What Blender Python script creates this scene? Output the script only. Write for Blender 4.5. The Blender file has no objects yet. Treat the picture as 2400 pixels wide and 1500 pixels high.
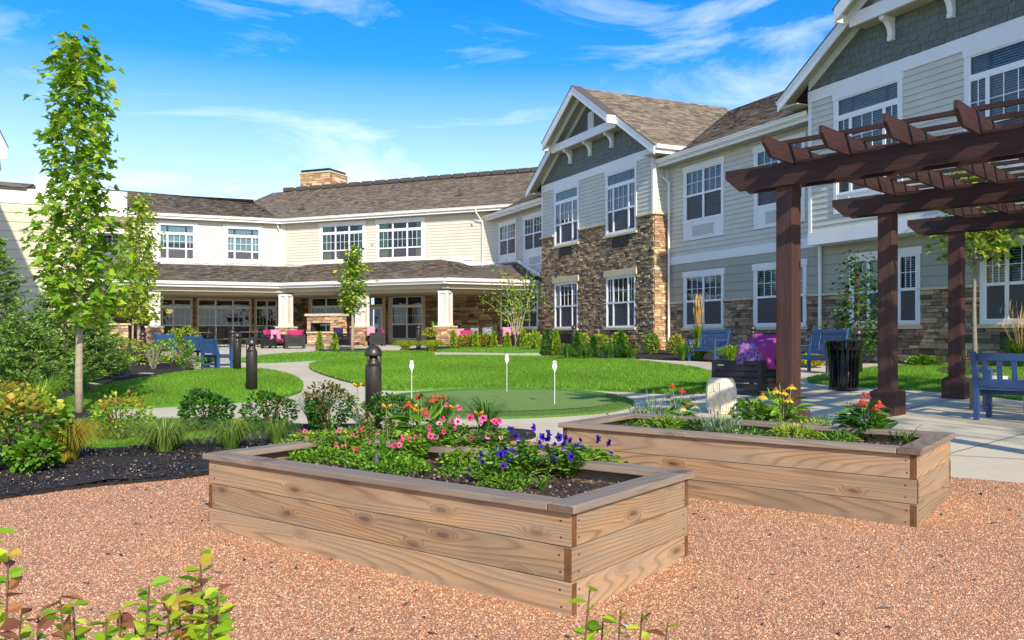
import bpy, bmesh, math, random
import numpy as np
from mathutils import Vector, Matrix
from mathutils.geometry import delaunay_2d_cdt

# ------------------------------------------------------------------ camera, world, sun, exposure
S = bpy.context.scene
CAMZ, F, HZ = 1.36, 2000.0, 785.0
cd = bpy.data.cameras.new("camera"); cam = bpy.data.objects.new("camera", cd); S.collection.objects.link(cam)
cam.location = (0, 0, CAMZ); cam.rotation_euler = (math.pi/2, 0, 0)
cd.sensor_width = 36; cd.lens = 36*F/2400; cd.shift_y = (HZ-750)/2400
cd.clip_start = 0.05; cd.clip_end = 2000
S.camera = cam
SUN = Vector((0.56, -1.66, 1.02)).normalized()
sl = bpy.data.lights.new("sun", 'SUN'); so = bpy.data.objects.new("sun", sl); S.collection.objects.link(so)
so.rotation_euler = SUN.to_track_quat('Z', 'Y').to_euler(); so.location = (10, -30, 30)
sl.energy = 3.5; sl.angle = math.radians(0.55); sl.color = (1.0, 0.90, 0.74)
W = bpy.data.worlds.new("World"); S.world = W; W.use_nodes = True
nt = W.node_tree; nt.nodes.clear()
def N(t, tp, **k):
    n = t.nodes.new(tp)
    for a, v in k.items(): setattr(n, a, v)
    return n
wo = N(nt, 'ShaderNodeOutputWorld'); bg = N(nt, 'ShaderNodeBackground'); bg.inputs[1].default_value = 0.15
sky = N(nt, 'ShaderNodeTexSky', sky_type='NISHITA', sun_disc=False)
sky.sun_elevation = math.asin(SUN.z); sky.sun_rotation = math.atan2(SUN.x, SUN.y)
sky.air_density = 1.0; sky.dust_density = 0.6; sky.ozone_density = 2.2; sky.altitude = 100
hs = N(nt, 'ShaderNodeHueSaturation'); hs.inputs['Saturation'].default_value = 1.5; hs.inputs['Value'].default_value = 0.9
nt.links.new(sky.outputs[0], hs.inputs['Color'])
tc = N(nt, 'ShaderNodeTexCoord'); sep = N(nt, 'ShaderNodeSeparateXYZ'); nt.links.new(tc.outputs['Generated'], sep.inputs[0])
mp = N(nt, 'ShaderNodeMapping'); mp.inputs['Scale'].default_value = (1.6, 1.6, 6.5); mp.inputs['Rotation'].default_value = (0.0, 0.16, 0.5); mp.inputs['Location'].default_value = (0.55, 0.2, 0.15)
nt.links.new(tc.outputs['Generated'], mp.inputs[0])
no = N(nt, 'ShaderNodeTexNoise'); no.inputs['Scale'].default_value = 2.1; no.inputs['Detail'].default_value = 9; no.inputs['Roughness'].default_value = 0.62; no.inputs['Distortion'].default_value = 0.9
nt.links.new(mp.outputs[0], no.inputs['Vector'])
rp = N(nt, 'ShaderNodeValToRGB'); rp.color_ramp.elements[0].position = 0.49; rp.color_ramp.elements[1].position = 0.84
nt.links.new(no.outputs[0], rp.inputs[0])
hr = N(nt, 'ShaderNodeMapRange'); hr.inputs[1].default_value = 0.0; hr.inputs[2].default_value = 0.30; hr.inputs[3].default_value = 0.95; hr.inputs[4].default_value = 0.0
nt.links.new(sep.outputs['Z'], hr.inputs[0])
ad = N(nt, 'ShaderNodeMath', operation='MULTIPLY_ADD', use_clamp=True); ad.inputs[1].default_value = 0.66
nt.links.new(rp.outputs[0], ad.inputs[0]); nt.links.new(hr.outputs[0], ad.inputs[2])
mx = N(nt, 'ShaderNodeMix', data_type='RGBA'); mx.inputs[7].default_value = (6.9, 6.6, 6.6, 1)
nt.links.new(ad.outputs[0], mx.inputs[0]); nt.links.new(hs.outputs[0], mx.inputs[6])
tint = N(nt, 'ShaderNodeMix', data_type='RGBA', blend_type='MULTIPLY'); tint.inputs[0].default_value = 1.0; tint.inputs[7].default_value = (0.80, 0.89, 1.0, 1)
nt.links.new(mx.outputs[2], tint.inputs[6]); nt.links.new(tint.outputs[2], bg.inputs[0]); nt.links.new(bg.outputs[0], wo.inputs[0])
S.view_settings.view_transform = 'Standard'; S.view_settings.look = 'None'; S.view_settings.gamma = 1; S.view_settings.use_curve_mapping = False
S.view_settings.exposure = 0.70
try:
    S.cycles.use_denoising = True; S.cycles.max_bounces = 6; S.cycles.transparent_max_bounces = 12; S.cycles.diffuse_bounces = 3
except Exception: pass

rnd = random.Random(7); R_ = np.random.RandomState(5)
COL = S.collection
# ------------------------------------------------------------------ terrain and pixel -> place helpers
def gz(x, y): return max(-0.4, min(0.03 + 0.0215*y + 0.009*x, 0.82))
def gzn(x, y): return np.clip(0.03 + 0.0215*y + 0.009*x, -0.4, 0.82)
def G(px, py):
    k = (px-1200)/F; d = (py-HZ)/F
    z = (CAMZ-0.03)/(d + 0.0215 + 0.009*k)
    if z < 0 or 0.03 + 0.0215*z + 0.009*k*z > 0.82: z = (CAMZ-0.82)/max(d, 1e-3)
    return Vector((k*z, z, gz(k*z, z)))
def at(px, py, Y): return Vector(((px-1200)/F*Y, Y, CAMZ-(py-HZ)/F*Y))
def hexc(h): 
    v = [int(h[i:i+2], 16)/255 for i in (0, 2, 4)]
    return tuple(((x+0.055)/1.055)**2.4 if x > 0.04045 else x/12.92 for x in v)

# ------------------------------------------------------------------ objects, names, labels
def link(o, parent=None):
    COL.objects.link(o)
    if parent is not None: o.parent = parent
    return o
def tag(o, label=None, cat=None, group=None, kind=None):
    if label: o['label'] = label
    if cat: o['category'] = cat
    if group: o['group'] = group
    if kind: o['kind'] = kind
    return o
def thing(name, label, cat, loc=(0, 0, 0), rz=0, group=None):
    o = bpy.data.objects.new(name, None); o.location = loc; o.rotation_euler = (0, 0, rz); o.empty_display_size = .1
    link(o); return tag(o, label, cat, group)
def dup(t, loc=None, rz=None, label=None, group=None, scale=None):
    def rec(o, par):
        c = o.copy(); COL.objects.link(c); c.parent = par
        for ch in list(KIDS.get(o.name, ())): rec(ch, c)
        return c
    KIDS = {}
    def walk(o):
        KIDS[o.name] = [x for x in o.children]
        for x in KIDS[o.name]: walk(x)
    walk(t)
    r = rec(t, None)
    if loc is not None: r.location = loc
    if rz is not None: r.rotation_euler = (0, 0, rz)
    if scale: r.scale = (scale,)*3 if not isinstance(scale, tuple) else scale
    if label: r['label'] = label
    if group: r['group'] = group
    return r

class MB:
    def __init__(s): s.v = []; s.f = []; s.c = []
    def add(s, vs, fs, col=None):
        n = len(s.v); s.v += [tuple(a) for a in vs]; s.f += [tuple(i+n for i in f) for f in fs]; s.c += [col]*len(fs)
        return s
    HF = [(0, 3, 2, 1), (4, 5, 6, 7), (0, 1, 5, 4), (1, 2, 6, 5), (2, 3, 7, 6), (3, 0, 4, 7)]
    def hexa(s, p, col=None): return s.add(p, MB.HF, col)
    def box(s, x0, x1, y0, y1, z0, z1, col=None, M=None):
        p = [Vector(q) for q in ((x0, y0, z0), (x1, y0, z0), (x1, y1, z0), (x0, y1, z0), (x0, y0, z1), (x1, y0, z1), (x1, y1, z1), (x0, y1, z1))]
        if M is not None: p = [M @ q for q in p]
        return s.hexa(p, col)
    def bar(s, a, b, w, h, col=None, up=(0, 0, 1)):
        a = Vector(a); b = Vector(b); d = (b-a).normalized(); up = Vector(up)
        if abs(d.dot(up)) > .99: up = Vector((0, 1, 0))
        r = d.cross(up).normalized(); u = r.cross(d).normalized()
        q = []
        for c in (a, b):
            for (i, j) in ((-1, -1), (1, -1), (1, 1), (-1, 1)): q.append(c + r*(w/2*i) + u*(h/2*j))
        return s.hexa(q, col)
    def tube(s, pts, rad, n=8, col=None, cap=True):
        pts = [Vector(p) for p in pts]; m = len(pts)
        if not hasattr(rad, '__len__'): rad = [rad]*m
        V = []; Fc = []
        for i, p in enumerate(pts):
            d = (pts[min(i+1, m-1)]-pts[max(i-1, 0)]).normalized()
            a = Vector((0, 0, 1)) if abs(d.z) < .9 else Vector((1, 0, 0))
            x = d.cross(a).normalized(); y = d.cross(x).normalized()
            for k in range(n):
                t = 2*math.pi*k/n; V.append(p + (x*math.cos(t)+y*math.sin(t))*rad[i])
        for i in range(m-1):
            for k in range(n): Fc.append((i*n+k, i*n+(k+1) % n, (i+1)*n+(k+1) % n, (i+1)*n+k))
        if cap: Fc += [tuple(range(n))[::-1], tuple((m-1)*n+k for k in range(n))]
        return s.add(V, Fc, col)
    def lathe(s, prof, n=20, c=(0, 0, 0), col=None, cap=True):
        V = []; Fc = []; m = len(prof)
        for r, z in prof:
            for k in range(n): t = 2*math.pi*k/n; V.append((c[0]+r*math.cos(t), c[1]+r*math.sin(t), c[2]+z))
        for i in range(m-1):
            for k in range(n): Fc.append((i*n+k, i*n+(k+1) % n, (i+1)*n+(k+1) % n, (i+1)*n+k))
        if cap: Fc += [tuple(range(n))[::-1], tuple((m-1)*n+k for k in range(n))]
        return s.add(V, Fc, col)
    def mesh(s, name, mat, smooth=False):
        me = bpy.data.meshes.new(name); me.from_pydata(s.v, [], s.f)
        if mat: me.materials.append(mat)
        if any(c is not None for c in s.c):
            a = me.attributes.new('Col', 'FLOAT_COLOR', 'FACE'); arr = np.ones((len(s.f), 4), 'f')
            arr[:, :3] = [c if c is not None else (1, 1, 1) for c in s.c]; a.data.foreach_set('color', arr.ravel())
        if smooth: me.polygons.foreach_set('use_smooth', [True]*len(me.polygons))
        me.update(); return me
    def build(s, name, mat, parent=None, smooth=False, bevel=0, **kw):
        o = bpy.data.objects.new(name, s.mesh(name, mat, smooth)); link(o, parent)
        if bevel:
            b = o.modifiers.new('b', 'BEVEL'); b.width = bevel; b.segments = 2; b.limit_method = 'ANGLE'
        if kw: tag(o, **kw)
        return o
def npmesh(name, V, Fa, mat, parent=None, C=None, smooth=False, mat2=None, **kw):
    V = np.asarray(V, 'f').reshape(-1, 3); Fa = np.asarray(Fa, 'i'); k = Fa.shape[1]; m = len(Fa)
    me = bpy.data.meshes.new(name); me.vertices.add(len(V)); me.vertices.foreach_set('co', V.ravel())
    me.loops.add(m*k); me.loops.foreach_set('vertex_index', Fa.ravel()); me.polygons.add(m)
    me.polygons.foreach_set('loop_start', np.arange(0, m*k, k, dtype='i'))
    try: me.polygons.foreach_set('loop_total', np.full(m, k, 'i'))
    except Exception: pass
    me.materials.append(mat)
    if C is not None:
        a = me.attributes.new('Col', 'FLOAT_COLOR', 'FACE'); arr = np.ones((m, 4), 'f'); arr[:, :3] = C; a.data.foreach_set('color', arr.ravel())
    if smooth: me.polygons.foreach_set('use_smooth', np.ones(m, bool))
    me.update(calc_edges=True)
    o = bpy.data.objects.new(name, me); link(o, parent)
    if kw: tag(o, **kw)
    return o

# ------------------------------------------------------------------ materials
def newmat(name):
    m = bpy.data.materials.new(name); m.use_nodes = True; t = m.node_tree; t.nodes.clear()
    o = N(t, 'ShaderNodeOutputMaterial'); b = N(t, 'ShaderNodeBsdfPrincipled'); t.links.new(b.outputs[0], o.inputs[0])
    return m, t, b, o
def mulc(t, a, b, fac=1.0, blend='MULTIPLY'):
    m = N(t, 'ShaderNodeMix', data_type='RGBA', blend_type=blend); m.inputs[0].default_value = fac
    for i, x in ((6, a), (7, b)):
        if isinstance(x, tuple): m.inputs[i].default_value = (x[0], x[1], x[2], 1)
        else: t.links.new(x, m.inputs[i])
    return m
def noise(t, vec, scale, detail=4, rough=.55, dist=0):
    n = N(t, 'ShaderNodeTexNoise'); n.inputs['Scale'].default_value = scale; n.inputs['Detail'].default_value = detail
    n.inputs['Roughness'].default_value = rough; n.inputs['Distortion'].default_value = dist; t.links.new(vec, n.inputs['Vector']); return n
def ramp(t, fac, stops):
    r = N(t, 'ShaderNodeValToRGB'); e = r.color_ramp.elements
    while len(e) < len(stops): e.new(0.5)
    for i, (p, c) in enumerate(stops): e[i].position = p; e[i].color = (c[0], c[1], c[2], 1)
    t.links.new(fac, r.inputs[0]); return r
def g3(v): return (v, v, v)
def pm(name, col, rough=.6, var=.12, vs=3., bump=0., bs=40., attr=False, metal=0., spec=.5, coords='Object', coat=0., stretch=None, bdist=.01, transl=0., dirt=0.):
    m, t, b, o = newmat(name); tcn = N(t, 'ShaderNodeTexCoord'); vec = tcn.outputs[coords]
    if coords == 'World':
        pass
    if stretch:
        mpn = N(t, 'ShaderNodeMapping'); mpn.inputs['Scale'].default_value = stretch; t.links.new(vec, mpn.inputs[0]); vec = mpn.outputs[0]
    base = col
    if attr:
        an = N(t, 'ShaderNodeAttribute', attribute_name='Col'); base = an.outputs['Color']
    out = base
    if var:
        n1 = noise(t, vec, vs, 5); r1 = ramp(t, n1.outputs[0], [(.3, g3(1-var)), (.7, g3(1+var))]); out = mulc(t, base, r1.outputs[0]).outputs[2]
    if dirt:
        n2 = noise(t, vec, vs*.23, 6, .65); r2 = ramp(t, n2.outputs[0], [(.42, g3(1)), (.75, (1-dirt, 1-dirt*1.05, 1-dirt*1.15))]); out = mulc(t, out, r2.outputs[0]).outputs[2]
    if isinstance(out, tuple): b.inputs['Base Color'].default_value = (*out, 1)
    else: t.links.new(out, b.inputs['Base Color'])
    b.inputs['Roughness'].default_value = rough; b.inputs['Metallic'].default_value = metal
    b.inputs['Specular IOR Level'].default_value = spec; b.inputs['Coat Weight'].default_value = coat
    if bump:
        nb = noise(t, vec, bs, 6, .6); bn = N(t, 'ShaderNodeBump'); bn.inputs['Strength'].default_value = bump; bn.inputs['Distance'].default_value = bdist
        t.links.new(nb.outputs[0], bn.inputs['Height']); t.links.new(bn.outputs[0], b.inputs['Normal'])
    if transl:
        tr = N(t, 'ShaderNodeBsdfTranslucent'); ms = N(t, 'ShaderNodeMixShader'); ms.inputs[0].default_value = transl
        if isinstance(out, tuple): tr.inputs[0].default_value = (*out, 1)
        else: 
            ty = mulc(t, out, (1.25, 1.15, .6)); t.links.new(ty.outputs[2], tr.inputs[0])
        t.links.new(b.outputs[0], ms.inputs[1]); t.links.new(tr.outputs[0], ms.inputs[2]); t.links.new(ms.outputs[0], o.inputs[0])
    return m
M = {}
M['siding'] = pm('grey_siding_paint', hexc('cbc8bc'), .55, .05, 2, .15, 60, dirt=.06)
M['siding_low'] = pm('sage_siding_paint', hexc('a3a394'), .55, .05, 2, .15, 60, dirt=.06)
M['cream'] = pm('cream_siding_paint', hexc('d4ccba'), .55, .04, 2, .1, 60, dirt=.05)
M['beige'] = pm('beige_siding_paint', hexc('c8bc9f'), .55, .04, 2, .1, 60, dirt=.05)
M['olive'] = pm('olive_siding_paint', hexc('8c8a72'), .6, .05, 2)
M['white'] = pm('white_trim_paint', hexc('e6e6e6'), .45, .03, 2, .05, 80, dirt=.07)
M['soffit'] = pm('soffit_paint', hexc('b4ad97'), .6, .05, 1.5)
M['shake'] = pm('green_grey_shake_paint', hexc('626860'), .6, .1, 6, .3, 40, attr=True)
M['backing'] = pm('gap_shade_backing', (.02, .02, .018), .9, 0)  # near-black so the gaps between clapboards read as shadow lines; shade painted as colour
M['mortar'] = pm('stone_mortar', hexc('3a332a'), .95, .2, 20)
M['stone'] = pm('ledge_stone', (1, 1, 1), .85, .28, 9, .8, 30, attr=True, bdist=.02)
M['cap'] = pm('buff_cap_stone', hexc('cdbf9a'), .8, .15, 8, .8, 25, bdist=.02)
M['roof'] = pm('asphalt_shingle', (1, 1, 1), .9, .14, 25, .6, 90, attr=True)
M['roofbase'] = pm('asphalt_underlay', hexc('5a5148'), .95, .2, 10)
M['vent'] = pm('roof_vent_plastic', hexc('4c4540'), .7, .1)
M['gutter'] = pm('gutter_enamel', hexc('ebe8df'), .35, .03, 2)
M['frame'] = pm('vinyl_window_frame', hexc('ececee'), .35, .02, 2)
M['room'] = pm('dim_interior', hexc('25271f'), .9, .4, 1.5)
M['blind'] = pm('window_blind', hexc('c4cfce'), .5, .05)
M['curtain_g'] = pm('green_curtain', hexc('b6c78c'), .8, .25, 6, stretch=(6, 6, .3))
M['curtain_p'] = pm('lilac_curtain', hexc('c9b4c8'), .8, .2, 6, stretch=(6, 6, .3))
M['grille'] = pm('ac_grille_metal', hexc('c9cbcb'), .5, .05)
M['grille_d'] = pm('dark_ac_grille', hexc('33302d'), .6, .05)
M['bronze'] = pm('bronze_metal', hexc('4a4441'), .38, .12, 12, .1, 60, metal=.55, dirt=.15)
M['blackmetal'] = pm('black_enamel_metal', hexc('101112'), .22, .05, 4, coat=.3)
M['blackwood'] = pm('black_resin_slats', hexc('1c1b1d'), .42, .15, 8, .15, 60)
M['blue'] = pm('blue_bench_paint', hexc('2f4f7c'), .45, .14, 5, .15, 50, dirt=.15)
M['stain'] = pm('red_brown_stain', hexc('482b22'), .62, .4, 4, .6, 14, stretch=(11, 11, .6), dirt=.45)
M['stainh'] = pm('red_brown_stain_beam', hexc('40261f'), .62, .4, 4, .6, 14, stretch=(.6, 11, 11), dirt=.45)
M['soil'] = pm('potting_soil', hexc('43352a'), .95, .45, 30, 1., 60, bdist=.03)
M['mulch'] = pm('dark_mulch', hexc('2c2625'), .95, .5, 25, 1., 45, bdist=.04)
M['mulchchip'] = pm('mulch_chip', (1, 1, 1), .85, .2, 8, attr=True)
M['lawn'] = pm('lawn_soil_green', hexc('4c8020'), .95, .35, 8, .6, 60)
M['field'] = pm('distant_turf', hexc('55703a'), .95, .3, .3)
M['blade'] = pm('grass_blade', (1, 1, 1), .55, 0, attr=True, transl=.35, spec=.3)
M['leaf'] = pm('leaf', (1, 1, 1), .5, 0, attr=True, transl=.38, spec=.35)
M['needle'] = pm('conifer_needles', (1, 1, 1), .6, 0, attr=True, transl=.15, spec=.3)
M['petal'] = pm('petal', (1, 1, 1), .6, 0, attr=True, transl=.35, spec=.2)
M['turf'] = pm('putting_turf', hexc('738f42'), .95, .08, 6, .5, 180, dirt=.12)
M['fringe'] = pm('fringe_turf', hexc('56792c'), .95, .25, 30, .8, 120)
M['bark'] = pm('tree_bark', hexc('a1957c'), .85, .2, 6, .6, 30, stretch=(1, 1, 4))
M['barkgrey'] = pm('grey_bark', hexc('857d70'), .85, .2, 6, .6, 30, stretch=(1, 1, 4))
M['twig'] = pm('twig_bark', hexc('6b5138'), .85, .2, 10)
M['plastic'] = pm('white_plastic', hexc('eeeeec'), .35, 0)
M['ink'] = pm('black_print', (.02, .02, .02), .5, 0)
M['ceramic'] = pm('cream_ceramic', hexc('ddd0b8'), .35, .08, 4, .1, 30, dirt=.1)
M['magenta'] = pm('magenta_fabric', hexc('a8265f'), .85, .1, 8, .3, 120)
M['purple'] = pm('purple_fabric', hexc('96307c'), .85, .12, 6, .3, 120)
M['pinkfab'] = pm('pink_fabric', hexc('d98aa6'), .85, .1, 8)
M['table'] = pm('grey_table_wood', hexc('8a7566'), .6, .15, 5)
M['chairmetal'] = pm('dark_patio_metal', hexc('2a2624'), .4, .1, 5, metal=.3)
M['lampglow'] = None
def pattern_mat(name, a, b, scale):
    m, t, bs, o = newmat(name); tcn = N(t, 'ShaderNodeTexCoord')
    v = N(t, 'ShaderNodeTexNoise'); v.inputs['Scale'].default_value = scale; v.inputs['Detail'].default_value = 1; v.inputs['Distortion'].default_value = 1.5
    t.links.new(tcn.outputs['Object'], v.inputs['Vector'])
    w = N(t, 'ShaderNodeMath', operation='SINE'); mu = N(t, 'ShaderNodeMath', operation='MULTIPLY'); mu.inputs[1].default_value = 38
    t.links.new(v.outputs[0], mu.inputs[0]); t.links.new(mu.outputs[0], w.inputs[0])
    r = ramp(t, w.outputs[0], [(.45, a), (.6, b)]); t.links.new(r.outputs[0], bs.inputs['Base Color']); bs.inputs['Roughness'].default_value = .85
    return m
M['pat_purple'] = pattern_mat('purple_vine_fabric', hexc('50205a'), hexc('b58ac2'), 13)
M['pat_pink'] = pattern_mat('pink_print_fabric', hexc('c23a80'), hexc('f0c2d8'), 9)
M['pat_bw'] = pattern_mat('black_white_print_fabric', hexc('20222c'), hexc('c8ccd4'), 9)
def emis(name, col, s):
    m, t, b, o = newmat(name); b.inputs['Base Color'].default_value = (*col, 1); b.inputs['Emission Color'].default_value = (*col, 1); b.inputs['Emission Strength'].default_value = s; return m
M['lamp'] = emis('lit_lamp_shade', hexc('f0b860'), .9)
def glass_mat(name, tint, refl, rough=.02):
    m, t, b, o = newmat(name); t.nodes.remove(b)
    tr = N(t, 'ShaderNodeBsdfTransparent'); tr.inputs[0].default_value = (*tint, 1); gl = N(t, 'ShaderNodeBsdfGlossy'); gl.inputs['Roughness'].default_value = rough; gl.inputs[0].default_value = (.80, .93, 1, 1)
    fr = N(t, 'ShaderNodeFresnel'); fr.inputs[0].default_value = 1.4; a = N(t, 'ShaderNodeMath', operation='ADD', use_clamp=True); a.inputs[1].default_value = refl
    # slight waviness of real panes
    tcn = N(t, 'ShaderNodeTexCoord'); nb = noise(t, tcn.outputs['Object'], 1.3, 2); bn = N(t, 'ShaderNodeBump'); bn.inputs['Strength'].default_value = .05; bn.inputs['Distance'].default_value = .1
    t.links.new(nb.outputs[0], bn.inputs['Height']); t.links.new(bn.outputs[0], gl.inputs['Normal'])
    t.links.new(fr.outputs[0], a.inputs[0]); ms = N(t, 'ShaderNodeMixShader'); t.links.new(a.outputs[0], ms.inputs[0]); t.links.new(tr.outputs[0], ms.inputs[1]); t.links.new(gl.outputs[0], ms.inputs[2]); t.links.new(ms.outputs[0], o.inputs[0])
    return m
M['glass'] = glass_mat('window_glass', (.58, .76, .84), .04)
def screen_mat():
    m, t, b, o = newmat('insect_screen'); tr = N(t, 'ShaderNodeBsdfTransparent'); tr.inputs[0].default_value = (.75, .75, .78, 1); b.inputs['Base Color'].default_value = (.115, .115, .13, 1); b.inputs['Roughness'].default_value = .5
    ms = N(t, 'ShaderNodeMixShader'); ms.inputs[0].default_value = .58; t.links.new(tr.outputs[0], ms.inputs[1]); t.links.new(b.outputs[0], ms.inputs[2]); t.links.new(ms.outputs[0], o.inputs[0]); return m
M['screen'] = screen_mat()

def wood_mat(name, c_light, c_dark, c_knot, grey=None, gscale=1.0):
    m, t, b, o = newmat(name); tcn = N(t, 'ShaderNodeTexCoord'); oi = N(t, 'ShaderNodeObjectInfo')
    of = N(t, 'ShaderNodeVectorMath', operation='SCALE'); cb = N(t, 'ShaderNodeCombineXYZ')
    for i, k in enumerate((37., 11., 23.)):
        mm = N(t, 'ShaderNodeMath', operation='MULTIPLY'); mm.inputs[1].default_value = k; t.links.new(oi.outputs['Random'], mm.inputs[0]); t.links.new(mm.outputs[0], cb.inputs[i])
    add = N(t, 'ShaderNodeVectorMath', operation='ADD'); t.links.new(tcn.outputs['Object'], add.inputs[0]); t.links.new(cb.outputs[0], add.inputs[1])
    def mapped(sc):
        q = N(t, 'ShaderNodeMapping'); q.inputs['Scale'].default_value = sc; t.links.new(add.outputs[0], q.inputs[0]); return q.outputs[0]
    # knots
    vo = N(t, 'ShaderNodeTexVoronoi', feature='F1'); vo.voronoi_dimensions = '2D'; vo.inputs['Scale'].default_value = 1.0; vo.inputs['Randomness'].default_value = .9
    wob = noise(t, mapped((6, 6, 6)), 1.0, 2); 
    vm = mapped((1.7, .8, 4.9)); va = N(t, 'ShaderNodeVectorMath', operation='ADD'); t.links.new(vm, va.inputs[0])
    vsn = N(t, 'ShaderNodeVectorMath', operation='SCALE'); vsn.inputs['Scale'].default_value = .12; t.links.new(wob.outputs['Color'], vsn.inputs[0]); t.links.new(vsn.outputs[0], va.inputs[1])
    sx_ = N(t, 'ShaderNodeSeparateXYZ'); cx_ = N(t, 'ShaderNodeCombineXYZ'); t.links.new(va.outputs[0], sx_.inputs[0]); t.links.new(sx_.outputs[0], cx_.inputs[0]); t.links.new(sx_.outputs[2], cx_.inputs[1]); t.links.new(cx_.outputs[0], vo.inputs['Vector'])
    kd = vo.outputs['Distance']
    bulge = N(t, 'ShaderNodeMapRange', interpolation_type='SMOOTHERSTEP'); bulge.inputs[1].default_value = 0; bulge.inputs[2].default_value = .24; bulge.inputs[3].default_value = .06; bulge.inputs[4].default_value = 0; t.links.new(kd, bulge.inputs[0])
    n1 = noise(t, mapped((.20*gscale, 1.2, 2.7)), 1.0, 2, .4, .12); 
    sm = N(t, 'ShaderNodeMath', operation='ADD'); t.links.new(n1.outputs[0], sm.inputs[0]); t.links.new(bulge.outputs[0], sm.inputs[1])
    mu = N(t, 'ShaderNodeMath', operation='MULTIPLY'); mu.inputs[1].default_value = 290.; t.links.new(sm.outputs[0], mu.inputs[0])
    sn = N(t, 'ShaderNodeMath', operation='SINE'); t.links.new(mu.outputs[0], sn.inputs[0])
    fine = noise(t, mapped((1.6, 60, 70)), 1.0, 4, .7)
    r1 = ramp(t, sn.outputs[0], [(.0, c_light), (.6, tuple(.7*a+.3*b2 for a, b2 in zip(c_light, c_dark))), (1., c_dark)])
    r2 = ramp(t, fine.outputs[0], [(.3, g3(.72)), (.7, g3(1.14))]); c1 = mulc(t, r1.outputs[0], r2.outputs[0])
    big = noise(t, mapped((.8, 1, 2.2)), 1.3, 4, .6); r3 = ramp(t, big.outputs[0], [(.30, (.62, .58, .56)), (.5, g3(1)), (.72, (1.18, 1.04, .88))]); c2 = mulc(t, c1.outputs[2], r3.outputs[0])
    vsep = N(t, 'ShaderNodeSeparateColor'); t.links.new(vo.outputs['Color'], vsep.inputs[0]); gt = N(t, 'ShaderNodeMath', operation='LESS_THAN'); gt.inputs[1].default_value = .5; t.links.new(vsep.outputs[0], gt.inputs[0]); kadd = N(t, 'ShaderNodeMath', operation='ADD'); t.links.new(vo.outputs['Distance'], kadd.inputs[0]); t.links.new(gt.outputs[0], kadd.inputs[1]); kd2 = kadd.outputs[0]; t.links.new(kd2, bulge.inputs[0])
    kk = ramp(t, kd2, [(.04, (1, 1, 1)), (.075, (0, 0, 0))]); kn = N(t, 'ShaderNodeMix', data_type='RGBA'); t.links.new(kk.outputs[0], kn.inputs[0]); t.links.new(c2.outputs[2], kn.inputs[6]); kn.inputs[7].default_value = (*c_knot, 1)
    hal = ramp(t, kd2, [(.07, (.66, .48, .34)), (.19, (1, 1, 1))]); c3 = mulc(t, kn.outputs[2], hal.outputs[0]); last = c3.outputs[2]
    if grey:
        gn = noise(t, mapped((.7, 2, 6)), 1.5, 5, .6); gr = ramp(t, gn.outputs[0], [(.35, g3(.25)), (.7, g3(.92))]); gm = N(t, 'ShaderNodeMix', data_type='RGBA'); t.links.new(gr.outputs[0], gm.inputs[0]); t.links.new(last, gm.inputs[6]); gm.inputs[7].default_value = (*grey, 1); last = gm.outputs[2]
    rv = N(t, 'ShaderNodeMapRange'); rv.inputs[3].default_value = .85; rv.inputs[4].default_value = 1.12; t.links.new(oi.outputs['Random'], rv.inputs[0])
    c4 = N(t, 'ShaderNodeVectorMath', operation='SCALE'); t.links.new(last, c4.inputs[0]); t.links.new(rv.outputs[0], c4.inputs['Scale'])
    t.links.new(c4.outputs[0], b.inputs['Base Color']); b.inputs['Roughness'].default_value = .72; b.inputs['Specular IOR Level'].default_value = .3
    bn = N(t, 'ShaderNodeBump'); bn.inputs['Strength'].default_value = .35; bn.inputs['Distance'].default_value = .002; t.links.new(fine.outputs[0], bn.inputs['Height'])
    bn2 = N(t, 'ShaderNodeBump'); bn2.inputs['Strength'].default_value = .25; bn2.inputs['Distance'].default_value = .002; t.links.new(sn.outputs[0], bn2.inputs['Height']); t.links.new(bn.outputs[0], bn2.inputs['Normal']); t.links.new(bn2.outputs[0], b.inputs['Normal'])
    return m
M['cedar'] = wood_mat('cedar_plank', hexc('bc966c'), hexc('8a6444'), hexc('43281a'), hexc('978570'))
M['screwhead'] = pm('dark_screw_head', hexc('2e2622'), .5, 0)
M['cedarcap'] = wood_mat('weathered_cap_board', hexc('a48d75'), hexc('7c6854'), hexc('523a2a'), hexc('8a7f74'), .6)
M['capend'] = pm('cap_end_grain', hexc('6d5a4a'), .8, .3, 20, .3, 60)
M['endgrain'] = pm('cedar_end_grain', hexc('6b4526'), .8, .35, 20, .3, 60)

def concrete_mat():
    m, t, b, o = newmat('broom_concrete'); tcn = N(t, 'ShaderNodeTexCoord'); v = tcn.outputs['Object']
    n1 = noise(t, v, .35, 6, .65); n2 = noise(t, v, 9, 6, .7); n3 = noise(t, v, 220, 3)
    r1 = ramp(t, n1.outputs[0], [(.3, hexc('c0b398')), (.55, hexc('d0c4a8')), (.75, hexc('d8ccb2'))]); r2 = ramp(t, n2.outputs[0], [(.3, g3(.93)), (.7, g3(1.05))]); c = mulc(t, r1.outputs[0], r2.outputs[0])
    r3 = ramp(t, n3.outputs[0], [(.3, g3(.93)), (.7, g3(1.06))]); c2 = mulc(t, c.outputs[2], r3.outputs[0])
    t.links.new(c2.outputs[2], b.inputs['Base Color']); b.inputs['Roughness'].default_value = .85
    bn = N(t, 'ShaderNodeBump'); bn.inputs['Strength'].default_value = .2; bn.inputs['Distance'].default_value = .003; t.links.new(n3.outputs[0], bn.inputs['Height']); t.links.new(bn.outputs[0], b.inputs['Normal'])
    return m
M['concrete'] = concrete_mat()
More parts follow.
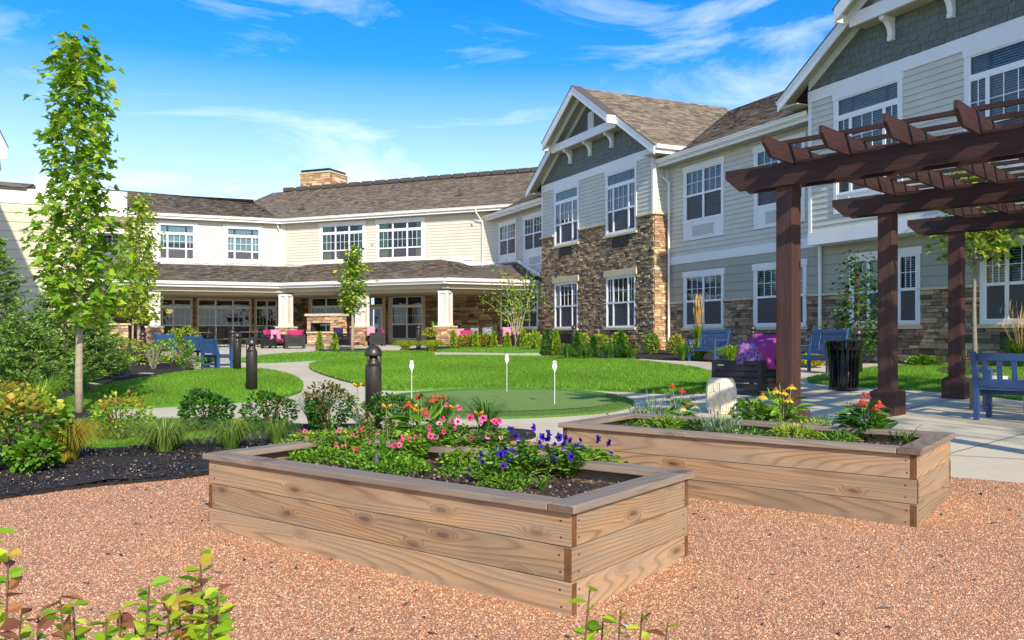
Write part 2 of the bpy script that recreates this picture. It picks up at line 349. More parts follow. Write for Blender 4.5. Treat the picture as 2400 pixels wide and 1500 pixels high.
def gravel_mat():
    m, t, b, o = newmat('pink_crushed_granite'); tcn = N(t, 'ShaderNodeTexCoord'); v = tcn.outputs['Object']
    vo = N(t, 'ShaderNodeTexVoronoi'); vo.inputs['Scale'].default_value = 150; t.links.new(v, vo.inputs['Vector'])
    sp = N(t, 'ShaderNodeSeparateColor'); t.links.new(vo.outputs['Color'], sp.inputs[0])
    r = ramp(t, sp.outputs[0], [(0, hexc('b87a52')), (.25, hexc('d2946a')), (.5, hexc('e0a67a')), (.75, hexc('e8b68c')), (.95, hexc('f0caa6')), (1, hexc('b08e70'))])
    n1 = noise(t, v, .8, 5, .6); r1 = ramp(t, n1.outputs[0], [(.3, (.86, .82, .8)), (.7, (1.08, 1.04, 1.0))]); c = mulc(t, r.outputs[0], r1.outputs[0])
    d = ramp(t, vo.outputs['Distance'], [(.3, g3(1)), (.75, g3(.45))]); c2 = mulc(t, c.outputs[2], d.outputs[0])
    t.links.new(c2.outputs[2], b.inputs['Base Color']); b.inputs['Roughness'].default_value = .85
    bn = N(t, 'ShaderNodeBump', invert=True); bn.inputs['Strength'].default_value = .9; bn.inputs['Distance'].default_value = .008; t.links.new(vo.outputs['Distance'], bn.inputs['Height']); t.links.new(bn.outputs[0], b.inputs['Normal'])
    return m
M['gravel'] = gravel_mat()
M['pebble'] = pm('granite_chip', (1, 1, 1), .8, .1, 40, attr=True)

# ------------------------------------------------------------------ ground sheets
def inpoly(P, poly):
    x, y = P[:, 0], P[:, 1]; c = np.zeros(len(P), bool); n = len(poly)
    for i in range(n):
        x1, y1 = poly[i][0], poly[i][1]; x2, y2 = poly[i-1][0], poly[i-1][1]
        cond = ((y1 > y) != (y2 > y)); xi = (x2-x1)*(y-y1)/((y2-y1) if abs(y2-y1) > 1e-9 else 1e-9) + x1
        c ^= cond & (x < xi)
    return c
def smoothpoly(poly, it=2):
    for _ in range(it):
        q = []
        for i in range(len(poly)):
            a, b = poly[i-1], poly[i]; q.append((a[0]*.25+b[0]*.75, a[1]*.25+b[1]*.75)); 
            c = poly[(i+1) % len(poly)]; q.append((b[0]*.75+c[0]*.25, b[1]*.75+c[1]*.25))
        poly = q
    return poly
def sheet(name, poly, off, mat, step=1.5, bumpz=None, skirt=.0, **kw):
    P = np.array([(p[0], p[1]) for p in poly]); x0, y0 = P.min(0); x1, y1 = P.max(0)
    gx, gy = np.meshgrid(np.arange(x0, x1, step), np.arange(y0, y1, step)); Q = np.stack([gx.ravel(), gy.ravel()], 1); Q = Q[inpoly(Q, poly)] if len(Q) else Q
    pts = [Vector(p) for p in P] + [Vector(q) for q in Q]; n = len(P)
    vs, es, fs, *_ = delaunay_2d_cdt(pts, [], [list(range(n))], 1, 1e-4)
    V = np.array([(v.x, v.y, 0) for v in vs]); V[:, 2] = gzn(V[:, 0], V[:, 1]) + off
    if bumpz is not None: V[:, 2] += bumpz(V[:, 0], V[:, 1])
    Fs = [tuple(f) for f in fs]; mb = MB(); mb.add(V.tolist(), Fs)
    if skirt:
        for i in range(n):
            a, b = P[i-1], P[i]
            za = float(gzn(a[0], a[1])); zb = float(gzn(b[0], b[1]))
            mb.add([(a[0], a[1], za-skirt+off), (b[0], b[1], zb-skirt+off), (b[0], b[1], zb+off), (a[0], a[1], za+off)], [(0, 1, 2, 3)])
    o = mb.build(name, mat); tag(o, kind='structure', **kw); return o
def pp(pts): return [(lambda g: (g.x, g.y))(G(*p)) for p in pts]

mb = MB(); ys = [-60, 0, 36, 40, 60, 120, 400, 900]; xs = [-700, -60, -20, 0, 20, 60, 700]
V = [(x, y, gz(max(-30, min(30, x)), y)-.06) for y in ys for x in xs]; nx = len(xs)
mb.add(V, [(j*nx+i, j*nx+i+1, (j+1)*nx+i+1, (j+1)*nx+i) for j in range(len(ys)-1) for i in range(nx-1)])
tag(mb.build('ground', M['field']), kind='structure')
sheet('path', [(-34, 6.0), (-4, 6.0), (2.6, 5.2), (9, 4.0), (16, 4), (16, 20), (12, 34), (2, 46), (-3, 50), (-16, 54), (-34, 48)], 0.0, M['concrete'], 3.)

gravel_poly = [(-9, -3)] + pp([(-900, 1300), (-200, 1206), (0, 1172), (100, 1158), (200, 1144), (300, 1134), (400, 1126), (475, 1117), (600, 1096), (800, 1068), (1000, 1052), (1190, 1034), (1330, 1042), (1500, 1060), (1700, 1080), (2000, 1102), (2218, 1118), (2400, 1134), (2800, 1170)]) + [(9, 4.2), (9, -3)]
sheet('gravel', gravel_poly, .006, M['gravel'], .5)
mulch_front = smoothpoly(pp([(-900, 1300), (-200, 1207), (0, 1173), (200, 1145), (400, 1127), (475, 1118), (600, 1097), (800, 1069), (1000, 1053), (1190, 1036), (1262, 1028), (1240, 1016), (1120, 1008), (960, 1003), (800, 1003), (700, 1000), (583, 996), (423, 993), (254, 992), (90, 985), (-100, 990), (-600, 1010)]), 1)
def bumpy(a, s): return lambda x, y: a*(np.sin(x*s+1.3*np.sin(y*s*.7))+np.cos(y*s*1.3+x*s*.4))
sheet('mulch_bed', mulch_front, .035, M['mulch'], .25, bumpy(.012, 5), .05)
lawns = {
 'front_strip': [(105, 1003), (150, 998), (254, 993), (400, 994), (600, 995), (690, 999), (640, 1010), (560, 1022), (470, 1036), (350, 1050), (230, 1062), (150, 1050), (110, 1025)],
 'left': [(92, 968), (150, 946), (200, 925), (260, 906), (350, 890), (430, 876), (520, 868), (620, 869), (680, 882), (706, 897), (711, 911), (700, 925), (645, 936), (598, 942), (432, 953), (233, 962)],
 'centre': [(722, 862), (736, 853), (790, 846), (900, 839), (1000, 836), (1200, 838), (1380, 841), (1480, 846), (1560, 857), (1625, 865), (1672, 880), (1690, 905), (1665, 924), (1550, 924), (1400, 916), (1200, 911), (1040, 914), (900, 918), (850, 905), (790, 890), (740, 873)],
 'back_left': [(545, 847), (600, 836), (700, 829), (850, 825), (990, 825), (1028, 830), (990, 835), (900, 838), (800, 842), (700, 848), (600, 853)],
 'back_right': [(1010, 826), (1060, 820), (1120, 816), (1200, 814), (1285, 818), (1275, 829), (1150, 827), (1060, 826)],
 'right': [(1886, 893), (1930, 884), (1990, 874), (2060, 864), (2160, 858), (2400, 858), (2600, 870), (2600, 965), (2400, 940), (2273, 925), (2150, 915), (2050, 910), (1960, 905), (1905, 900)]}
lawnpolys = {}
for k, pl in lawns.items():
    q = smoothpoly(pp(pl), 2); lawnpolys[k] = q
    sheet('lawn', q, .05 if k != 'front_strip' else .055, M['lawn'], 1.0, None, .06)
sheet('mulch_bed', smoothpoly(pp([(-500, 1010), (-100, 985), (92, 969), (150, 947), (200, 926), (260, 907), (350, 891), (450, 872), (458, 862), (440, 848), (380, 836), (340, 822), (200, 815), (-500, 815)]), 1), .03, M['mulch'], .5, bumpy(.02, 3), .05)
sheet('mulch_bed', smoothpoly(pp([(930, 818), (960, 824), (1040, 822), (1120, 816), (1200, 813), (1270, 815), (1262, 835), (1340, 845), (1420, 851), (1478, 852), (1490, 840), (1560, 845), (1625, 846), (1730, 852), (1850, 862), (1900, 856), (2100, 850), (2300, 853), (2700, 862)])+[(14, 14), (8, 27), (3, 37), (0, 41)], 1), .03, M['mulch'], .8, bumpy(.015, 3), .05)
sheet('mulch_ring', smoothpoly(pp([(95, 990), (120, 978), (180, 972), (240, 978), (262, 990), (240, 1010), (180, 1018), (115, 1008)]), 1), .06, M['mulch'], .15, bumpy(.01, 8), .05)
sheet('mulch_ring', smoothpoly(pp([(738, 824), (780, 822), (860, 820), (905, 824), (860, 828), (780, 829)]), 1), .07, M['mulch'], .3, None, .06)
sheet('mulch_ring', smoothpoly(pp([(2190, 872), (2240, 864), (2310, 866), (2350, 878), (2290, 888), (2215, 884)]), 1), .08, M['mulch'], .3, None, .06)
fr = smoothpoly(pp([(838, 950), (900, 931), (1000, 920), (1150, 914), (1300, 916), (1400, 922), (1460, 932), (1491, 947), (1470, 960), (1400, 972), (1250, 981), (1100, 984), (950, 979), (866, 968)]), 2)
gr = smoothpoly(pp([(885, 951), (950, 932), (1050, 922), (1150, 918), (1280, 919), (1380, 927), (1430, 938), (1442, 950), (1400, 961), (1250, 970), (1100, 973), (950, 968)]), 2)
sheet('putting_fringe', fr, .035, M['fringe'], 1., None, .04)
sheet('putting_green', gr, .045, M['turf'], 1.)
# concrete control joints: dark sawn grooves
mb = MB()
for a, b in [((2119, 960), (2230, 936)), ((2200, 1070), (2420, 1012)), ((1905, 1050), (2420, 1078)), ((1560, 934), (1660, 936)), ((1614, 935), (1632, 921)), ((1446, 990), (1420, 968)), ((640, 880), (720, 878)), ((520, 952), (545, 985)), ((1180, 826), (1190, 834)), ((1880, 930), (2050, 925))]:
    A = G(*a); B = G(*b); d = (B-A).normalized(); nn = Vector((-d.y, d.x, 0))*.006
    mb.add([A-nn+Vector((0, 0, .004)), B-nn+Vector((0, 0, .004)), B+nn+Vector((0, 0, .004)), A+nn+Vector((0, 0, .004))], [(0, 1, 2, 3)])
tag(mb.build('path_joint', M['mortar']), kind='structure')

def scatter(poly, n, dens=None):
    P = np.array([(p[0], p[1]) for p in poly]); x0, y0 = P.min(0); x1, y1 = P.max(0); out = []
    tot = 0
    while tot < n:
        Q = np.stack([R_.uniform(x0, x1, n*2), R_.uniform(y0, y1, n*2)], 1); Q = Q[inpoly(Q, poly)]
        if dens is not None: Q = Q[R_.rand(len(Q)) < dens(Q)]
        out.append(Q); tot += len(Q)
        if len(out) > 60: break
    return np.concatenate(out)[:n]
def visible(Q, margin=.06): return (np.abs(Q[:, 0]) < (0.6+margin)*np.maximum(Q[:, 1], .1)+.2)
def blades(name, poly, n, h, off, cols, w=.004, lean=.5, **kw):
    ctr = np.mean(np.array(poly), 0); poly = [tuple(ctr+(np.array(p)-ctr)*1.006) for p in poly]
    Q = scatter(poly, n, lambda q: visible(q)*np.clip((13/np.maximum(q[:, 1], 4))**1.0, .15, 1)); n = len(Q)
    d = Q[:, 1]; hh = h*(R_.rand(n)*.6+.6); ww = w*(d/10).clip(.6, 4)*(R_.rand(n)*.6+.7)
    an = R_.rand(n)*6.283; la = R_.rand(n)*6.283; le = R_.rand(n)*lean*hh
    z = gzn(Q[:, 0], Q[:, 1])+off; b = np.stack([Q[:, 0], Q[:, 1], z], 1); dx = np.stack([np.cos(an)*ww, np.sin(an)*ww, 0*ww], 1)
    tip = b + np.stack([np.cos(la)*le, np.sin(la)*le, hh], 1); V = np.stack([b-dx, b+dx, tip], 1).reshape(-1, 3); Fa = np.arange(3*n).reshape(-1, 3)
    c = np.array(cols)[R_.randint(len(cols), size=n)]*(R_.rand(n, 1)*.5+.75)
    pat = .5+.5*np.sin(Q[:, 0]*1.1+.6*np.sin(Q[:, 1]*.8))*np.sin(Q[:, 1]*.9+1.2); c = c*(.86+.28*pat[:, None])
    return npmesh(name, V, Fa, M['blade'], C=c, kind='stuff', **kw)
GC = [hexc('669a26'), hexc('578c20'), hexc('82b034'), hexc('487c1a'), hexc('74a42c'), hexc('94ac46')]
gl = {'front_strip': 'strip of grass between the path and the dark mulch', 'left': 'grass of the curved lawn by the two brown bollards', 'centre': 'grass of the big central lawn around the putting green', 'back_left': 'grass strip in front of the outdoor fireplace', 'back_right': 'thin grass strip before the row of small conifers', 'right': 'grass behind the pergola posts'}
for k, n in (('front_strip', 22000), ('left', 70000), ('centre', 190000), ('back_left', 14000), ('back_right', 9000), ('right', 60000)):
    blades('grass', lawnpolys[k], n, .055 if k != 'front_strip' else .06, .04, GC, label=gl[k], cat='grass')
blades('fringe_grass', fr, 30000, .02, .03, [hexc('6f9336'), hexc('5e8430')], label='longer turf fringe around the putting green', cat='turf')

def chips(name, poly, n, size, off, cols, mat, elong=3., flat=.35, dmax=40, **kw):
    Q = scatter(poly, n, lambda q: visible(q)*(q[:, 1] > .8)*np.clip((4/np.maximum(q[:, 1], 1))**1.3, .02, 1)); n = len(Q)
    s = size*(R_.rand(n)*.9+.45); L = s*(1+R_.rand(n)*(elong-1)); a = R_.rand(n)*6.283; t = (R_.rand(n)-.5)*.7
    z = gzn(Q[:, 0], Q[:, 1])+off; c = np.stack([Q[:, 0], Q[:, 1], z], 1)
    e1 = np.stack([np.cos(a)*np.cos(t), np.sin(a)*np.cos(t), np.sin(t)], 1)*L[:, None]; e2 = np.stack([-np.sin(a), np.cos(a), R_.randn(n)*.2], 1)*s[:, None]; e3 = np.stack([R_.randn(n)*.15, R_.randn(n)*.15, np.ones(n)], 1)*(s*(flat+R_.rand(n)*flat))[:, None]
    j = lambda: 1+(R_.rand(n, 1)-.5)*.7
    V = np.stack([c+e1*j(), c+e2*j(), c-e1*j(), c-e2*j(), c+e3*j()+e1*(R_.rand(n, 1)-.5)*.6], 1).reshape(-1, 3)
    T = np.array([(0, 1, 4), (1, 2, 4), (2, 3, 4), (3, 0, 4)]); Fa = (T[None]+np.arange(n)[:, None, None]*5).reshape(-1, 3)
    C = np.repeat(np.array(cols)[R_.randint(len(cols), size=n)]*(R_.rand(n, 1)*.5+.75), 4, 0)
    return npmesh(name, V, Fa, mat, C=C, kind='stuff', **kw)
chips('gravel_stones', gravel_poly, 230000, .0043, .006, [hexc(h) for h in ('e0a274', 'd49266', 'e8b488', 'f0c6a0', 'c88a62', 'e2a97c', 'e6b088', 'c09678')], M['pebble'], 1.4, .6, label='loose pink crushed stone covering the foreground', cat='gravel')
chips('mulch_chips', mulch_front, 60000, .008, .04, [hexc(h) for h in ('2a2628', '3a3233', '1c1a1c', '423a39', '2b2a30', '352c28', '201e20', '2a2527', '312b2b', '5a5048')], M['mulchchip'], 4.5, .3, label='black bark chips of the front bed', cat='mulch')
chips('mulch_grit', mulch_front, 1500, .006, .05, [hexc('c9a98c'), hexc('d8c3a8'), hexc('b59a80')], M['pebble'], 1.5, .6, label='pale grit specks scattered over the front edge of the black mulch', cat='grit')
def stray(n, cols, size, lab, y0=1.6, y1=9):
    chips('bark_debris', gravel_poly, n, size, .012, cols, M['mulchchip'], 4, .35, label=lab, cat='bark debris')
stray(520, [hexc('2c2624'), hexc('3b322d'), hexc('5b524a')], .0075, 'dark bark bits strewn over the pink gravel')
stray(40, [hexc('9a9a90'), hexc('b5b0a5')], .010, 'pale grey pebbles lying on the pink gravel')

# ------------------------------------------------------------------ wall frames
class Wall:
    def __init__(s, p, d, n):
        s.p = Vector((p[0], p[1])); s.u = Vector(d).normalized(); s.n = Vector(n).normalized()
    def pt(s, a, o, z): q = s.p + s.u*a + s.n*o; return Vector((q.x, q.y, z))
    def sx(s, px, o=0.):
        k = (px-1200)/F; q = s.p + s.n*o    # (q.x+u.x a) = k (q.y+u.y a)
        return (k*q.y-q.x)/(s.u.x-k*s.u.y)
    def zx(s, px, py, o=0.):
        a = s.sx(px, o); y = (s.p+s.u*a+s.n*o).y; return CAMZ-(py-HZ)/F*y
    def box(s, mb, a0, a1, o0, o1, z0, z1, col=None):
        mb.hexa([s.pt(a0, o0, z0), s.pt(a1, o0, z0), s.pt(a1, o1, z0), s.pt(a0, o1, z0), s.pt(a0, o0, z1), s.pt(a1, o0, z1), s.pt(a1, o1, z1), s.pt(a0, o1, z1)], col)
uR = (.416, -.909); nR = (-.909, -.416)
WR = Wall((5.97, 32.0), uR, nR)                                   # right wing, s grows to the right / nearer
BUMP = .63
WF = Wall((5.97+nR[0]*BUMP, 32.0+nR[1]*BUMP), uR, nR)             # plane of the two gabled fronts
K = Vector((-.82, 46.84)); uC = (.92, -.39); nC = (-.39, -.92)
J = Vector((-.82-.92*14.36, 46.84+.39*14.36))
WC = Wall(J, uC, nC)                                              # centre cream wing, s=0 at J
uB = (.928, .371); nB = (.371, -.928)
WB = Wall(J, uB, nB)                                              # left cream wing, s<0 to the left
WA = Wall((-14.7, 24.5), (.88, .47), (.47, -.88))                 # near left wing
ZG = .80

def intervals(a0, a1, holes):
    out = [(a0, a1)]
    for h0, h1 in holes:
        nw = []
        for x, y in out:
            if h1 <= x or h0 >= y: nw.append((x, y)); continue
            if h0 > x: nw.append((x, h0))
            if h1 < y: nw.append((h1, y))
        out = nw
    return [(x, y) for x, y in out if y-x > .02]
def backing(w, parent, a0, a1, z0, z1, holes, o0=-.12, o1=-.02, name='wall', mat=None):
    mb = MB(); zs = sorted({z0, z1} | {min(max(h[2], z0), z1) for h in holes} | {min(max(h[3], z0), z1) for h in holes})
    for za, zb in zip(zs, zs[1:]):
        if zb-za < .005: continue
        zm = (za+zb)/2
        for x, y in intervals(a0, a1, [(h[0], h[1]) for h in holes if h[2] < zm < h[3]]): w.box(mb, x, y, o0, o1, za, zb)
    return mb.build(name, mat or M['backing'], parent)
def clapboards(w, parent, a0, a1, z0, z1, ex, holes, mat, single=True, name='clapboard', off=0.):
    n = max(1, round((z1-z0)/ex)); ex = (z1-z0)/n; big = MB(); shared = {}
    for i in range(n):
        zb = z0+i*ex; zt = zb+ex-.004
        cuts = [(h[0]-.004, h[1]+.004) for h in holes if h[2] < zt-.02 and h[3] > zb+.02]
        seg = [(x, y, zb, zt) for x, y in intervals(a0, a1, cuts)]
        for h in holes:
            p, q = max(a0, h[0]-.004), min(a1, h[1]+.004)
            if q-p < .02: continue
            if zb+.02 < h[3] < zt-.012: seg.append((p, q, h[3]+.002, zt))
            if zb+.012 < h[2] < zt-.02: seg.append((p, q, zb, h[2]-.002))
        for x, y, ya, yb in seg:
            mb = MB() if single else big; fo = lambda z: off+.004+.022*(zt-z)/(zt-zb)
            mb.hexa([w.pt(x, off-.02, ya), w.pt(y, off-.02, ya), w.pt(y, fo(ya), ya), w.pt(x, fo(ya), ya), w.pt(x, off-.02, yb), w.pt(y, off-.02, yb), w.pt(y, fo(yb), yb), w.pt(x, fo(yb), yb)])
            if single: mb.build(name, mat, parent)
    if not single: tag(big.build('clapboards', mat, parent), kind='stuff')
STC = [hexc(h) for h in ('c2a068', 'b08a58', '95754e', '80664c', 'ccae76', 'a08258', '74604c', 'b5844f', 'bea070', '907656', '64543f', 'a87545')]
STC2 = [hexc(h) for h in ('c9a877', 'b98f62', 'c79a6c', 'a97f62', 'd6bc8c', 'b07a58', '9a806c', 'cda782')]
STC3 = [hexc(h) for h in ('ad9770', '917c5f', 'b8a27c', '7d6c58', 'a08860', 'c2ad84', '6e6050', 'a07a58', '8a7758')]
def stones(w, a0, a1, z0, z1, holes, cols, hmin=.06, hmax=.13, lmin=.12, lmax=.42, rs=3, o=.0):
    r = random.Random(rs); out = []; z = z0
    while z < z1-.02:
        h = min(r.uniform(hmin, hmax), z1-z)
        if z1-(z+h) < .03: h = z1-z
        for q in holes:
            for e in (q[2], q[3]):
                if z+.028 < e < z+h: h = e-z
        cuts = [(q[0], q[1]) for q in holes if q[2] < z+h-.01 and q[3] > z+.01]
        for x, y in intervals(a0, a1, cuts):
            a = x
            while a < y-.01:
                L = r.uniform(lmin, lmax); 
                if y-(a+L) < lmin*.6: L = y-a
                d = r.uniform(.012, .06); g = .005
                parts = [(z, h)] if (r.random() > .22 or h < .09) else [(z, h*.5), (z+h*.5, h*.5)]
                for (zz, hh) in parts:
                    j = lambda: r.uniform(-.008, .008); d = r.uniform(.012, .06)
                    c = r.choice(cols); k = r.uniform(.75, 1.2); c = tuple(min(1, v*k) for v in c)
                    P = [w.pt(a+g, o-.02, zz+g), w.pt(a+L-g, o-.02, zz+g), w.pt(a+L-g+j(), o+d+j(), zz+g+j()*.5), w.pt(a+g+j(), o+d+j(), zz+g+j()*.5),
                         w.pt(a+g, o-.02, zz+hh-g), w.pt(a+L-g, o-.02, zz+hh-g), w.pt(a+L-g+j(), o+d+j()-.006, zz+hh-g+j()*.5), w.pt(a+g+j(), o+d+j()-.006, zz+hh-g+j()*.5)]
                    out.append((P, c, L*hh))
                a += L
        z += h
    return out
def put_stones(lst, parent, nsingle=0, name='stone'):
    if nsingle:
        def key(q):
            p = q[0][2]; return -q[2]/(max(p.y, 1)**2) if abs(p.x) < .6*p.y else 0
        lst = sorted(lst, key=key)
        for P, c, _ in lst[:nsingle]: MB().hexa(P, c).build(name, M['stone'], parent)
        lst = lst[nsingle:]
    if lst:
        mb = MB()
        for P, c, _ in lst: mb.hexa(P, c)
        tag(mb.build(name+'work', M['stone'], parent), kind='stuff')

def soften(L, f=.38, g=(.33, .29, .23)): return [tuple(v*(1-f)+q*f*sum(c)/3/.29 for v, q in zip(c, g)) for c in L]
STC, STC2, STC3 = soften(STC), soften(STC2, .15), soften(STC3)
def window(w, parent, a0, a1, z0, z1, cols, tz=None, mz=None, grid=3, casing=.11, head=.2, headx=.05, blind='blind', panel=0., ptac=None, sill=None, o=0., lower_screen=True, name='window', trim='white', gy=2, curtain=None, single=True):
    """outer casing extents a0..a1, z0..z1; cols = relative widths; tz = transom bottom (z); mz = meeting rail; panel = height of a lower panel"""
    c = MB(); ct = .045+o
    w.box(c, a0, a0+casing, o-.03, ct, z0, z1-head); w.box(c, a1-casing, a1, o-.03, ct, z0, z1-head)
    w.box(c, a0-headx, a1+headx, o-.03, ct+.012, z1-head, z1)
    zb = z0+casing*.8; w.box(c, a0+casing, a1-casing, o-.03, ct-.003, z0, zb)
    if panel:
        w.box(c, a0+casing, a1-casing, o-.03, ct-.022, zb, z0+panel-.05); w.box(c, a0+casing, a1-casing, o-.03, ct-.004, z0+panel-.05, z0+panel); zb = z0+panel
        ww = a1-a0-2*casing
        for q in (.2, .8): w.box(c, a0+casing+ww*q-.02, a0+casing+ww*q+.02, o-.03, ct-.008, z0+casing*.8, z0+panel-.05)
    win = c.build(name, M[trim], parent)
    zt = z1-head; x0 = a0+casing; x1 = a1-casing; fw = .045; mw = .075
    tot = sum(cols); xs = []; a = x0
    for q in cols: L = (x1-x0)*q/tot; xs.append((a, a+L)); a += L
    fr = MB(); panes = []
    rows = []
    if tz: rows.append((tz+.03, zt, 't')); top = tz-.05; w.box(fr, x0, x1, o-.03, o+.034, top, tz+.03)
    else: top = zt
    if mz: rows += [(mz, top, 'u'), (zb, mz, 'l')]
    else: rows += [(zb, top, 'u')]
    for (za, zc, kd) in rows:
        cc = [(x0, x1)] if (kd == 't' and tz and tz > 0 and len(cols) == 3 and cols[0] != cols[1]) else xs
        for (p, q) in cc:
            w.box(fr, p, p+fw, o-.02, o+.03, za, zc); w.box(fr, q-fw, q, o-.02, o+.03, za, zc); w.box(fr, p+fw, q-fw, o-.02, o+.028, za, za+fw*.8); w.box(fr, p+fw, q-fw, o-.02, o+.028, zc-fw*.8, zc)
            panes.append((p+fw, q-fw, za+fw*.8, zc-fw*.8, kd))
            if kd == 'u' and grid:
                g = grid if (q-p) > .5 else max(2, grid-1)
                for i in range(1, g): xx = p+fw+(q-p-2*fw)*i/g; w.box(fr, xx-.009, xx+.009, o+.0, o+.016, za+.03, zc-.03)
                for i in range(1, gy): zz = za+(zc-za)*i/gy; w.box(fr, p+fw, q-fw, o+.002, o+.014, zz-.009, zz+.009)
    fr.build('sash_frame', M['frame'], win)
    for p, q, za, zc, kd in panes:
        mb = MB(); mb.add([w.pt(p-.004, o-.003, za-.004), w.pt(q+.004, o-.003, za-.004), w.pt(q+.004, o-.003, zc+.004), w.pt(p-.004, o-.003, zc+.004)], [(0, 1, 2, 3)]); mb.build('pane', M['screen'] if (kd == 'l' and lower_screen) else M['glass'], win)
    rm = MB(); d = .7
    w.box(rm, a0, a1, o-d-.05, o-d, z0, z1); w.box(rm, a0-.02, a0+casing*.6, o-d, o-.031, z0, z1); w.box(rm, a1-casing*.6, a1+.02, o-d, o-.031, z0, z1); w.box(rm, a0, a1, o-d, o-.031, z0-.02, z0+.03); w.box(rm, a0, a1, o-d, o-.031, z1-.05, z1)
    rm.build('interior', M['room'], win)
    if blind:
        bl = MB(); n = int((zt-zb)/.062); fr_ = rnd.choice((0, 0, 0, .0, .25, .45))
        for (p, q) in (xs if not (tz and blind == 'x') else xs):
            for i in range(n):
                z = zb+.03+(zt-zb-.05)*i/n
                if tz and top < z < tz+.03: continue
                if z < zb+(zt-zb)*fr_: continue
                P = [w.pt(p+.05, o-.075, z), w.pt(q-.05, o-.075, z), w.pt(q-.05, o-.115, z+.036), w.pt(p+.05, o-.115, z+.036)]
                bl.add(P, [(0, 1, 2, 3)])
        bl.build('blind', M[blind], win)
    if curtain:
        cu = MB()
        for (p, q) in curtain[1]:
            n = 14
            for i in range(n):
                xa = p+(q-p)*i/n; xb = p+(q-p)*(i+1)/n; oa = o-.1+.03*(i % 2); ob = o-.1+.03*((i+1) % 2)
                cu.add([w.pt(xa, oa, zb), w.pt(xb, ob, zb), w.pt(xb, ob, zt), w.pt(xa, oa, zt)], [(0, 1, 2, 3)])
        cu.build('curtain', M[curtain[0]], win)
    if ptac:
        b0, b1, p0, p1 = ptac; mb = MB(); w.box(mb, b0, b1, ct-.03, ct-.002, p0, p1); n = int((p1-p0)/.035)
        for i in range(n): zz = p0+.02+(p1-p0-.03)*i/n; w.box(mb, b0+.02, b1-.02, ct-.002, ct+.012, zz, zz+.016)
        mb.build('air_conditioner_grille', M['grille'], win)
    if sill:
        mb = MB(); w.box(mb, a0-.08, a1+.08, -.02, sill[0], z0-sill[1], z0-.002); mb.build('sill', M['cap'], win, bevel=.01)
    return (a0-headx*0, a1, z0, z1)
def dark_grille(w, parent, a0, a1, z0, z1, o=.07):
    mb = MB(); w.box(mb, a0, a1, -.02, o-.012, z0, z1); n = max(4, int((z1-z0)/.04))
    for i in range(n): zz = z0+.015+(z1-z0-.02)*i/n; w.box(mb, a0+.02, a1-.02, o-.012, o+.008, zz, zz+.018)
    mb.build('air_conditioner_grille', M['grille_d'], parent)

RC = [hexc(h) for h in ('8a7a66', '93836e', '9f8e76', '7d6e5b', '8d7d6b', 'a5947a', '74675a', '93826b')]
def roof(parent, a, b, c, d, ex=.145, tw=.29, cols=RC, under=.05, name='shingle', gap=.004):
    """a-b eave (left,right), d-c ridge (left,right)"""
    a, b, c, d = map(Vector, (a, b, c, d)); H = max((d-a).length, (c-b).length); 
    nrm = (b-a).cross((d-a) if (d-a).length > .1 else (c-a)).normalized()
    if nrm.z < 0: nrm = -nrm
    hgt = abs(((c+d)/2-a).dot(nrm.cross((b-a).normalized()))); n = max(2, int(hgt/ex)); V = []; C = []
    for i in range(n):
        t0 = i/n; t1 = min(1, (i+1.15)/n)
        L0 = a.lerp(d, t0); R0 = b.lerp(c, t0); L1 = a.lerp(d, t1); R1 = b.lerp(c, t1); W_ = (R0-L0).length
        if W_ < .05: continue
        xs = [0.]; off = rnd.random()*tw
        x = off
        while x < W_: xs.append(x); x += tw*rnd.uniform(.6, 1.3)
        xs.append(W_)
        for p, q in zip(xs, xs[1:]):
            l = rnd.uniform(.008, .02)
            A = L0.lerp(R0, p/W_)+nrm*l; B = L0.lerp(R0, q/W_)+nrm*l; D = L1.lerp(R1, p/W_)+nrm*.001; Cc = L1.lerp(R1, q/W_)+nrm*.001
            V += [A, B, Cc, D]; k = rnd.uniform(.86, 1.12); cc = rnd.choice(cols); C.append((cc[0]*k, cc[1]*k, cc[2]*k))
    V = np.array([tuple(v) for v in V]); Fa = np.arange(len(V)).reshape(-1, 4)
    npmesh(name+'s', V, Fa, M['roof'], parent, C=np.array(C), kind='stuff')
    mb = MB(); dn = nrm*-under; mb.hexa([a+dn, b+dn, c+dn, d+dn, a-nrm*gap, b-nrm*gap, c-nrm*gap, d-nrm*gap]); mb.build('roof', M['roofbase'], parent)
def gutter(w, parent, a0, a1, o, z, drop=.0, fascia=True):
    mb = MB(); w.box(mb, a0, a1, o-.0, o+.11, z-.13, z-.012); w.box(mb, a0, a1, o+.09, o+.135, z-.03, z); w.box(mb, a0, a1, o-.0, o+.06, z-.16, z-.13)
    mb.build('gutter', M['gutter'], parent)
    mb = MB(); w.box(mb, a0, a1, o-.03, o-.001, z-.27, z-.02); mb.build('fascia', M['white'], parent)
    mb = MB(); w.box(mb, a0, a1, -.05, o-.031, z-.26, z-.23); mb.build('soffit', M['soffit'], parent)
def downspout(pts, parent, r=.045):
    mb = MB(); mb.tube(pts, r, 6); mb.build('downspout', M['gutter'], parent)

# ================================================================== RIGHT WING
bR = thing('residential_wing', 'grey clapboard two-storey wing on the right with two shingled gables and stone base', 'building', (5.97, 32, .8))
for_parent = bR
def W0(o):  # build things in world coordinates under bR
    pass
bR.location = (0, 0, 0)
sL = WR.sx(1162); sT = WR.sx(1564); sG = WR.sx(1897); sE = WR.sx(2400)+9
ZCAP = WR.zx(1573, 709); ZB0 = WR.zx(1573.3, 621.7); ZB1 = WR.zx(1573, 603); ZE = 7.9
